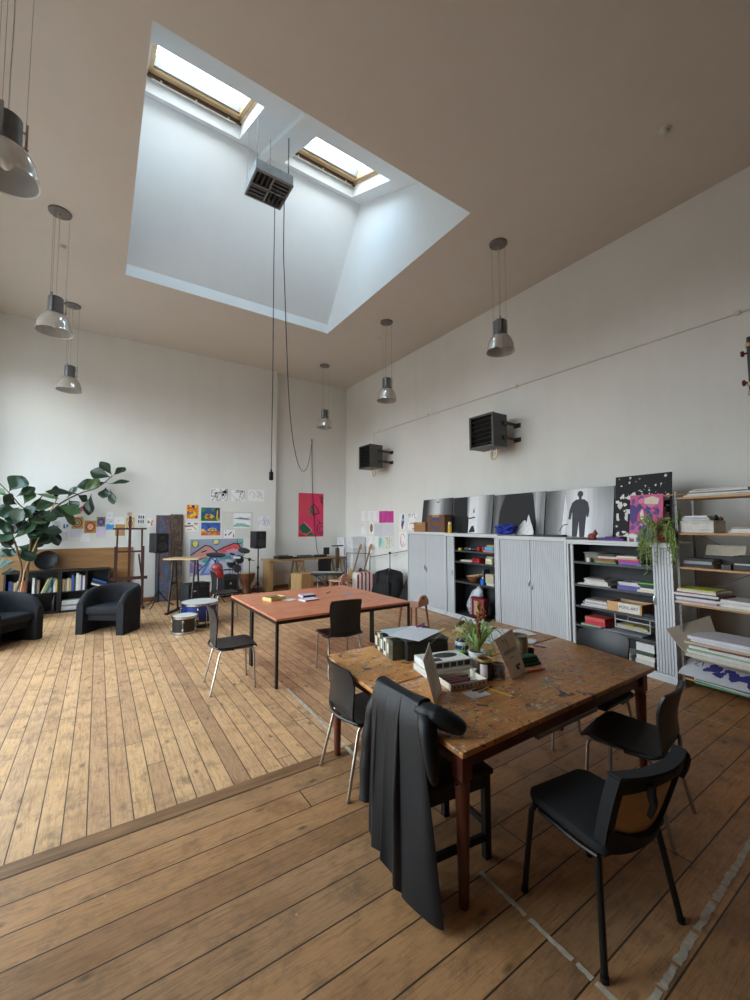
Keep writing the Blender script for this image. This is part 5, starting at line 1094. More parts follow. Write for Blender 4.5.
# s: along the chair back from its far end (0) to its near end (1)
def coat_panel(n, hem, ytop, ybot, push, name, m=22, folds=(), topz=.842, x0=1.312):
    g = []
    for i in range(m+1):
        v = i/m; ro = []
        for j in range(n+1):
            q = j/n
            zb = interp(hem, q); z = topz - (topz-zb)*v; y = interp(ytop, q)*(1-v**.85) + interp(ybot, q)*v**.85
            f = 0
            for c0, drift, w, amp in folds:
                d_ = (q - c0 - drift*v)/w; f += amp*min(1, v*1.8)*math.exp(-d_*d_)
            x = x0 - .024*math.sin(min(1, v*7)*PI/2) - push*v**.9 - f + .004*math.sin(9*q+5*v)*v
            ro.append((x-1.3, y-1.68, z))
        g.append(ro)
    MB().grid(g, 0, .010).build(name, CM, coat, 70)
coat_panel(40, [(0, .07), (.22, .045), (.5, .015), (1, .03)], [(0, 1.80), (.5, 1.70), (1, 1.565)], [(0, 1.735), (.5, 1.57), (1, 1.335)], .07, 'front_panel', 24, ((.02, .0, .12, .016), (.44, -.10, .06, .034), (.52, .06, .20, .014), (1.0, 0, .10, -.018)))
coat_panel(26, [(0, .10), (.45, .05), (.8, .055), (1, .20)], [(0, 1.93), (.5, 1.88), (1, 1.77)], [(0, 1.90), (.5, 1.85), (1, 1.755)], .045, 'back_panel', 24, ((.40, .10, .22, .020), (.97, -.03, .10, -.016)))
# saddle over the chair back and the inside fall
g = []
for i in range(11):
    a = PI*i/10; ro = []
    for j in range(17):
        q = j/16; y = 1.93 - .365*q
        ro.append((1.344 + .040*-math.cos(a) - 1.3 + (.02 if i > 8 else 0), y-1.68, .832 + .022*math.sin(a) - .010*math.sin(PI*q) + (-.26*(i-8)/2 if i > 8 else 0)))
    g.append(ro)
MB().grid(g, 0, .010).build('shoulder', CM, coat, 70)
# hanging sleeve at the far end
P = smooth_path([(1.365, 1.93, .81), (1.335, 1.965, .70), (1.31, 1.98, .55), (1.29, 1.975, .40), (1.27, 1.955, .215)], 5)
MB().tube([(x-1.3, y-1.68, z) for x, y, z in P], [.034+.018*min(1, i/6)+.003*math.sin(i*1.3) for i in range(len(P))], 14).build('sleeve', CM, coat, 70)
# second sleeve bunched beside the table corner
P = smooth_path([(1.325, 1.60, .80), (1.335, 1.54, .805), (1.355, 1.485, .80), (1.385, 1.44, .785), (1.415, 1.405, .768), (1.43, 1.38, .758)], 4)
MB().tube([(x-1.3, y-1.68, z) for x, y, z in P], [.03, .036, .040, .044, .046, .050, .046, .05, .052, .047, .05, .046, .048, .043, .044, .040, .038, .034, .03, .024, .012][:len(P)], 16).build('sleeve', CM, coat, 70)
P = smooth_path([(1.335, 1.56, .80), (1.30, 1.50, .76), (1.285, 1.46, .66), (1.28, 1.43, .54)], 4)
MB().tube([(x-1.3, y-1.68, z) for x, y, z in P], [.03, .036, .04, .044, .046, .046, .044, .042, .04, .036, .03, .022, .01][:len(P)], 12).build('collar', CM, coat, 70)
# pink stools with a low back
PINK = mat((206, 150, 124), .5, 0, .05, 6); PINKD = mat((178, 116, 88), .5, 0, .06, 6)
def stool(label):
    t = thing('low_stool', label, 'stool', (0, 0, 0), 0, 'pink low-backed stools')
    slab([(-.17, -.17), (.17, -.17), (.2, .16), (.15, .2), (-.15, .2), (-.2, .16)], .405, .43, .008).build('seat', PINK, t)
    pts = [(-.16, .425), (-.155, .50)] + [(.115*math.cos(R(a))*1.1, .51+.075*math.sin(R(a))) for a in range(180, -1, -15)] + [(.155, .50), (.16, .425)]
    b = MB().prism(pts, -.012, .012, 0, Matrix.Translation((0, -.178, 0)) @ Matrix.Rotation(R(90), 4, 'X')); b.build('backrest', PINK, t)
    MB().tube([(.03*math.cos(a), -.166, .535+.012*math.sin(a)) for a in [2*PI*i/14 for i in range(14)]], .006, 6, 0, True).prism([(.03*math.cos(a), .012*math.sin(a)) for a in [2*PI*i/14 for i in range(14)]], 0, .001, 1, Matrix.Translation((0, -.1655, .535)) @ Matrix.Rotation(R(90), 4, 'X')).prism([(.03*math.cos(a), .012*math.sin(a)) for a in [2*PI*i/14 for i in range(14)]], 0, .001, 1, Matrix.Translation((0, -.1905, .535)) @ Matrix.Rotation(R(90), 4, 'X')).build('finger_hole', [PINKD, mat((70, 46, 38), .7)], t)
    for x in (-.15, .15):
        for y in (-.14, .14): MB().tube([(x, y, .404), (x*1.25, y*1.25, 0)], [.021, .014], 10).build('leg', PINKD, t)
    return t
ST = stool('pink low-backed stool at the far right corner of the red-topped table'); ST.location = (4.28, 5.24, 0); ST.rotation_euler = (0, 0, R(18))
dup(ST, (4.72, 8.5, 0), R(18), 'pink low-backed stool behind the red-topped table, by the striped suitcase')
# ------------------------------------------------------------------ things on the work tables
TZ = ZT + .0012
def item(name, label, cat, x, y, rz=0, z=TZ, group=None): return thing(name, label, cat, (x, y, z), R(rz), group)
def lie(name, label, cat, x, y, w, d, h, c, rz=0, z=TZ, pages=None, group=None):
    mb = MB()
    if pages and h > .006:
        mb.box(-w/2, w/2, -d/2, d/2, 0, .002).box(-w/2, w/2, -d/2, d/2, h-.002, h).box(-w/2, -w/2+.002, -d/2, d/2, .002, h-.002); mb.box(-w/2+.002, w/2-.004, -d/2+.004, d/2-.004, .002, h-.002, 1); ms = [mat(c, .55, 0, .06, 20), mat(pages, .85, 0, .08, 60)]
    else: mb.rbox(-w/2, w/2, -d/2, d/2, 0, h, min(.003, h*.3), 1); ms = mat(c, .6, 0, .06, 20)
    return tag(mb.build(name, ms, None, 0, (x, y, z), (0, 0, R(rz))), label, cat, group)
# row of upright books and the dark box behind them
bx = item('storage_box', 'long dark box under loose papers, behind the row of upright books', 'box', 2.09, 2.53, -14)
MB().rbox(-.17, .17, -.2, .2, 0, .125, .005, 1).build('body', mat((36, 38, 36), .6, 0, .3, 40), bx); MB().rbox(-.175, .175, -.205, .205, .1255, .14, .004, 1).build('lid', mat((48, 48, 46), .6), bx)
cols = [((40, 40, 42), 'black'), ((206, 196, 150), 'cream and yellow'), ((60, 66, 70), 'slate grey'), ((214, 208, 192), 'white'), ((128, 110, 84), 'brown patterned'), ((70, 74, 60), 'dark olive')]
yy = 2.79
for i, (c, n_) in enumerate(cols):
    w = (.05, .045, .06, .055, .05, .06)[i]; yy -= w + .004
    b = item('book', '%s upright book, %s from the far end, beside the dark box' % (n_, NTH[i]), 'book', 1.80 - .10*(yy-2.5)*0 + (yy-2.45)*.22, yy, -13, TZ, 'upright books on the work table')
    MB().box(0, .20, 0, .003, 0, .125+.006*(i % 3)).box(0, .20, w-.003, w, 0, .125+.006*(i % 3)).box(0, .003, .003, w-.003, 0, .125+.006*(i % 3)).build('cover', mat(c, .5, 0, .2, 30), b)
    MB().box(.003, .196, .003, w-.003, .002, .121).build('pages', mat(PG, .85, 0, .1, 80), b)
    MB().box(-.0008, 0, w*.2, w*.8, .03, .10).build('spine_label', mat((226, 220, 206) if i in (0, 2, 4) else (60, 56, 54), .6, 0, .4, 90), b)
lie('paper_sheet', 'large white sheet lying on the dark box', 'paper', 2.06, 2.50, .36, .27, .003, (222, 222, 226), 20, TZ+.146)
lie('paper_sheet', 'pale blue sheet sticking out from under the white one', 'paper', 2.03, 2.62, .30, .22, .0025, (196, 210, 214), -8, TZ+.1415)
for i, (c, n_, x, y, rz) in enumerate((((190, 70, 150), 'magenta', 2.17, 2.62, 20), ((140, 60, 150), 'purple', 2.20, 2.58, 50))):
    b = item('felt_pen', '%s felt pen on the white sheet of the dark box' % n_, 'pen', x, y, rz, TZ+.150)
    MB().cone((0, 0, .006), (.09, 0, .006), .006, .006, 10).build('barrel', mat(c, .4), b); MB().cone((.09, 0, .006), (.125, 0, .006), .0065, .006, 10).build('cap', mat(tuple(int(q*.7) for q in c), .4), b)
lie('paper_strip', 'yellow paper strip beside the white sheet on the dark box', 'paper', 2.29, 2.46, .16, .03, .002, (224, 206, 60), 30, TZ+.1415)
# white boxes with picture strip
lie('flat_box', 'white flat box at the bottom, under the box with the picture strip', 'box', 1.955, 2.09, .34, .20, .042, (218, 214, 204), -14)
b = item('picture_box', 'white box with a strip of small dark pictures on its side', 'box', 1.965, 2.10, -14, TZ+.043)
MB().rbox(-.165, .165, -.1, .1, 0, .048, .003, 1).build('body', mat((222, 220, 214), .6), b)
m = MB()
for i in range(5): m.box(-.10+.052*i, -.058+.052*i, -.1012, -.0998, .01, .04)
m.build('picture_strip', mat((52, 50, 52), .5, 0, .5, 60), b)
MB().prism([(.09*math.cos(2*PI*i/20)+.03, .05*math.sin(2*PI*i/20)+.02) for i in range(20)], .048, .0486).box(-.12, -.04, -.08, -.02, .048, .0484).build('printed_oval', mat((40, 40, 42), .5, 0, .4, 40), b)
# tray of pastels
tr = item('pastel_tray', 'open white cardboard tray holding pastel sticks', 'tray', 1.905, 1.872, -12)
MB().box(-.13, .13, -.09, .09, 0, .003).box(-.13, .13, -.09, -.087, .003, .036).box(-.13, .13, .087, .09, .003, .036).box(-.13, -.127, -.087, .087, .003, .036).box(.127, .13, -.087, .087, .003, .036).build('body', mat((216, 206, 190), .7), tr)
m = MB()
for i in range(8): m.box(-.11+.03*i, -.1+.03*i, -.0906, -.0899, .012, .022)
m.build('printed_mark', mat((70, 66, 64), .6), tr)
for i in range(10):
    c = [(150, 50, 44), (44, 60, 50), (40, 38, 40), (110, 46, 52), (60, 52, 80), (166, 76, 60), (36, 36, 38), (120, 90, 60), (140, 60, 66), (50, 44, 42)][i]
    n_ = ['brick red', 'dark green', 'black', 'maroon', 'plum', 'rust orange', 'jet black', 'ochre brown', 'rose', 'umber'][i]
    a = R(-12); lx, ly = -.115+.02*(i % 2), -.075+.0158*i; x, y = 1.905+lx*math.cos(a)-ly*math.sin(a), 1.872+lx*math.sin(a)+ly*math.cos(a)
    o = MB().cone((0, 0, .0075), (.19-.02*(i % 3), 0, .0075), .007, .0065, 8).build('pastel_stick', mat(c, .8), None, 35, (x, y, TZ+.004), (0, 0, a+R((i % 3-1)*2))); tag(o, '%s pastel stick, %s in the white tray from its near side' % (n_, NTH[i]), 'pastel', 'pastel sticks in the white tray')
def card4(name, label, cat, B0, B1, T0, T1, c, deco, th=.0022):
    """a stiff card standing on its lower edge; corners in metres, placed at its first corner"""
    B0, B1, T0, T1 = map(Vector, (B0, B1, T0, T1)); o = thing(name, label, cat, B0)
    P = lambda u, v: (B0*(1-u)*(1-v) + B1*u*(1-v) + T0*(1-u)*v + T1*u*v) - B0
    MB().grid([[P(u/6, v/8) for u in range(7)] for v in range(9)], 0, th).build('card', mat(c, .75, 0, .06, 14), o)
    n = (B1-B0).cross(T0-B0).normalized()*(th/2+.0004)
    for nm, col, quads in deco:
        m = MB()
        for u0, v0, u1, v1 in quads: m.add([P(u0, v0)+n, P(u1, v0)+n, P(u1, v1)+n, P(u0, v1)+n], [(0, 1, 2, 3)])
        m.build(nm, mat(col, .7), o)
    return o
card4('standing_sign', 'beige printed card sign leaning against the grey glass jar', 'sign', (2.207, 1.724, TZ), (2.409, 1.767, TZ), (2.07, 1.745, .985), (2.33, 1.812, 1.005), (240, 230, 215), [('printed_lines', (96, 88, 80), [(.15, .56, .85, .578), (.12, .60, .88, .618), (.2, .63, .5, .64), (.35, .44, .62, .455), (.3, .86, .36, .90), (.3, .82, .6, .826)]), ('emblem', (36, 34, 34), [(.52, .13, .64, .25), (.66, .2, .78, .25), (.66, .13, .70, .17)])])
# the support behind the sign (a folded leg of the same card) stays part of it
card4('standing_card', 'tall pale speckled card standing beside the coat sleeve', 'card', (1.561, 1.735, TZ), (1.727, 1.851, TZ), (1.45, 1.70, .985), (1.65, 1.878, 1.005), (222, 218, 208), [('pink_fold', (214, 196, 190), [(.02, .02, .98, .26)]), ('printed_pattern', (150, 146, 140), [(.2, .3+.06*i, .8, .315+.06*i) for i in range(8)] + [(.3, .88, .7, .92)])])
# pots and tins
b = item('paint_tin', 'blue paint tin with a lime green stripe and white rim', 'tin', 2.30, 2.245)
MB().lathe([(0, 0), (.05, 0), (.05, .105)], 28).build('body', mat((30, 62, 130), .4), b); MB().lathe([(.0505, .035), (.0512, .036), (.0512, .055), (.0505, .056)], 28).build('stripe', mat((150, 200, 60), .4), b)
MB().lathe([(.0505, .085), (.054, .088), (.054, .10), (.052, .106), (.046, .106), (.046, .11), (0, .11)], 28).build('rim', mat((222, 222, 216), .4), b); MB().lathe([(0, .1105), (.046, .1105), (.046, .122), (.04, .125), (0, .125)], 24).build('lid', mat((34, 44, 84), .45), b)
o = MB().lathe([(.006, 0), (.024, 0), (.024, .045), (.022, .05), (.006, .05)], 20, 0, (0, 0, 0), None, True).build('tape_roll', mat((222, 214, 200), .6), None, 35, (2.045, 1.895, TZ)); tag(o, 'small white roll standing at the end of the pastel tray', 'roll')
b = item('paint_jar', 'black jar with a gold rim and a pale label in front of the spider plant', 'jar', 2.085, 1.835)
MB().lathe([(0, 0), (.042, 0), (.046, .006), (.046, .115)], 26).build('body', mat((28, 24, 24), .35), b); MB().lathe([(.0465, .112), (.05, .114), (.05, .128), (.044, .128), (.044, .12), (0, .119)], 26).build('rim', mat((196, 160, 90), .35, .5), b)
MB().lathe([(0, .1195), (.043, .1195), (.043, .1202), (0, .1202)], 20).build('dried_paint', mat((60, 30, 34), .6), b)
m = MB()
lp = [(.0468*math.cos(R(a)), .0468*math.sin(R(a))) for a in range(180, 241, 10)]; k = len(lp); m.add([(x, y, .015) for x, y in lp]+[(x, y, .1) for x, y in lp], [(i, i+1, k+i+1, k+i) for i in range(k-1)]); m.build('paper_label', mat((214, 200, 196), .6), b)
GLS = mat((150, 150, 148), .12, 0, .05, 8, None, .5, 0, .65)
b = item('glass_jar', 'grey glass jar at the foot of the beige sign', 'jar', 2.165, 1.80)
MB().lathe([(0, 0), (.04, 0), (.045, .01), (.045, .07), (.038, .08), (.038, .09), (.034, .09), (.034, .08), (.041, .068), (.041, .012), (0, .008)], 24).build('body', GLS, b); MB().lathe([(0, .009), (.04, .009), (.04, .05), (0, .05)], 20).build('murky_water', mat((96, 88, 86), .3), b)
b = item('metal_can', 'large open metal can standing behind the beige sign', 'can', 2.665, 2.02)
MB().lathe([(0, 0), (.068, 0), (.07, .004), (.068, .01), (.068, .07), (.0695, .075), (.068, .08), (.068, .145), (.072, .15), (.066, .15), (.066, .01), (0, .008)], 30).build('body', mat((156, 146, 128), .3, .8, .12), b)
MB().lathe([(.0705, .03), (.0708, .03), (.0708, .125), (.0705, .125)], 30).build('paper_label', mat((150, 140, 110), .6, 0, .2, 20), b)
b = item('hinged_can', 'dark round pot beside the large metal can', 'pot', 2.765, 1.985); MB().lathe([(0, 0), (.025, 0), (.03, .04), (.026, .04), (.022, .006), (0, .006)], 16).build('body', mat((36, 34, 34), .5), b)
# spider plant with dried flower spikes
pl = item('spider_plant', 'spider plant with dried brown flower spikes in a white pot', 'plant', 2.185, 1.985)
MB().lathe([(0, 0), (.045, 0), (.062, .11), (.066, .112), (.066, .122), (.058, .122), (.052, .1), (0, .098)], 26).build('pot', mat((206, 206, 202), .4), pl); MB().lathe([(0, .099), (.052, .1), (.03, .108), (0, .11)], 16).build('soil', mat((52, 40, 32), .9), pl)
lm = mat((136, 164, 88), .5, 0, .3, 20); rnd = random.Random(21)
def strap(mb, base, az, L, arch, w, twist=0):
    P = []; n = 9
    for k in range(n):
        t = k/(n-1); r = L*t*(1-.12*t); z = arch*math.sin(min(PI*.95, t*PI*.78)) - max(0, t-.6)*L*.5*arch/.16*.6
        P.append(Vector((base[0]+r*math.cos(az), base[1]+r*math.sin(az), base[2]+z)))
    s = Vector((-math.sin(az), math.cos(az), .25))*w; L_ = []
    mb.grid([[p - s*(1-t**3)*(.35+.65*min(1, t*4)), p + Vector((0, 0, -.002)), p + s*(1-t**3)*(.35+.65*min(1, t*4))] for p, t in zip(P, [k/(n-1) for k in range(n)])], 0, .0012)
for i in range(44):
    m = MB(); az = rnd.uniform(0, 2*PI); strap(m, (0, 0, .11), az, rnd.uniform(.18, .36)*(.35 if 4.9 < az < 6.1 else 1), rnd.uniform(.08, .22), .007); m.build('leaf', lm, pl, 60)
for i in range(11):
    m = MB(); az = rnd.uniform(-2.3, -.5); strap(m, (.04, -.04, .11), az, rnd.uniform(.07, .12), .02, .006)
    m = MB(); x0, y0 = .05+rnd.uniform(-.03, .06), -.06+rnd.uniform(-.02, .02); P = [Vector((x0*.6, y0*.6, .12)), Vector((x0, y0-.01, .135)), Vector((x0*1.25, y0*1.3, .09)), Vector((x0*1.3+rnd.uniform(-.02, .02), y0*1.45, .02+rnd.uniform(0, .04)))]
    P = smooth_path(P, 4); m.grid([[p + Vector((-.005, 0, 0))*(1-k/len(P)), p + Vector((.005, .001, 0))*(1-k/len(P))] for k, p in enumerate(P)], 0, .0012); m.build('leaf', lm, pl, 60)
br = mat((136, 78, 40), .7, 0, .3, 60); by = mat((196, 146, 66), .7, 0, .2, 60)
for x, y, z0, z1, rr, tip in ((-.01, -.02, .28, .46, .026, 1), (.085, .02, .31, .425, .028, 0), (-.03, -.04, .21, .29, .016, 0)):
    m = MB().tube([(x*.3, y*.3, .11), (x*.8, y*.8, (z0+.11)/2), (x, y, z1)], .003, 6)
    for k in range(70):
        t = rnd.random(); r_ = rr*(.35+.65*math.sin(PI*min(1, t*1.1+.05)))*rnd.uniform(.4, 1); a = rnd.uniform(0, 2*PI); z = z0+(z1-z0)*t
        m.ball((x+r_*math.cos(a), y+r_*math.sin(a), z), .006, .006, .008, 5, 4, 1 if (tip and t > .55) else 0)
    m.build('flower_spike', [br, by], pl)
# soft green bundle, orange pen, loose sheets
b = item('green_cloth', 'folded dark green cloth between the sign and the table edge', 'cloth', 2.535, 1.84, -12)
MB().rbox(-.09, .09, -.035, .045, 0, .022, .01, 3).rbox(-.085, .08, -.025, .05, .0225, .044, .01, 3).rbox(-.07, .07, -.02, .05, .0445, .062, .009, 3).build('body', mat((34, 72, 52), .85, 0, .15, 40, bmp=.2), b)
def pen(name, label, x, y, rz, L, r_, c, c2, z=TZ, grp=None):
    b = item(name, label, 'pen' if 'pen' in name else 'brush', x, y, rz, z, grp)
    MB().cone((0, 0, r_), (L*.72, 0, r_), r_, r_*.9, 10).build('barrel', mat(c, .45), b); MB().cone((L*.72, 0, r_), (L, 0, r_), r_*.95, r_*.5, 10).build('tip', mat(c2, .5), b); return b
pen('felt_pen', 'orange red pen lying in front of the dark green cloth', 2.40, 1.745, -14, .14, .008, (206, 84, 44), (190, 60, 30))
pen('felt_pen', 'purple pen alone near the seam of the two work tables', 2.95, 2.09, -70, .10, .006, (90, 60, 130), (60, 40, 90))
pen('felt_pen', 'red pen lying on the white papers behind the plant', 3.02, 2.62, 10, .13, .007, (200, 60, 44), (150, 40, 30), TZ+.006)
lie('paper_sheet', 'white card lying in front of the pastel tray', 'paper', 1.855, 1.70, .14, .10, .0015, (214, 210, 206), -8)
pen('paint_brush', 'dark paint brush resting on the white card', 1.86, 1.735, -8, .15, .005, (52, 58, 54), (40, 36, 34), TZ+.002, 'brushes by the white card'); pen('paint_brush', 'pale wooden brush next to the dark one on the white card', 1.87, 1.70, 10, .15, .005, (206, 170, 120), (190, 150, 100), TZ+.002, 'brushes by the white card')
lie('paper_strip', 'curled yellow strip in front of the pastel tray', 'paper', 1.985, 1.635, .02, .17, .002, (224, 180, 50), 8)
for i, (x, y) in enumerate(((2.035, 1.585), (1.98, 1.555))): o = MB().ball((0, 0, .006), .009, .007, .006, 8, 6).build('paper_scrap', mat((226, 222, 216), .8), None, 35, (x, y, TZ)); tag(o, ['small white scrap beside the yellow strip', 'small white scrap at the near end of the yellow strip'][i], 'scrap')
for i, (x, y, w, d, rz, c, lab) in enumerate(((3.00, 2.58, .42, .30, 12, (220, 220, 224), 'white sheet behind the spider plant, largest of the loose papers'), (3.17, 2.42, .30, .21, -15, (226, 224, 222), 'white sheet behind the metal can at the far right'), (2.78, 2.48, .30, .21, 30, (214, 216, 222), 'white sheet beside the blue paint tin'))):
    lie('paper_sheet', lab, 'paper', x, y, w, d, .0018, c, rz, TZ+.002*i)
lie('paper_sheet', 'small torn white sheet right of the metal can', 'paper', 3.06, 2.20, .13, .09, .0015, (222, 222, 226), 20)
b = item('paper_bag', 'flat brown paper bag behind the plant leaves', 'bag', 2.86, 2.74, 20); MB().rbox(-.1, .1, -.06, .06, 0, .05, .012, 2).build('body', mat((176, 146, 116), .8), b); MB().box(-.1, .1, .055, .061, .045, .075).build('rolled_top', mat((166, 136, 106), .8), b)
# things on the red-topped tables
lie('paint_box', 'open wooden box edge with green and yellow tubes on the red table', 'box', 1.93, 5.32, .22, .17, .03, (206, 176, 110), 25) if False else None
pb = item('paint_box', 'shallow wooden tray of paint tubes on the red table', 'tray', 1.96, 5.30, 18)
MB().box(-.12, .12, -.09, .09, 0, .006).box(-.12, .12, -.09, -.084, .006, .045).box(-.12, .12, .084, .09, .006, .045).box(-.12, -.114, -.084, .084, .006, .045).box(.114, .12, -.084, .084, .006, .045).build('body', mat((214, 186, 120), .6), pb)
for i, (c, n_) in enumerate((((190, 190, 70), 'yellow green'), ((70, 70, 68), 'dark grey'), ((110, 130, 60), 'olive'), ((200, 190, 90), 'pale yellow'))):
    a = R(18); lx, ly = -.09, -.062+.041*i; o = item('paint_tube', '%s paint tube in the wooden tray on the red table' % n_, 'tube', 1.96+lx*math.cos(a)-ly*math.sin(a), 5.30+lx*math.sin(a)+ly*math.cos(a), 18, TZ+.0075, 'paint tubes in the wooden tray')
    MB().cone((.02, 0, .017), (.17, 0, .017), .016, .012, 10).build('body', mat(c, .4), o); MB().cone((0, 0, .017), (.02, 0, .017), .008, .009, 10).build('cap', BLACK, o)
lie('paper_sheet', 'white sheet beside the wooden paint tray', 'paper', 2.12, 5.22, .16, .2, .0015, (222, 220, 216), 30)
lie('notebook', 'white notebook with a red edge on the red table', 'notebook', 2.33, 5.02, .22, .17, .018, (214, 212, 216), 8, TZ, (190, 50, 60)); lie('notebook', 'thin red pad under the white notebook on the red table', 'notebook', 2.34, 5.02, .24, .18, .004, (196, 50, 54), 4, TZ-.0005) if False else None
lie('book', 'white and violet book behind the white notebook', 'book', 2.42, 5.28, .20, .14, .03, (196, 190, 206), 5, TZ, (70, 50, 70)); lie('leaflet', 'small blue and white leaflet near the middle of the red table', 'leaflet', 3.03, 5.20, .12, .08, .003, (150, 170, 206), 10)
b = item('paint_brush', 'dark paint brush lying loose on the red table', 'brush', 2.75, 5.35, 40); MB().cone((0, 0, .005), (.13, 0, .005), .005, .004, 8).build('barrel', mat((60, 52, 44), .5), b); MB().cone((.13, 0, .005), (.17, 0, .005), .005, .002, 8).build('bristle', BLACK, b)
# ------------------------------------------------------------------ far left corner: board, bookcases, plant, armchairs, easel
PLYW = wood((140, 98, 56), (176, 130, 80), .5, 'X', .5, 'plywood_board')
tag(MB().rbox(-1.56, .65, -.018, 0, 0, 1.235, .003, 1).build('plywood_sheet', PLYW, None, 0, (0, YB-.03, 0.0), (-.016, 0, 0)), 'wide brown plywood sheet leaning on the wall behind the black bookcases', 'board')
BKC = mat((22, 22, 23), .5, 0, .1, 20)
def bookcase(x0, x1, label, divider=None):
    t = thing('bookcase', label, 'bookcase', (x0, 10.2, 0), 0, 'low black bookcases'); w = x1-x0; D = .29; H = .83
    MB().box(0, .03, 0, D, 0, H-.03).box(w-.03, w, 0, D, 0, H-.03).box(.03, w-.03, 0.012, D, 0, .04).box(.03, w-.03, D-.006, D, .04, H-.03).build('carcass', BKC, t)
    MB().rbox(-.002, w+.002, -.012, D, H-.03, H, .003, 1).build('top', BKC, t)
    MB().box(.03, w-.03, .01, D-.007, .39, .41).build('shelf', BKC, t)
    if divider: MB().box(divider-.012, divider+.012, .01, D-.007, .411, H-.031).build('divider', BKC, t)
bookcase(-1.43, -.605, 'left one of two low black bookcases, behind the plant stems'); bookcase(-.60, .232, 'low black bookcase with a divider, behind the right armchair', .43)
bn = [0]
def vbook(x, z, w, h, c, label, lean=0, d=.2, y=10.235, group='books on the low bookcases'):
    mb = MB().box(0, w, 0, .003, 0, h).box(0, .003, .003, d, 0, h).box(w-.003, w, .003, d, 0, h).box(.003, w-.003, .006, d-.004, .004, h-.004, 1)
    o = mb.build('book', [mat(c, .55, 0, .1, 30), mat(PG, .9, 0, .1, 60)], None, 0, (x, y, z + (w*math.sin(-lean) if lean < 0 else 0)), (0, lean, 0)); tag(o, label, 'book', group)
CN = {(40, 60, 130): 'dark blue', (176, 150, 110): 'tan', (206, 200, 184): 'cream', (60, 56, 54): 'dark grey', (150, 160, 120): 'sage green', (196, 190, 150): 'pale yellow', (70, 110, 110): 'teal', (210, 190, 50): 'bright yellow', (46, 90, 160): 'blue', (130, 116, 96): 'brown', (222, 220, 214): 'white', (100, 90, 140): 'violet', (44, 80, 60): 'green', (170, 60, 50): 'red'}
def vrow(x, z, specs, where):
    cnt = {}
    for i, (w, h, c, lean) in enumerate(specs):
        vbook(x, z, w, h, c, '%s book, %s from left %s' % (CN[c], NTH[i] if i < 12 else str(i), where), lean); x += w + .004 + (abs(math.sin(lean))*h*.0)
z = .411
vrow(-1.36, z, [(.035, .26, (40, 60, 130), 0), (.03, .24, (60, 56, 54), 0), (.04, .22, (176, 150, 110), 0), (.03, .25, (206, 200, 184), 0), (.04, .21, (130, 116, 96), 0), (.035, .24, (170, 60, 50), 0)], 'at the plant end of the left bookcase')
vrow(-1.02, z, [(.035, .29, (222, 220, 214), 0), (.03, .27, (60, 56, 54), 0), (.035, .25, (130, 116, 96), 0)], 'in the middle of the left bookcase')
for i, (c, x, h) in enumerate((((196, 190, 150), -.89, .29), ((150, 160, 120), -.855, .31), ((70, 110, 110), -.818, .30), ((150, 160, 120), -.78, .29))):
    vbook(x, z, .026, h, c, '%s book leaning right in the left bookcase, %s of four' % (CN[c], NTH[i]), .36)
vrow(-.75+.02, z, [(.03, .23, (46, 90, 160), 0), (.03, .22, (222, 220, 214), 0), (.035, .24, (210, 190, 50), 0)], 'at the right end of the left bookcase')
vbook(-.86, .0415, .03, .26, (46, 90, 160), 'blue book leaning on the lowest level of the left bookcase', -.55)
o = thing('bottle', 'dark bottle on the lowest level of the left bookcase', 'bottle', (-.68, 10.3, .0415)); MB().lathe([(0, 0), (.035, 0), (.037, .01), (.037, .19), (.014, .24), (.014, .29), (0, .29)], 18).build('body', mat((36, 34, 34), .3), o); MB().lathe([(0, .2905), (.015, .2905), (.015, .305), (0, .305)], 12).build('cap', mat((60, 56, 54), .4), o)
vrow(-.56, z, [(.035, .24, (176, 150, 110), 0), (.03, .23, (130, 116, 96), 0), (.035, .25, (196, 190, 150), 0), (.03, .24, (176, 150, 110), 0), (.035, .31, (46, 90, 160), 0), (.03, .26, (60, 56, 54), 0), (.04, .34, (222, 220, 214), 0), (.03, .31, (206, 200, 184), 0), (.03, .30, (100, 90, 140), 0), (.03, .28, (222, 220, 214), 0), (.03, .30, (44, 80, 60), 0)], 'in the right bookcase')
for i, (c, x, zz_) in enumerate((((222, 220, 214), -.09, .415), ((60, 56, 54), -.08, .46), ((46, 90, 160), -.07, .50))):
    o = MB().box(0, .26, 0, .003, 0, .03).box(0, .26, .003, .2, 0, .003).box(0, .26, .003, .2, .027, .03).box(.004, .256, .006, .196, .003, .027, 1).build('book', [mat(c, .5), mat(PG, .9)], None, 0, (x, 10.23, zz_+.10), (0, .36, 0)); tag(o, '%s book lying tilted at the right end of the right bookcase' % CN[c], 'book', 'books on the low bookcases')
zz_ = .0415
for i in range(5):
    h = (.03, .05, .03, .045, .035)[i]
    o = MB().box(0, .36, 0, .24, 0, h*.9).build('magazine', mat([(196, 196, 194), (214, 212, 208), (150, 148, 146), (220, 218, 214), (204, 202, 200)][i], .7), None, 0, (-.56, 10.22+.005*(i % 2), zz_), (0, 0, .01*(i % 2))); tag(o, 'magazine bundle, %s of the stack low in the right bookcase' % ('topmost' if i == 4 else ORD[i]), 'magazine', 'magazine bundles low in the right bookcase'); zz_ += h
# round black dish leaning at the back of the bookcase
M = Matrix.Rotation(R(72), 4, 'X')
o = MB().lathe([(0, -.03), (.10, -.028), (.15, 0), (.185, .035), (.195, .035), (.195, .028), (.16, -.008), (.105, -.04), (0, -.042)], 32, 0, (0, 0, 0), M).build('round_dish', mat((20, 20, 21), .5, 0, .1, 10), None, 35, (-.83, 10.40, 1.018)); tag(o, 'round black dish propped on the bookcase against the plywood', 'dish')
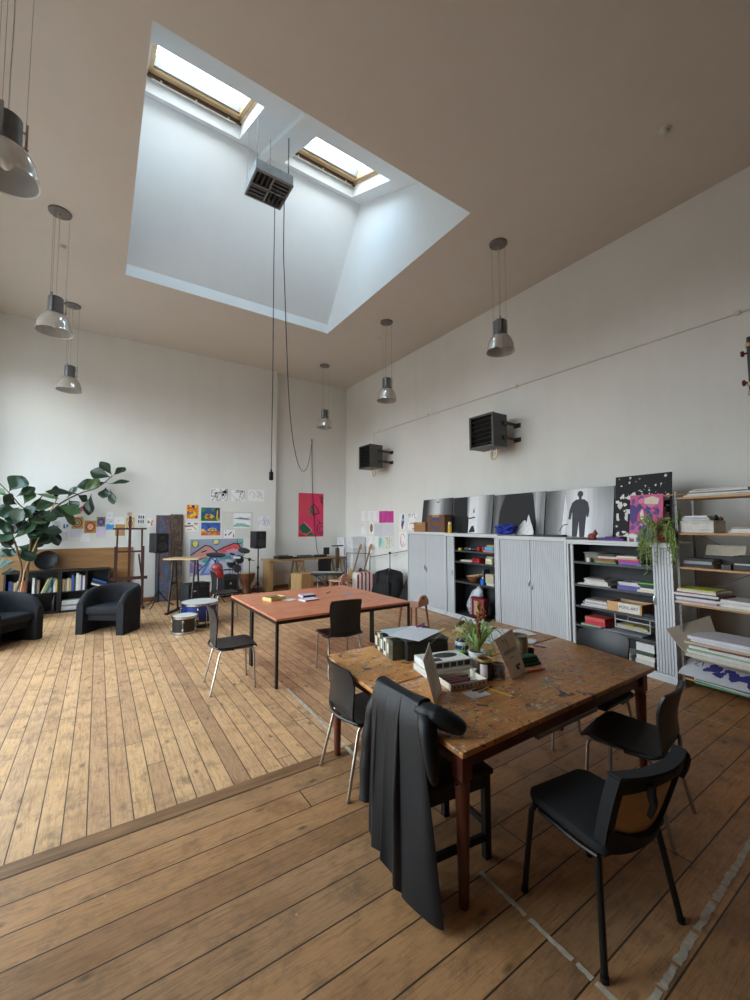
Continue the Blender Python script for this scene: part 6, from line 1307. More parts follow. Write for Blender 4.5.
# fiddle-leaf plant
P9 = thing('fiddle_leaf_fig', 'tall fiddle-leaf plant reaching along the wall, behind the left armchair', 'plant', (-1.13, 9.76, 0))
off = Vector((-1.13, 9.76, 0))
MB().lathe([(0, 0), (.15, 0), (.155, .02), (.19, .36), (.2, .37), (.2, .40), (.18, .40), (.17, .33), (0, .33)], 28).build('pot', mat((90, 84, 78), .6), P9)
MB().lathe([(0, .331), (.165, .331), (.1, .345), (0, .35)], 20).build('soil', mat((48, 36, 28), .95), P9)
BARK = mat((104, 84, 62), .8, 0, .2, 30)
def stem(P, r0, r1):
    Q = smooth_path(P, 5); MB().tube([Vector(p)-off for p in Q], [r0+(r1-r0)*i/(len(Q)-1) for i in range(len(Q))], 8).build('stem', BARK, P9)
stem([(-1.16, 9.76, .33), (-1.21, 9.75, .43), (-1.13, 9.75, .84), (-1.19, 9.75, 1.23), (-1.30, 9.75, 1.62), (-1.28, 9.8, 1.9)], .024, .012)
stem([(-1.10, 9.78, .33), (-1.07, 9.8, .43), (-1.05, 9.8, .9), (-1.03, 9.9, 1.42), (-.9, 10, 1.72), (-.68, 10.1, 2.1), (-.35, 10.15, 2.35), (-.05, 10.15, 2.49), (.2, 10.18, 2.75)], .026, .009)
stem([(-1.03, 9.9, 1.42), (-1.08, 9.85, 1.92), (-1.21, 9.8, 2.09), (-1.34, 9.75, 2.28), (-1.5, 9.7, 2.48)], .014, .007)
MB().tube([Vector(p)-off for p in ((-1.14, 9.72, .33), (-1.09, 9.75, .9), (-.87, 9.9, 1.68), (-.68, 10.0, 2.25))], .011, 8).build('support_cane', mat((190, 150, 96), .6), P9)
def leaf_mat():
    m, nt, b = new_mat('fig_leaf'); oi = nt.nodes.new('ShaderNodeObjectInfo'); v = objco(nt); n = noise(nt, v, 7, 3)
    f = mth(nt, 'ADD', mth(nt, 'MULTIPLY', oi.outputs['Random'], .6), mth(nt, 'MULTIPLY', n.outputs[0], .4)); r = ramp(nt, [(.2, rgb(24, 40, 26)), (.6, rgb(42, 66, 40)), (.9, rgb(84, 114, 62))]); nt.links.new(f, r.inputs[0]); nt.links.new(r.outputs[0], b.inputs['Base Color'])
    b.inputs['Roughness'].default_value = .32; b.inputs['Subsurface Weight'].default_value = 0; bump(nt, b, noise(nt, v, 30, 3).outputs[0], .15, .004); return m
LM = leaf_mat()
LV = [(0.2,10.17,2.76,0.01,10.21,3.01,0.17),(0.21,10.21,2.76,0.41,10.29,2.94,0.15),(0.19,10.2,2.72,-0.14,10.28,2.82,0.21),(0.13,10.06,2.57,0.46,10.02,2.64,0.09),(0.13,10.24,2.62,-0.33,10.25,2.52,0.21),(0.1,10.23,2.51,0.07,10.1,2.3,0.18),(0.17,10.14,2.47,0.23,10.05,2.19,0.12),(-0.15,10.16,2.36,-0.18,10.15,1.97,0.18),(-0.34,10.05,2.34,-0.8,9.95,2.36,0.15),(-0.38,10.11,2.33,-0.23,10.18,2.23,0.13),(-0.65,10.2,2.15,-1.04,10.08,2.08,0.22),(-1.06,10.03,2.33,-0.71,9.91,2.25,0.07),(-0.52,10.17,2.22,-0.38,10.05,2.07,0.16),(-0.65,10.05,2.07,-0.42,10.12,1.76,0.16),(-0.68,10.09,2.09,-0.35,9.99,1.98,0.21),(-0.79,10.22,1.86,-1.12,10.28,1.77,0.22),(-1.36,9.74,2.31,-1.2,9.83,2.58,0.27),(-1.27,9.85,2.24,-1.04,9.87,2.4,0.16),(-1.16,9.84,2.09,-1.06,9.93,2.34,0.15),(-1.3,9.86,2.01,-1.52,9.95,2.04,0.12),(-1.22,9.95,2.05,-1.43,9.87,1.91,0.15),(-1.29,9.78,1.75,-1.46,9.67,1.69,0.26),(-1.31,9.72,1.69,-1.16,9.58,1.97,0.2),(-1.04,9.93,1.89,-1.21,9.93,1.87,0.14),(-1.07,9.85,1.92,-0.81,9.87,1.9,0.17),(-1.28,9.78,1.46,-0.99,9.7,1.73,0.2),(-1.08,10.01,1.42,-0.88,9.97,1.55,0.18),(-0.96,9.97,1.43,-0.69,9.94,1.6,0.24),(-0.79,10.15,1.69,-0.65,10.01,1.37,0.15),(-1.28,9.92,1.29,-1.43,9.76,1.45,0.2),(-1.23,9.89,1.23,-1.48,9.95,1.23,0.15),(-1.21,9.75,1.07,-1.44,9.79,1.02,0.15),(-1.16,9.81,0.9,-1.39,9.9,0.86,0.14),(-0.71,10.09,2.19,-0.72,10.13,2.46,0.12),(-0.51,10.24,2.19,-0.67,10.32,1.92,0.19),(-1.3,9.77,1.51,-1.14,9.7,1.88,0.16),(-1.09,9.93,1.25,-0.89,9.98,1.45,0.17),(-0.99,9.91,1.38,-1.16,9.94,1.16,0.16),(-1.39,9.83,2.24,-1.53,9.89,2.35,0.11),(-.7,9.95,1.95,-.95,9.85,1.68,.2),(-.85,9.9,1.75,-1.0,9.7,1.5,.19),(-1.15,9.7,1.3,-.98,9.55,1.1,.2),(-1.25,9.7,1.6,-1.4,9.5,1.45,.22),(-.3,10.15,2.4,-.05,10.05,2.62,.15),(-.55,10.1,2.25,-.4,10.0,2.45,.14)]
rnd = random.Random(31)
for _ in range(22):
    bz = rnd.uniform(1.3, 2.1); bx0 = -1.16 + rnd.uniform(-.12, .22); by0 = rnd.uniform(9.68, 9.95); a_ = rnd.uniform(0, 2*PI); l_ = rnd.uniform(.2, .34)
    LV.append((bx0, by0, bz, bx0+l_*math.cos(a_), by0-abs(l_*.5*math.sin(a_)), bz+rnd.uniform(-.16, .16), rnd.uniform(.17, .23)))
for (bx_, by_, bz, tx, ty, tz, w) in LV:
    B = Vector((bx_, by_, bz)); T = Vector((tx, ty, tz)); d = T-B; L = d.length; d.normalize()
    view = (Vector((0, 0, 1.7)) - B).normalized(); up = (view*.75 + Vector((rnd.uniform(-.5, .5), rnd.uniform(-.3, .2), rnd.uniform(.2, .9)))).normalized()
    s = d.cross(up).normalized(); n = s.cross(d).normalized(); g = []
    for i in range(11):
        t = i/10; wv = (max(0, math.sin(PI*t**1.35))**.75)*(.55+.45*min(1, t*1.6)) if t > .03 else .03
        if t > .96: wv = .13
        ro = []
        for j in range(7):
            q = -1+2*j/6; ro.append(B + d*(L*(.08+1.05*t)) + s*(q*wv*w*.5*1.32) + n*(.10*w*abs(q) - .16*L*(t-.45)**2 + .010*math.sin(9*t+3*q)) - off)
        g.append(ro)
    m = MB().grid(g, 0, .0016); m.tube([B-off, B + d*(L*.12) + n*(-.16*L*.12) - off], .004, 5); m.build('leaf', LM, P9, 60)
# armchairs
ARM = mat((24, 24, 28), .9, 0, .15, 80, bmp=.2)
def armchair(label):
    t = thing('tub_armchair', label, 'armchair', (0, 0, 0), 0, 'black tub armchairs')
    # continuous wall: arms and back as one thick U, front +Y
    def U(rr, ext):
        pts = [(rr, ext)] + [(rr*math.cos(a)**1 if 1 else 0, 0) for a in []]
        return pts
    r1, r0 = .385, .275; ext = .34; N = 28; sec = []
    path = [(1, ext - ext*i/6) for i in range(7)]
    W = MB(); ring = []
    def wall(k):
        u = k/40
        if u < .25: y = ext*(1-u/.25); return (1, y, None)
        if u > .75: return (-1, ext*((u-.75)/.25), None)
        a = PI*(u-.25)/.5; return (math.cos(a), None, math.sin(a))
    rows = []
    for k in range(41):
        a, y, s_ = wall(k); u = k/40
        def pt(r, z):
            return (r*a, y, z) if s_ is None else (r*a, -r*s_*.92, z)
        e = min(1, min(k, 40-k)/5.0); top = .60 + .13*math.sin(PI*u)**.8*1.0 - .10*(1-e)**2
        lo = .0; prof = []
        for (rf, zf) in ((0, 0), (0, .3), (0, .85), (.06, .94), (.25, .99), (.5, 1.0), (.75, .99), (.94, .94), (1, .85), (1, .3), (1, 0)):
            prof.append(pt(r1 + (r0-r1)*rf, lo + (top-lo)*zf))
        rows.append(prof)
    W.grid(rows)
    for k in (0, 40): o_ = len(W.v); W.add(rows[k], [tuple(range(len(rows[k])))])
    W.build('shell', ARM, t, 60)
    g = slab([(-.27, -.16), (-.2, -.245), (.2, -.245), (.27, -.16), (.272, .30), (-.272, .30)], .30, .42, .03); g.build('seat_cushion', ARM, t, 60)
    MB().rbox(-.272, .272, -.2, .24, .2, .299, .01, 2).build('seat_base', ARM, t)
    return t
AC = armchair('black tub armchair in front of the black bookcases, beside the easel'); AC.location = (.26, 8.08, 0); AC.rotation_euler = (0, 0, R(143))
dup(AC, (-1.16, 8.0, 0), R(232), 'black tub armchair at the left edge, in front of the plant')
# easel
EZ = wood((52, 28, 22), (78, 44, 34), .45, 'Z', 1, 'easel_wood')
t = thing('easel', 'dark wooden studio easel standing between the bookcases and the tall painted boards', 'easel', (.56, 10.0, 0))
def bar(mb, p, q, w, d_): # square bar
    p, q = Vector(p), Vector(q); d = (q-p).normalized(); a = Vector((1, 0, 0)) if abs(d.x) < .7 else Vector((0, 0, 1)); a = (a - d*a.dot(d)).normalized(); b_ = d.cross(a)
    vs = [p + a*(sx*w/2) + b_*(sy*d_/2) for sx, sy in ((-1, -1), (1, -1), (1, 1), (-1, 1))] + [q + a*(sx*w/2) + b_*(sy*d_/2) for sx, sy in ((-1, -1), (1, -1), (1, 1), (-1, 1))]
    return mb.add(vs, [(0, 3, 2, 1), (4, 5, 6, 7), (0, 1, 5, 4), (1, 2, 6, 5), (2, 3, 7, 6), (3, 0, 4, 7)])
bar(MB(), (0, .06, .18), (.0, .28, 1.91), .05, .03).build('mast', EZ, t)
for sx in (-1, 1):
    bar(MB(), (sx*.235, .09, .55), (sx*.225, .235, 1.64), .034, .026).build('upright', EZ, t)
    bar(MB(), (sx*.25, .02, .03), (sx*.25, .16, 1.27), .05, .034).build('post', EZ, t)
    MB().rbox(sx*.25-.03, sx*.25+.03, -.26, .3, 0, .05, .006, 1).build('foot', EZ, t)
for z, y, w in ((1.64, .215, .62), (1.16, .155, .5), (.3, .04, .5)): MB().box(-w/2, w/2, y-.014, y+.014, z-.018, z+.018).build('crossbar', EZ, t)
MB().box(-.33, .33, -.02, .09, .60, .625).box(-.33, .33, -.034, -.02, .585, .65).build('canvas_tray', EZ, t)
bar(MB(), (.23, .06, .62), (.17, .13, 1.1), .03, .02).build('brace', EZ, t)
# loudspeakers on stands
def speaker(label, loc, rz):
    t = thing('loudspeaker', label, 'loudspeaker', loc, R(rz), 'black loudspeakers on stands')
    MB().rbox(-.14, .14, -.13, .15, 0, .41, .012, 2).build('cabinet', mat((30, 30, 32), .5), t)
    MB().rbox(-.128, .128, -.134, -.1305, .012, .398, .002, 1).build('baffle', mat((22, 22, 23), .6), t)
    M = Matrix.Translation((0, -.1345, .13)) @ Matrix.Rotation(R(90), 4, 'X')
    MB().lathe([(.096, 0), (.1, .006), (.086, .006), (.06, -.02), (.03, -.026), (.0, -.014)], 28, 0, (0, 0, 0), M).build('woofer', mat((46, 46, 48), .45), t)
    M = Matrix.Translation((0, -.1345, .31)) @ Matrix.Rotation(R(90), 4, 'X')
    MB().lathe([(.05, 0), (.052, .005), (.04, .005), (.02, -.01), (.012, .0), (0, .004)], 20, 0, (0, 0, 0), M).build('tweeter', mat((40, 40, 42), .45), t)
def stand(label, loc, h, rz):
    t = thing('speaker_stand', label, 'speaker stand', loc, R(rz), 'tripod speaker stands')
    MB().cone((0, 0, .1), (0, 0, h*.6), .022, .022, 14).cone((0, 0, h*.6), (0, 0, h-.012), .016, .016, 14).build('pole', BLACKM, t)
    MB().lathe([(.0225, -.04), (.034, -.04), (.034, .04), (.0225, .04)], 14, 0, (0, 0, .30)).build('collar', BLACKM, t)
    MB().lathe([(.0165, -.03), (.03, -.03), (.03, .03), (.0165, .03)], 14, 0, (0, 0, h*.6)).cone((.02, 0, h*.6), (.06, 0, h*.6), .008, .012, 8).build('collar', BLACKM, t)
    MB().rbox(-.09, .09, -.09, .09, h-.012, h-.001, .004, 1).build('top_plate', BLACKM, t)
    for k in range(3):
        a = 2*PI*k/3; c, s = math.cos(a), math.sin(a)
        MB().tube([(.03*c, .03*s, .30), (.22*c, .22*s, .06), (.32*c, .32*s, .012)], .012, 8).tube([(.02*c, .02*s, .11), (.22*c, .22*s, .12)], .008, 6).build('leg', BLACKM, t)
stand('tripod stand of the speaker in front of the tall painted boards', (1.08, 9.82, 0), 1.135, 0); speaker('black loudspeaker in front of the tall painted boards', (1.08, 9.82, 1.1365), 22)
stand('tripod stand of the speaker at the pier edge, beside the desk', (3.24, 9.9, 0), 1.155, 65); speaker('black loudspeaker at the pier edge, above the wooden drum', (3.24, 9.9, 1.1565), 12)
# standing table with A-shaped legs
t = thing('standing_table', 'tall narrow table with pale wooden top and black splayed legs', 'table', (1.46, 8.95, 0), R(-33))
MB().rbox(-.34, .34, -.23, .23, 1.035, 1.065, .004, 1).build('tabletop', wood((176, 142, 100), (206, 176, 134), .5, 'X', 1, 'pale_wood'), t)
for sx in (-1, 1):
    x = sx*.215
    for sy in (-1, 1): MB().tube([(x, sy*.06, 1.0), (x*1.02, sy*.20, .034)], .019, 8).build('leg', BLACKM, t)
    MB().box(x-.025, x+.025, -.22, .22, 1.005, 1.034).build('bracket', BLACKM, t); MB().rbox(x-.03, x+.03, -.30, .30, 0, .034, .006, 1).build('foot', BLACKM, t); MB().box(x-.012, x+.012, -.13, .13, .55, .58).build('stretcher', BLACKM, t)
# amplifiers
def amp(label, loc, rz, w, d, h, logo):
    t = thing('amplifier', label, 'amplifier', loc, R(rz), 'black amplifiers')
    MB().rbox(-w/2, w/2, -d/2, d/2, .015, h, .015, 2).build('cabinet', mat((26, 26, 27), .7, 0, .15, 60, bmp=.2), t)
    MB().rbox(-w/2+.025, w/2-.025, -d/2-.004, -d/2+.002, .04, h*.74, .004, 1).build('speaker_grille', mat((40, 40, 42), .8, 0, .4, 180), t)
    MB().rbox(-w/2+.025, w/2-.025, -d/2-.004, -d/2+.002, h*.78, h-.02, .003, 1).build('control_panel', mat((60, 60, 62), .4, .4), t)
    for i in range(6): MB().cone((-w*.33+i*w*.13, -d/2-.004, h*.87), (-w*.33+i*w*.13, -d/2-.02, h*.87), .011, .009, 10).build('knob', BLACK, t)
    if logo == 'bar': MB().box(-w*.36, -w*.16, -d/2-.0062, -d/2-.0045, h*.64, h*.70).build('badge', mat((214, 214, 214), .4), t)
    else:
        m = MB(); m.prism([(-.03, .0), (.0, .035), (.012, .01), (.03, .03), (.012, -.02), (-.012, -.01), (-.02, -.03)], 0, .0015, 0, Matrix.Translation((-.02, -d/2-.0045, h*.62)) @ Matrix.Rotation(R(90), 4, 'X')); m.build('badge', mat((206, 210, 216), .4), t)
    MB().tube([(-.07, 0, h), (-.06, 0, h+.02), (.06, 0, h+.02), (.07, 0, h)], .008, 6).build('handle', BLACK, t)
    for x in (-w/2+.04, w/2-.04):
        for y in (-d/2+.04, d/2-.04): MB().cone((x, y, 0), (x, y, .015), .018).build('foot', BLACK, t)
amp('black amplifier on the floor under the tall narrow table', (1.78, 9.62, 0), 24, .52, .30, .47, 'bar'); amp('black amplifier with a small white emblem, beside the wooden goblet drum', (2.64, 10.28, 0), 18, .40, .28, .52, 'flash')
# drums
def drum(label, loc, r, z0, z1, shellc, legs, name='drum'):
    t = thing(name, label, 'drum', loc, R(15))
    MB().lathe([(r*.97, z0), (r*.985, z0), (r*.985, z1), (r*.97, z1)], 36, 0, (0, 0, 0), None, True).build('shell', shellc, t)
    MB().lathe([(0, z1+.001), (r*.985, z1+.001), (r*.985, z1+.006), (0, z1+.008)], 36).build('drum_head', mat((214, 212, 206), .5, 0, .06, 12), t)
    for z in (z0+.004, z1-.026): MB().lathe([(r*.99, 0), (r*1.045, 0), (r*1.045, .036), (r*.99, .036)], 36, 0, (0, 0, z), None, True).build('hoop', CHROME, t)
    n = 6
    for k in range(n):
        a = 2*PI*k/n; c, s = math.cos(a), math.sin(a); m = MB().cone((r*1.03*c, r*1.03*s, z0+.03), (r*1.03*c, r*1.03*s, z1-.02), .005, .005, 6)
        for z in (z0+(z1-z0)*.26, z0+(z1-z0)*.74): m.ball((r*1.02*c, r*1.02*s, z), .018, .018, .026, 8, 6)
        m.build('tension_lug', CHROME, t)
    if legs:
        for k in range(3): a = 2*PI*k/3+.4; c, s = math.cos(a), math.sin(a); MB().tube([(r*1.05*c, r*1.05*s, z1*.75), (r*1.07*c, r*1.07*s, .1), (r*1.12*c, r*1.12*s, 0)], .008, 8).build('leg', CHROME, t)
drum('small black drum with chrome hoops on the floor, nearest the camera', (1.19, 7.24, 0), .185, 0, .265, mat((26, 24, 22), .3), False); drum('larger blue drum with chrome legs behind the small black drum', (1.50, 7.68, 0), .305, .06, .385, mat((30, 48, 112), .3, .2, .3, 120), True)
t = thing('drum_kit', 'compact electronic drum kit with black pads and a red drum, before the mountain painting', 'drum kit', (2.34, 9.42, -.0), R(-20))
b = MB()
for x, y in ((-.2, 0), (.28, .05)): b.cone((x, y, .1), (x, y, .95), .016, .016, 10); [b.tube([(x, y, .35), (x+.22*math.cos(a), y+.22*math.sin(a), .01)], .009, 6) for a in (.3, 2.4, 4.5)]
b.tube([(-.2, 0, .72), (.04, -.1, .74), (.28, .05, .72)], .015, 8).tube([(-.2, 0, .92), (-.28, -.05, 1.0)], .01, 6).tube([(.28, .05, .9), (.45, .0, 1.12)], .01, 6).build('stand', mat((60, 60, 64), .35, .7), t)
def pad(c, r, tilt, th, m, name):
    M = Matrix.Translation(c) @ Matrix.Rotation(R(tilt), 4, 'X') @ Matrix.Rotation(R(tilt*.5), 4, 'Y'); MB().lathe([(0, 0), (r*.95, 0), (r, th*.3), (r, th*.8), (r*.9, th), (0, th*1.05)], 24, 0, (0, 0, 0), M).build(name, m, t)
pad((-.18, -.08, 1.05), .20, 8, .035, BLACK, 'cymbal_pad'); pad((.40, 0, 1.14), .13, 24, .012, mat((50, 50, 54), .4, .4), 'cymbal'); pad((.14, -.14, .86), .10, 50, .05, BLACK, 'drum_pad'); pad((.30, -.1, .95), .10, 60, .05, BLACK, 'drum_pad'); pad((.26, -.16, .76), .095, 55, .05, mat((40, 40, 44), .5), 'drum_pad')
MB().lathe([(0, 0), (.11, 0), (.13, .03), (.13, .12), (.11, .15), (0, .15)], 24, 0, (-.14, -.12, .58)).build('red_drum', mat((186, 44, 50), .35), t); MB().ball((-.14, -.16, .80), .12, .09, .10, 16, 10).build('red_silver_drum', mat((176, 90, 90), .3, .3), t)
MB().rbox(.02, .2, -.2, -.05, .9, .96, .01, 2).build('module', mat((150, 156, 166), .4), t); MB().rbox(.2, .34, -.22, -.1, .98, 1.03, .01, 2).build('module', mat((190, 192, 200), .4), t)
for k in range(5): MB().tube(smooth_path([(.1+.06*k, -.1, .85), (.15+.05*k, -.2, .6-.05*k), (.25, -.05, .4)], 4), .006, 5).build('cable', BLACK, t)
t = thing('boom_stand', 'black boom microphone stand between the drum kit and the right speaker', 'microphone stand', (3.0, 9.80, 0), R(0))
MB().cone((0, 0, .03), (0, 0, .88), .012, .01, 8).build('pole', BLACKM, t); MB().lathe([(0, 0), (.12, 0), (.12, .02), (.02, .035), (0, .035)], 20).build('base', BLACKM, t); MB().ball((0, 0, .90), .04, mi=0).build('clutch', BLACKM, t); MB().cone((.12, .0, .86), (-.36, -.02, 1.03), .009, .007, 8).cone((-.36, -.02, 1.03), (-.46, -.02, 1.06), .02, .024, 10).build('boom_arm', BLACKM, t)
t = thing('goblet_drum', 'carved brown wooden goblet drum standing by the back wall', 'drum', (3.07, 10.24, 0))
MB().lathe([(0, 0), (.12, 0), (.125, .02), (.10, .12), (.092, .2), (.11, .26), (.165, .36), (.2, .46), (.205, .53), (.19, .53)], 30).build('body', wood((96, 58, 34), (140, 90, 54), .5, 'Z', 1, 'drum_wood'), t); MB().lathe([(0, .535), (.19, .533), (.192, .54), (0, .545)], 26).build('drum_head', mat((186, 160, 124), .6), t)
m = MB()
for k in range(14): a = 2*PI*k/14; a2 = a+PI/14; m.tube([(.208*math.cos(a), .208*math.sin(a), .52), (.155*math.cos(a2), .155*math.sin(a2), .33), (.208*math.cos(a+2*PI/14), .208*math.sin(a+2*PI/14), .52)], .004, 5)
m.build('lacing', mat((70, 50, 36), .8), t)
# ------------------------------------------------------------------ desk corner
DW = wood((150, 112, 70), (186, 148, 100), .5, 'X', 1, 'desk_wood')
t = thing('trestle_desk', 'long wooden desk with trestle legs in the recess under the pink poster', 'desk', (4.65, 10.27, 0))
MB().rbox(-1.12, 1.09, -.3, .3, .80, .84, .005, 1).build('desktop', DW, t)
MB().box(-1.08, -.98, -.24, .24, 0, .799).build('panel_leg', DW, t)
for x in (-.2, .9):
    for s in (-1, 1):
        for y in (-.24, .24): bar(MB(), (x+s*.03, y, .79), (x+s*.17, y, 0), .04, .03).build('leg', DW, t)
    MB().box(x-.11, x+.11, -.26, -.225, .30, .34).box(x-.05, x+.05, -.26, .26, .76, .799).build('crosspiece', DW, t)
ZD = .8415
def gear(name, label, cat, x, y, w, d, h, c, rz=0, fn=None):
    t = thing(name, label, cat, (x, y, ZD), R(rz)); MB().rbox(-w/2, w/2, -d/2, d/2, .0, h, .008, 1).build('body', mat(c, .5), t)
    if fn: fn(t, w, d, h)
    return t
def knobs(t, w, d, h):
    for i in range(4):
        for j in range(2): MB().cone((-w*.33+w*.22*i, -d*.2+d*.35*j, h), (-w*.33+w*.22*i, -d*.2+d*.35*j, h+.014), .012, .01, 8).build('knob', mat((70, 70, 74), .4), t)
gear('turntable', 'dark turntable at the left end of the wooden desk', 'turntable', 4.02, 10.25, .40, .34, .07, (36, 38, 42), 4, lambda t, w, d, h: (MB().lathe([(0, 0), (.14, 0), (.14, .014), (0, .016)], 28, 0, (-.03, 0, h)).build('platter', mat((24, 24, 26), .4), t), MB().tube([(.15, .1, h+.01), (.15, .1, h+.04), (.1, -.08, h+.03)], .007, 6).build('tone_arm', STEEL, t)))
gear('mixer', 'grey mixing desk in the middle of the wooden desk', 'mixer', 4.62, 10.22, .38, .28, .065, (70, 74, 80), -5, knobs); gear('sound_module', 'small black sound module right of the grey mixer', 'sound module', 5.06, 10.22, .28, .2, .06, (28, 28, 30), 8, knobs)
gear('cable_tray', 'low black box between the turntable and the mixer', 'box', 4.32, 10.16, .14, .14, .04, (30, 30, 32), 12)
t = thing('monitor', 'small dark screen standing on the desk behind the black chair', 'screen', (5.30, 10.3, ZD), R(-8)); MB().rbox(-.085, .085, -.015, .015, .05, .25, .006, 1).build('screen', mat((40, 42, 46), .3), t); MB().cone((0, .01, .01), (0, .01, .07), .02, .015, 10).build('neck', BLACK, t); MB().rbox(-.08, .08, -.06, .06, 0, .012, .004, 1).build('foot', BLACK, t)
# cajon and keyboard
t = thing('cajon', 'pale wooden box drum beside the desk', 'drum', (4.32, 9.72, 0), R(18)); CW_ = wood((186, 148, 96), (210, 176, 124), .45, 'Z', 1, 'cajon_wood')
MB().box(-.2, .2, -.185, .2, .012, .028).box(-.2, .2, -.185, .2, .482, .5).box(-.2, -.182, -.185, .2, .028, .482).box(.182, .2, -.185, .2, .028, .482).box(-.182, .182, .18, .2, .028, .482).build('body', CW_, t); MB().rbox(-.2, .2, -.2, -.186, .012, .5, .003, 1).build('front_plate', wood((176, 132, 84), (204, 164, 112), .4, 'Z', 1.3, 'cajon_plate'), t)
for x in (-.17, .17):
    for y in (-.16, .17): MB().cone((x, y, 0), (x, y, .012), .018).build('foot', BLACK, t)
t = thing('keyboard', 'black electric keyboard on a stand, next to the pale wooden box drum', 'keyboard', (4.70, 9.05, .50), R(-38)); MB().rbox(-.40, .40, -.14, .14, 0, .07, .012, 2).build('body', mat((26, 26, 28), .45), t)
MB().box(-.37, .37, -.13, .0, .0705, .08).build('white_keys', mat((216, 216, 214), .4), t); m = MB()
for k in range(30):
    if k % 7 not in (2, 6): m.box(-.365+.0245*k, -.353+.0245*k, -.06, .0, .0805, .09)
m.build('black_keys', BLACK, t)
t = thing('keyboard_stand', 'black crossed stand under the electric keyboard', 'stand', (4.70, 9.05, 0), R(-38))
for s in (-1, 1): bar(MB(), (-.3*s, .03*s, .02), (.3*s, .03*s, .475), .03, .02).build('leg', BLACKM, t)
for x in (-.3, .3): MB().box(x-.02, x+.02, -.16, .16, .476, .498).build('rest', BLACKM, t); MB().box(x-.02, x+.02, -.16, .16, 0, .02).build('foot', BLACKM, t)
# storage boxes
def crate(label, x, y, z, w, d, h, rz=0):
    t = thing('storage_crate', label, 'storage box', (x, y, z), R(rz), 'see-through storage boxes in the corner')
    MB().prism([(-w*.46, -d*.46), (w*.46, -d*.46), (w*.46, d*.46), (-w*.46, d*.46)], 0, .006).add([(-w*.46, -d*.46, .006), (w*.46, -d*.46, .006), (w*.46, d*.46, .006), (-w*.46, d*.46, .006), (-w*.5, -d*.5, h), (w*.5, -d*.5, h), (w*.5, d*.5, h), (-w*.5, d*.5, h)], [(0, 1, 5, 4), (1, 2, 6, 5), (2, 3, 7, 6), (3, 0, 4, 7)]).build('body', mat((228, 230, 234), .3, 0, .06, 6), t)
    MB().rbox(-w*.52, w*.52, -d*.52, d*.52, h+.0005, h+.03, .008, 2).build('lid', mat((234, 234, 236), .4), t)
    MB().rbox(-w*.2, w*.2, -d*.5-.004, -d*.5+.004, h*.3, h*.7, .003, 1).build('paper_label', mat((222, 222, 222), .7), t)
zb = 0
for k in range(4):
    h = (.36, .34, .36, .30)[k]
    crate('storage box, %s of the stack nearest the back wall corner' % ('topmost' if k == 3 else ORD[k]), 5.97, 10.36, zb, .40, .38, h-.03, -90+2*(k % 2)); zb += h+.001
zb = 0
for k in range(4):
    h = (.36, .36, .38, .28)[k]
    crate('storage box, %s of the stack next to the guitars' % ('topmost' if k == 3 else ORD[k]), 5.97, 9.86, zb, .42, .40, h-.03, -90-2*(k % 2)); zb += h+.001
# bass guitars on a stand
def guitar(label, x, y, lean, bodyc, rz):
    t = thing('bass_guitar', label, 'guitar', (x, y, .12), R(rz), 'two guitars on the floor stand'); t.rotation_euler = (-lean, R(16), R(rz))
    pts = [(.0, 0), (.12, .02), (.17, .10), (.15, .2), (.11, .27), (.15, .34), (.14, .42), (.08, .44), (.03, .38), (-.03, .38), (-.09, .47), (-.14, .44), (-.14, .34), (-.11, .27), (-.15, .2), (-.17, .1), (-.12, .02)]
    g = slab(pts, -.02, .02, .008); M = Matrix.Rotation(R(90), 4, 'X'); g.v = [tuple(M @ Vector(p)) for p in g.v]; g.build('body', bodyc, t)
    NK = wood((150, 110, 70), (190, 150, 104), .4, 'Z', 1, 'neck_wood'); MB().rbox(-.022, .022, -.036, -.021, .30, 1.0, .004, 1).build('neck', NK, t); MB().prism([(-.03, 1.0), (.035, 1.0), (.05, 1.08), (.03, 1.16), (-.02, 1.15), (-.03, 1.06)], .018, .034, 0, Matrix.Rotation(R(90), 4, 'X')).build('headstock', NK, t)
    for k in range(4): MB().cone((-.012+.008*k, -.04, .08), (-.012+.008*k, -.04, 1.0), .0012, .0012, 4).cone((.04, -.027, 1.02+.03*k), (.065, -.027, 1.02+.03*k), .006, .008, 6).build('string', STEEL, t)
    MB().rbox(-.05, .05, -.034, -.0205, .14, .17, .004, 1).rbox(-.045, .045, -.034, -.0205, .06, .09, .004, 1).build('pickup', BLACK, t)
guitar('pale wooden bass guitar at the left of the guitar stand', 5.52, 9.40, .24, wood((186, 150, 104), (206, 176, 132), .4, 'Z', 1, 'bass_body'), -30); guitar('dark-bodied guitar between the pale one and the striped suitcase', 5.72, 9.20, .24, mat((60, 44, 34), .35), -30)
t = thing('guitar_stand', 'black tubular stand holding the two guitars', 'stand', (5.72, 9.42, 0), R(-58)); b = MB()
b.tube([(-.35, .12, 0), (-.35, .16, .95), (.35, .16, .95), (.35, .12, 0)], .014, 8); b.build('frame', BLACKM, t); MB().tube([(-.33, -.12, .08), (.33, -.12, .08)], .012, 8).tube([(-.33, -.12, .08), (-.345, .12, .07)], .012, 8).tube([(.33, -.12, .08), (.345, .12, .07)], .012, 8).build('rest_bar', BLACKM, t)
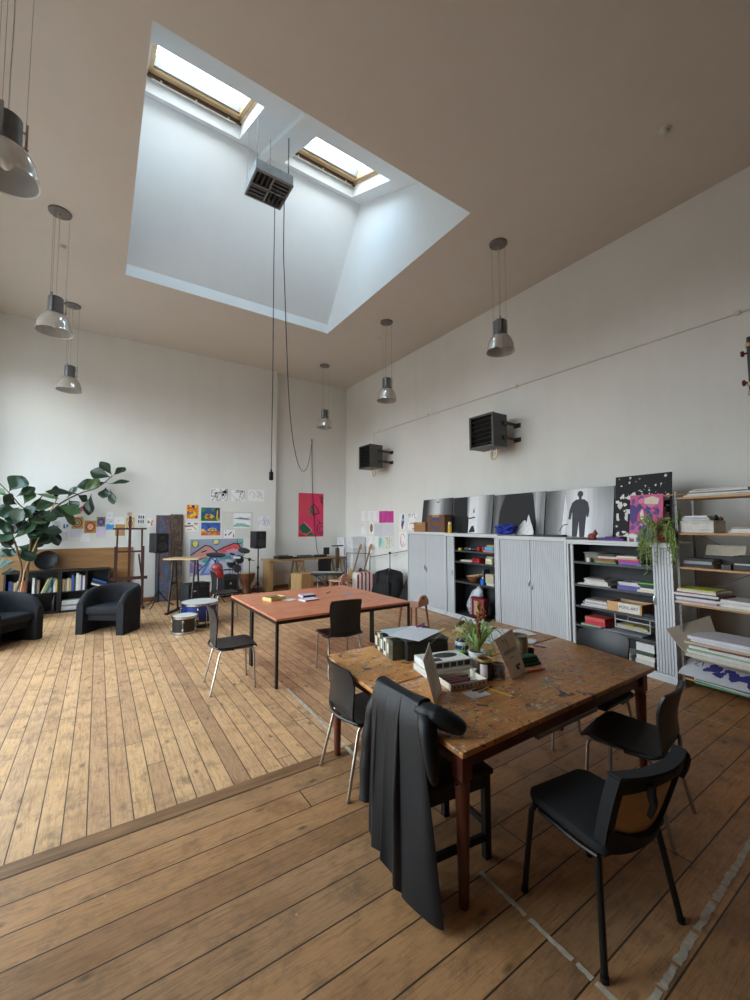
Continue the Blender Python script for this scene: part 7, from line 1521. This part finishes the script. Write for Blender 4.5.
# striped suitcase
t = thing('striped_suitcase', 'red and white striped case standing beside the guitars', 'suitcase', (5.45, 8.60, 0), R(-8)); 
MB().rbox(-.26, .26, -.13, .13, .02, .56, .05, 4).build('body', mat((222, 212, 204), .6), t)
for k in range(5): x = -.2+.1*k; MB().rbox(x-.03, x+.03, -.134, .134, .025 if abs(x) < .19 else .05, .563 if abs(x) < .19 else .53, .02, 2).build('red_stripe', mat((140, 26, 44), .6), t)
MB().tube([(-.08, 0, .56), (-.07, 0, .60), (.07, 0, .60), (.08, 0, .56)], .012, 8).build('handle', mat((90, 24, 34), .5), t)
for x in (-.2, .2): MB().cone((x, -.06, .02), (x, .06, .02), .02).build('wheel', BLACK, t)
# heap of black bags, boom stand
BAG = mat((20, 20, 22), .8, 0, .2, 30, bmp=.4)
t = thing('black_bag', 'large bulging black bag beside the striped case', 'bag', (5.66, 7.90, 0), R(-60)); g = []
for i in range(12):
    v = i/11; ro = []
    for j in range(25):
        a = 2*PI*j/24; r_ = (1 if v < .8 else math.sqrt(max(0, 1-((v-.8)/.2)**2))*.98+.02)*(1-.12*v)*(1+.05*math.sin(4*a+6*v)); ro.append(((.38+.03*math.sin(3*v))*r_*math.cos(a)+.05*v, .25*r_*math.sin(a), .004+.64*v+.05*math.sin(2*a)*v))
    g.append(ro)
MB().grid(g).build('body', BAG, t, 60); MB().rbox(-.18, .18, -.27, -.19, .1, .4, .03, 3).build('pocket', BAG, t)
for sx in (-1, 1): MB().tube(smooth_path([(sx*.14, -.2, .62), (sx*.15, -.28, .5), (sx*.14, -.25, .2)], 4), .014, 6).build('strap', BLACK, t)
MB().tube([(0, 0, .63), (.01, 0, .69), (.09, 0, .69), (.10, 0, .63)], .01, 6).build('handle', BLACK, t)
t = thing('gig_bag', 'narrow black bag leaning at the far end of the cabinet row', 'bag', (5.74, 7.30, 0), R(-70)); g = []
for i in range(10):
    v = i/9; g.append([((.2*(1-.55*v))*math.cos(2*PI*j/16)+.10*v, .1*(1-.4*v)*math.sin(2*PI*j/16)+.12*v, .004+.62*v) for j in range(17)])
MB().grid(g).add(g[-1][:-1], [tuple(range(16))]).build('body', BAG, t, 60); MB().tube([(.1, .12, .61), (.12, .06, .5), (.02, -.06, .3)], .012, 6).build('strap', BLACK, t)
t = thing('boom_stand', 'black boom stand with a long level arm behind the black bag', 'microphone stand', (6.0, 8.25, 0), R(0))
MB().cone((0, 0, .03), (0, 0, 1.02), .012, .01, 8).build('pole', BLACKM, t)
for k in range(3): a = 2*PI*k/3+.5; MB().tube([(0, 0, .16), (.16*math.cos(a), .16*math.sin(a), .01)], .009, 6).build('leg', BLACKM, t)
MB().ball((0, 0, 1.02), .032).build('clutch', BLACKM, t); MB().cone((0, .9, .865), (.0, -.75, 1.12), .008, .008, 8).build('boom_arm', BLACKM, t)
t = thing('music_stand', 'dark stand with a flat top between the desk and the storage boxes', 'stand', (5.38, 9.80, 0)) ; MB().cone((0, 0, .03), (0, 0, 1.14), .014, .012, 8).build('pole', mat((70, 58, 46), .5), t); MB().rbox(-.16, .16, -.05, .05, 1.14, 1.17, .008, 1).build('top_plate', BLACKM, t)
for k in range(3): a = 2*PI*k/3; MB().tube([(0, 0, .2), (.2*math.cos(a), .2*math.sin(a), .01)], .009, 6).build('leg', BLACKM, t)
MB().rbox(-.06, .05, -.03, .03, .55, 1.1, .02, 2).build('cloth_bag', mat((92, 76, 58), .8), t)
o = thing('wall_socket', 'small white double socket on the back wall below the mountain painting', 'socket', (2.26, YB, .32)); MB().rbox(-.05, .05, -.012, 0, -.04, .04, .004, 1).build('plate', CREAM, o); MB().cone((-.022, -.0125, 0), (-.022, -.0115, 0), .014).cone((.022, -.0125, 0), (.022, -.0115, 0), .014).build('outlet', mat((120, 118, 114), .5), o)
# ------------------------------------------------------------------ daylight and camera
w = bpy.data.worlds.new('world'); sc.world = w; w.use_nodes = True; nt = w.node_tree; nt.nodes.clear()
o = nt.nodes.new('ShaderNodeOutputWorld'); bg = nt.nodes.new('ShaderNodeBackground'); tc = nt.nodes.new('ShaderNodeTexCoord'); sp = nt.nodes.new('ShaderNodeSeparateXYZ')
nt.links.new(tc.outputs['Generated'], sp.inputs[0])
r = ramp(nt, [(.0, (.12, .115, .11)), (.49, (.16, .155, .15)), (.51, (.96, .97, .98)), (.62, (.90, .95, 1.0)), (.85, (.60, .81, 1.0)), (1.0, (.56, .79, 1.0))])
f = mth(nt, 'ADD', mth(nt, 'MULTIPLY', sp.outputs[2], .5), .5); nt.links.new(f, r.inputs[0]); nt.links.new(r.outputs[0], bg.inputs[0]); bg.inputs[1].default_value = 3.2
nt.links.new(bg.outputs[0], o.inputs[0])
def portal(name, M, sx, sy):
    l = bpy.data.lights.new(name, 'AREA'); l.shape = 'RECTANGLE'; l.size = sx; l.size_y = sy; l.cycles.is_portal = True
    ob = bpy.data.objects.new(name, l); COL.objects.link(ob); ob.matrix_world = M
for i, (a, b_) in enumerate(WINS):
    M = Matrix.Translation((X0-.26, (a+b_)/2, (WZ0+WZ1)/2)) @ Matrix(((0, 0, -1, 0), (1, 0, 0, 0), (0, -1, 0, 0), (0, 0, 0, 1)))
    portal('window_portal', M, b_-a, WZ1-WZ0)
for xa, xb in HX:
    M = MS @ Matrix.Translation(((xa+xb)/2, (HS[0]+HS[1])/2, TH+.12)); portal('skylight_portal', M, xb-xa, HS[1]-HS[0])
cam = bpy.data.cameras.new('camera'); co = bpy.data.objects.new('camera', cam); COL.objects.link(co); sc.camera = co
cam.sensor_fit = 'VERTICAL'; cam.sensor_height = 36; cam.lens = 409.33/1000*36; cam.clip_start = .05; cam.clip_end = 200
ya, pi_, ro_ = 0.592872, 0.0622023, -0.001985
fw = Vector((math.sin(ya)*math.cos(pi_), math.cos(ya)*math.cos(pi_), math.sin(pi_))); rt = Vector((math.cos(ya), -math.sin(ya), 0)); up = rt.cross(fw)
rt2 = rt*math.cos(ro_) + up*math.sin(ro_); up2 = rt2.cross(fw)
co.matrix_world = Matrix(((rt2.x, up2.x, -fw.x, 0), (rt2.y, up2.y, -fw.y, 0), (rt2.z, up2.z, -fw.z, 1.7), (0, 0, 0, 1)))
sc.view_settings.view_transform = 'Standard'; sc.view_settings.look = 'None'; sc.view_settings.gamma = 1; sc.view_settings.use_curve_mapping = False
sc.view_settings.exposure = 1.76
sc.cycles.max_bounces = 10; sc.cycles.diffuse_bounces = 6; sc.cycles.glossy_bounces = 4; sc.cycles.transmission_bounces = 6; sc.cycles.transparent_max_bounces = 8
sc.cycles.use_denoising = True; sc.cycles.sample_clamp_indirect = 6; sc.cycles.caustics_reflective = False; sc.cycles.caustics_refractive = False
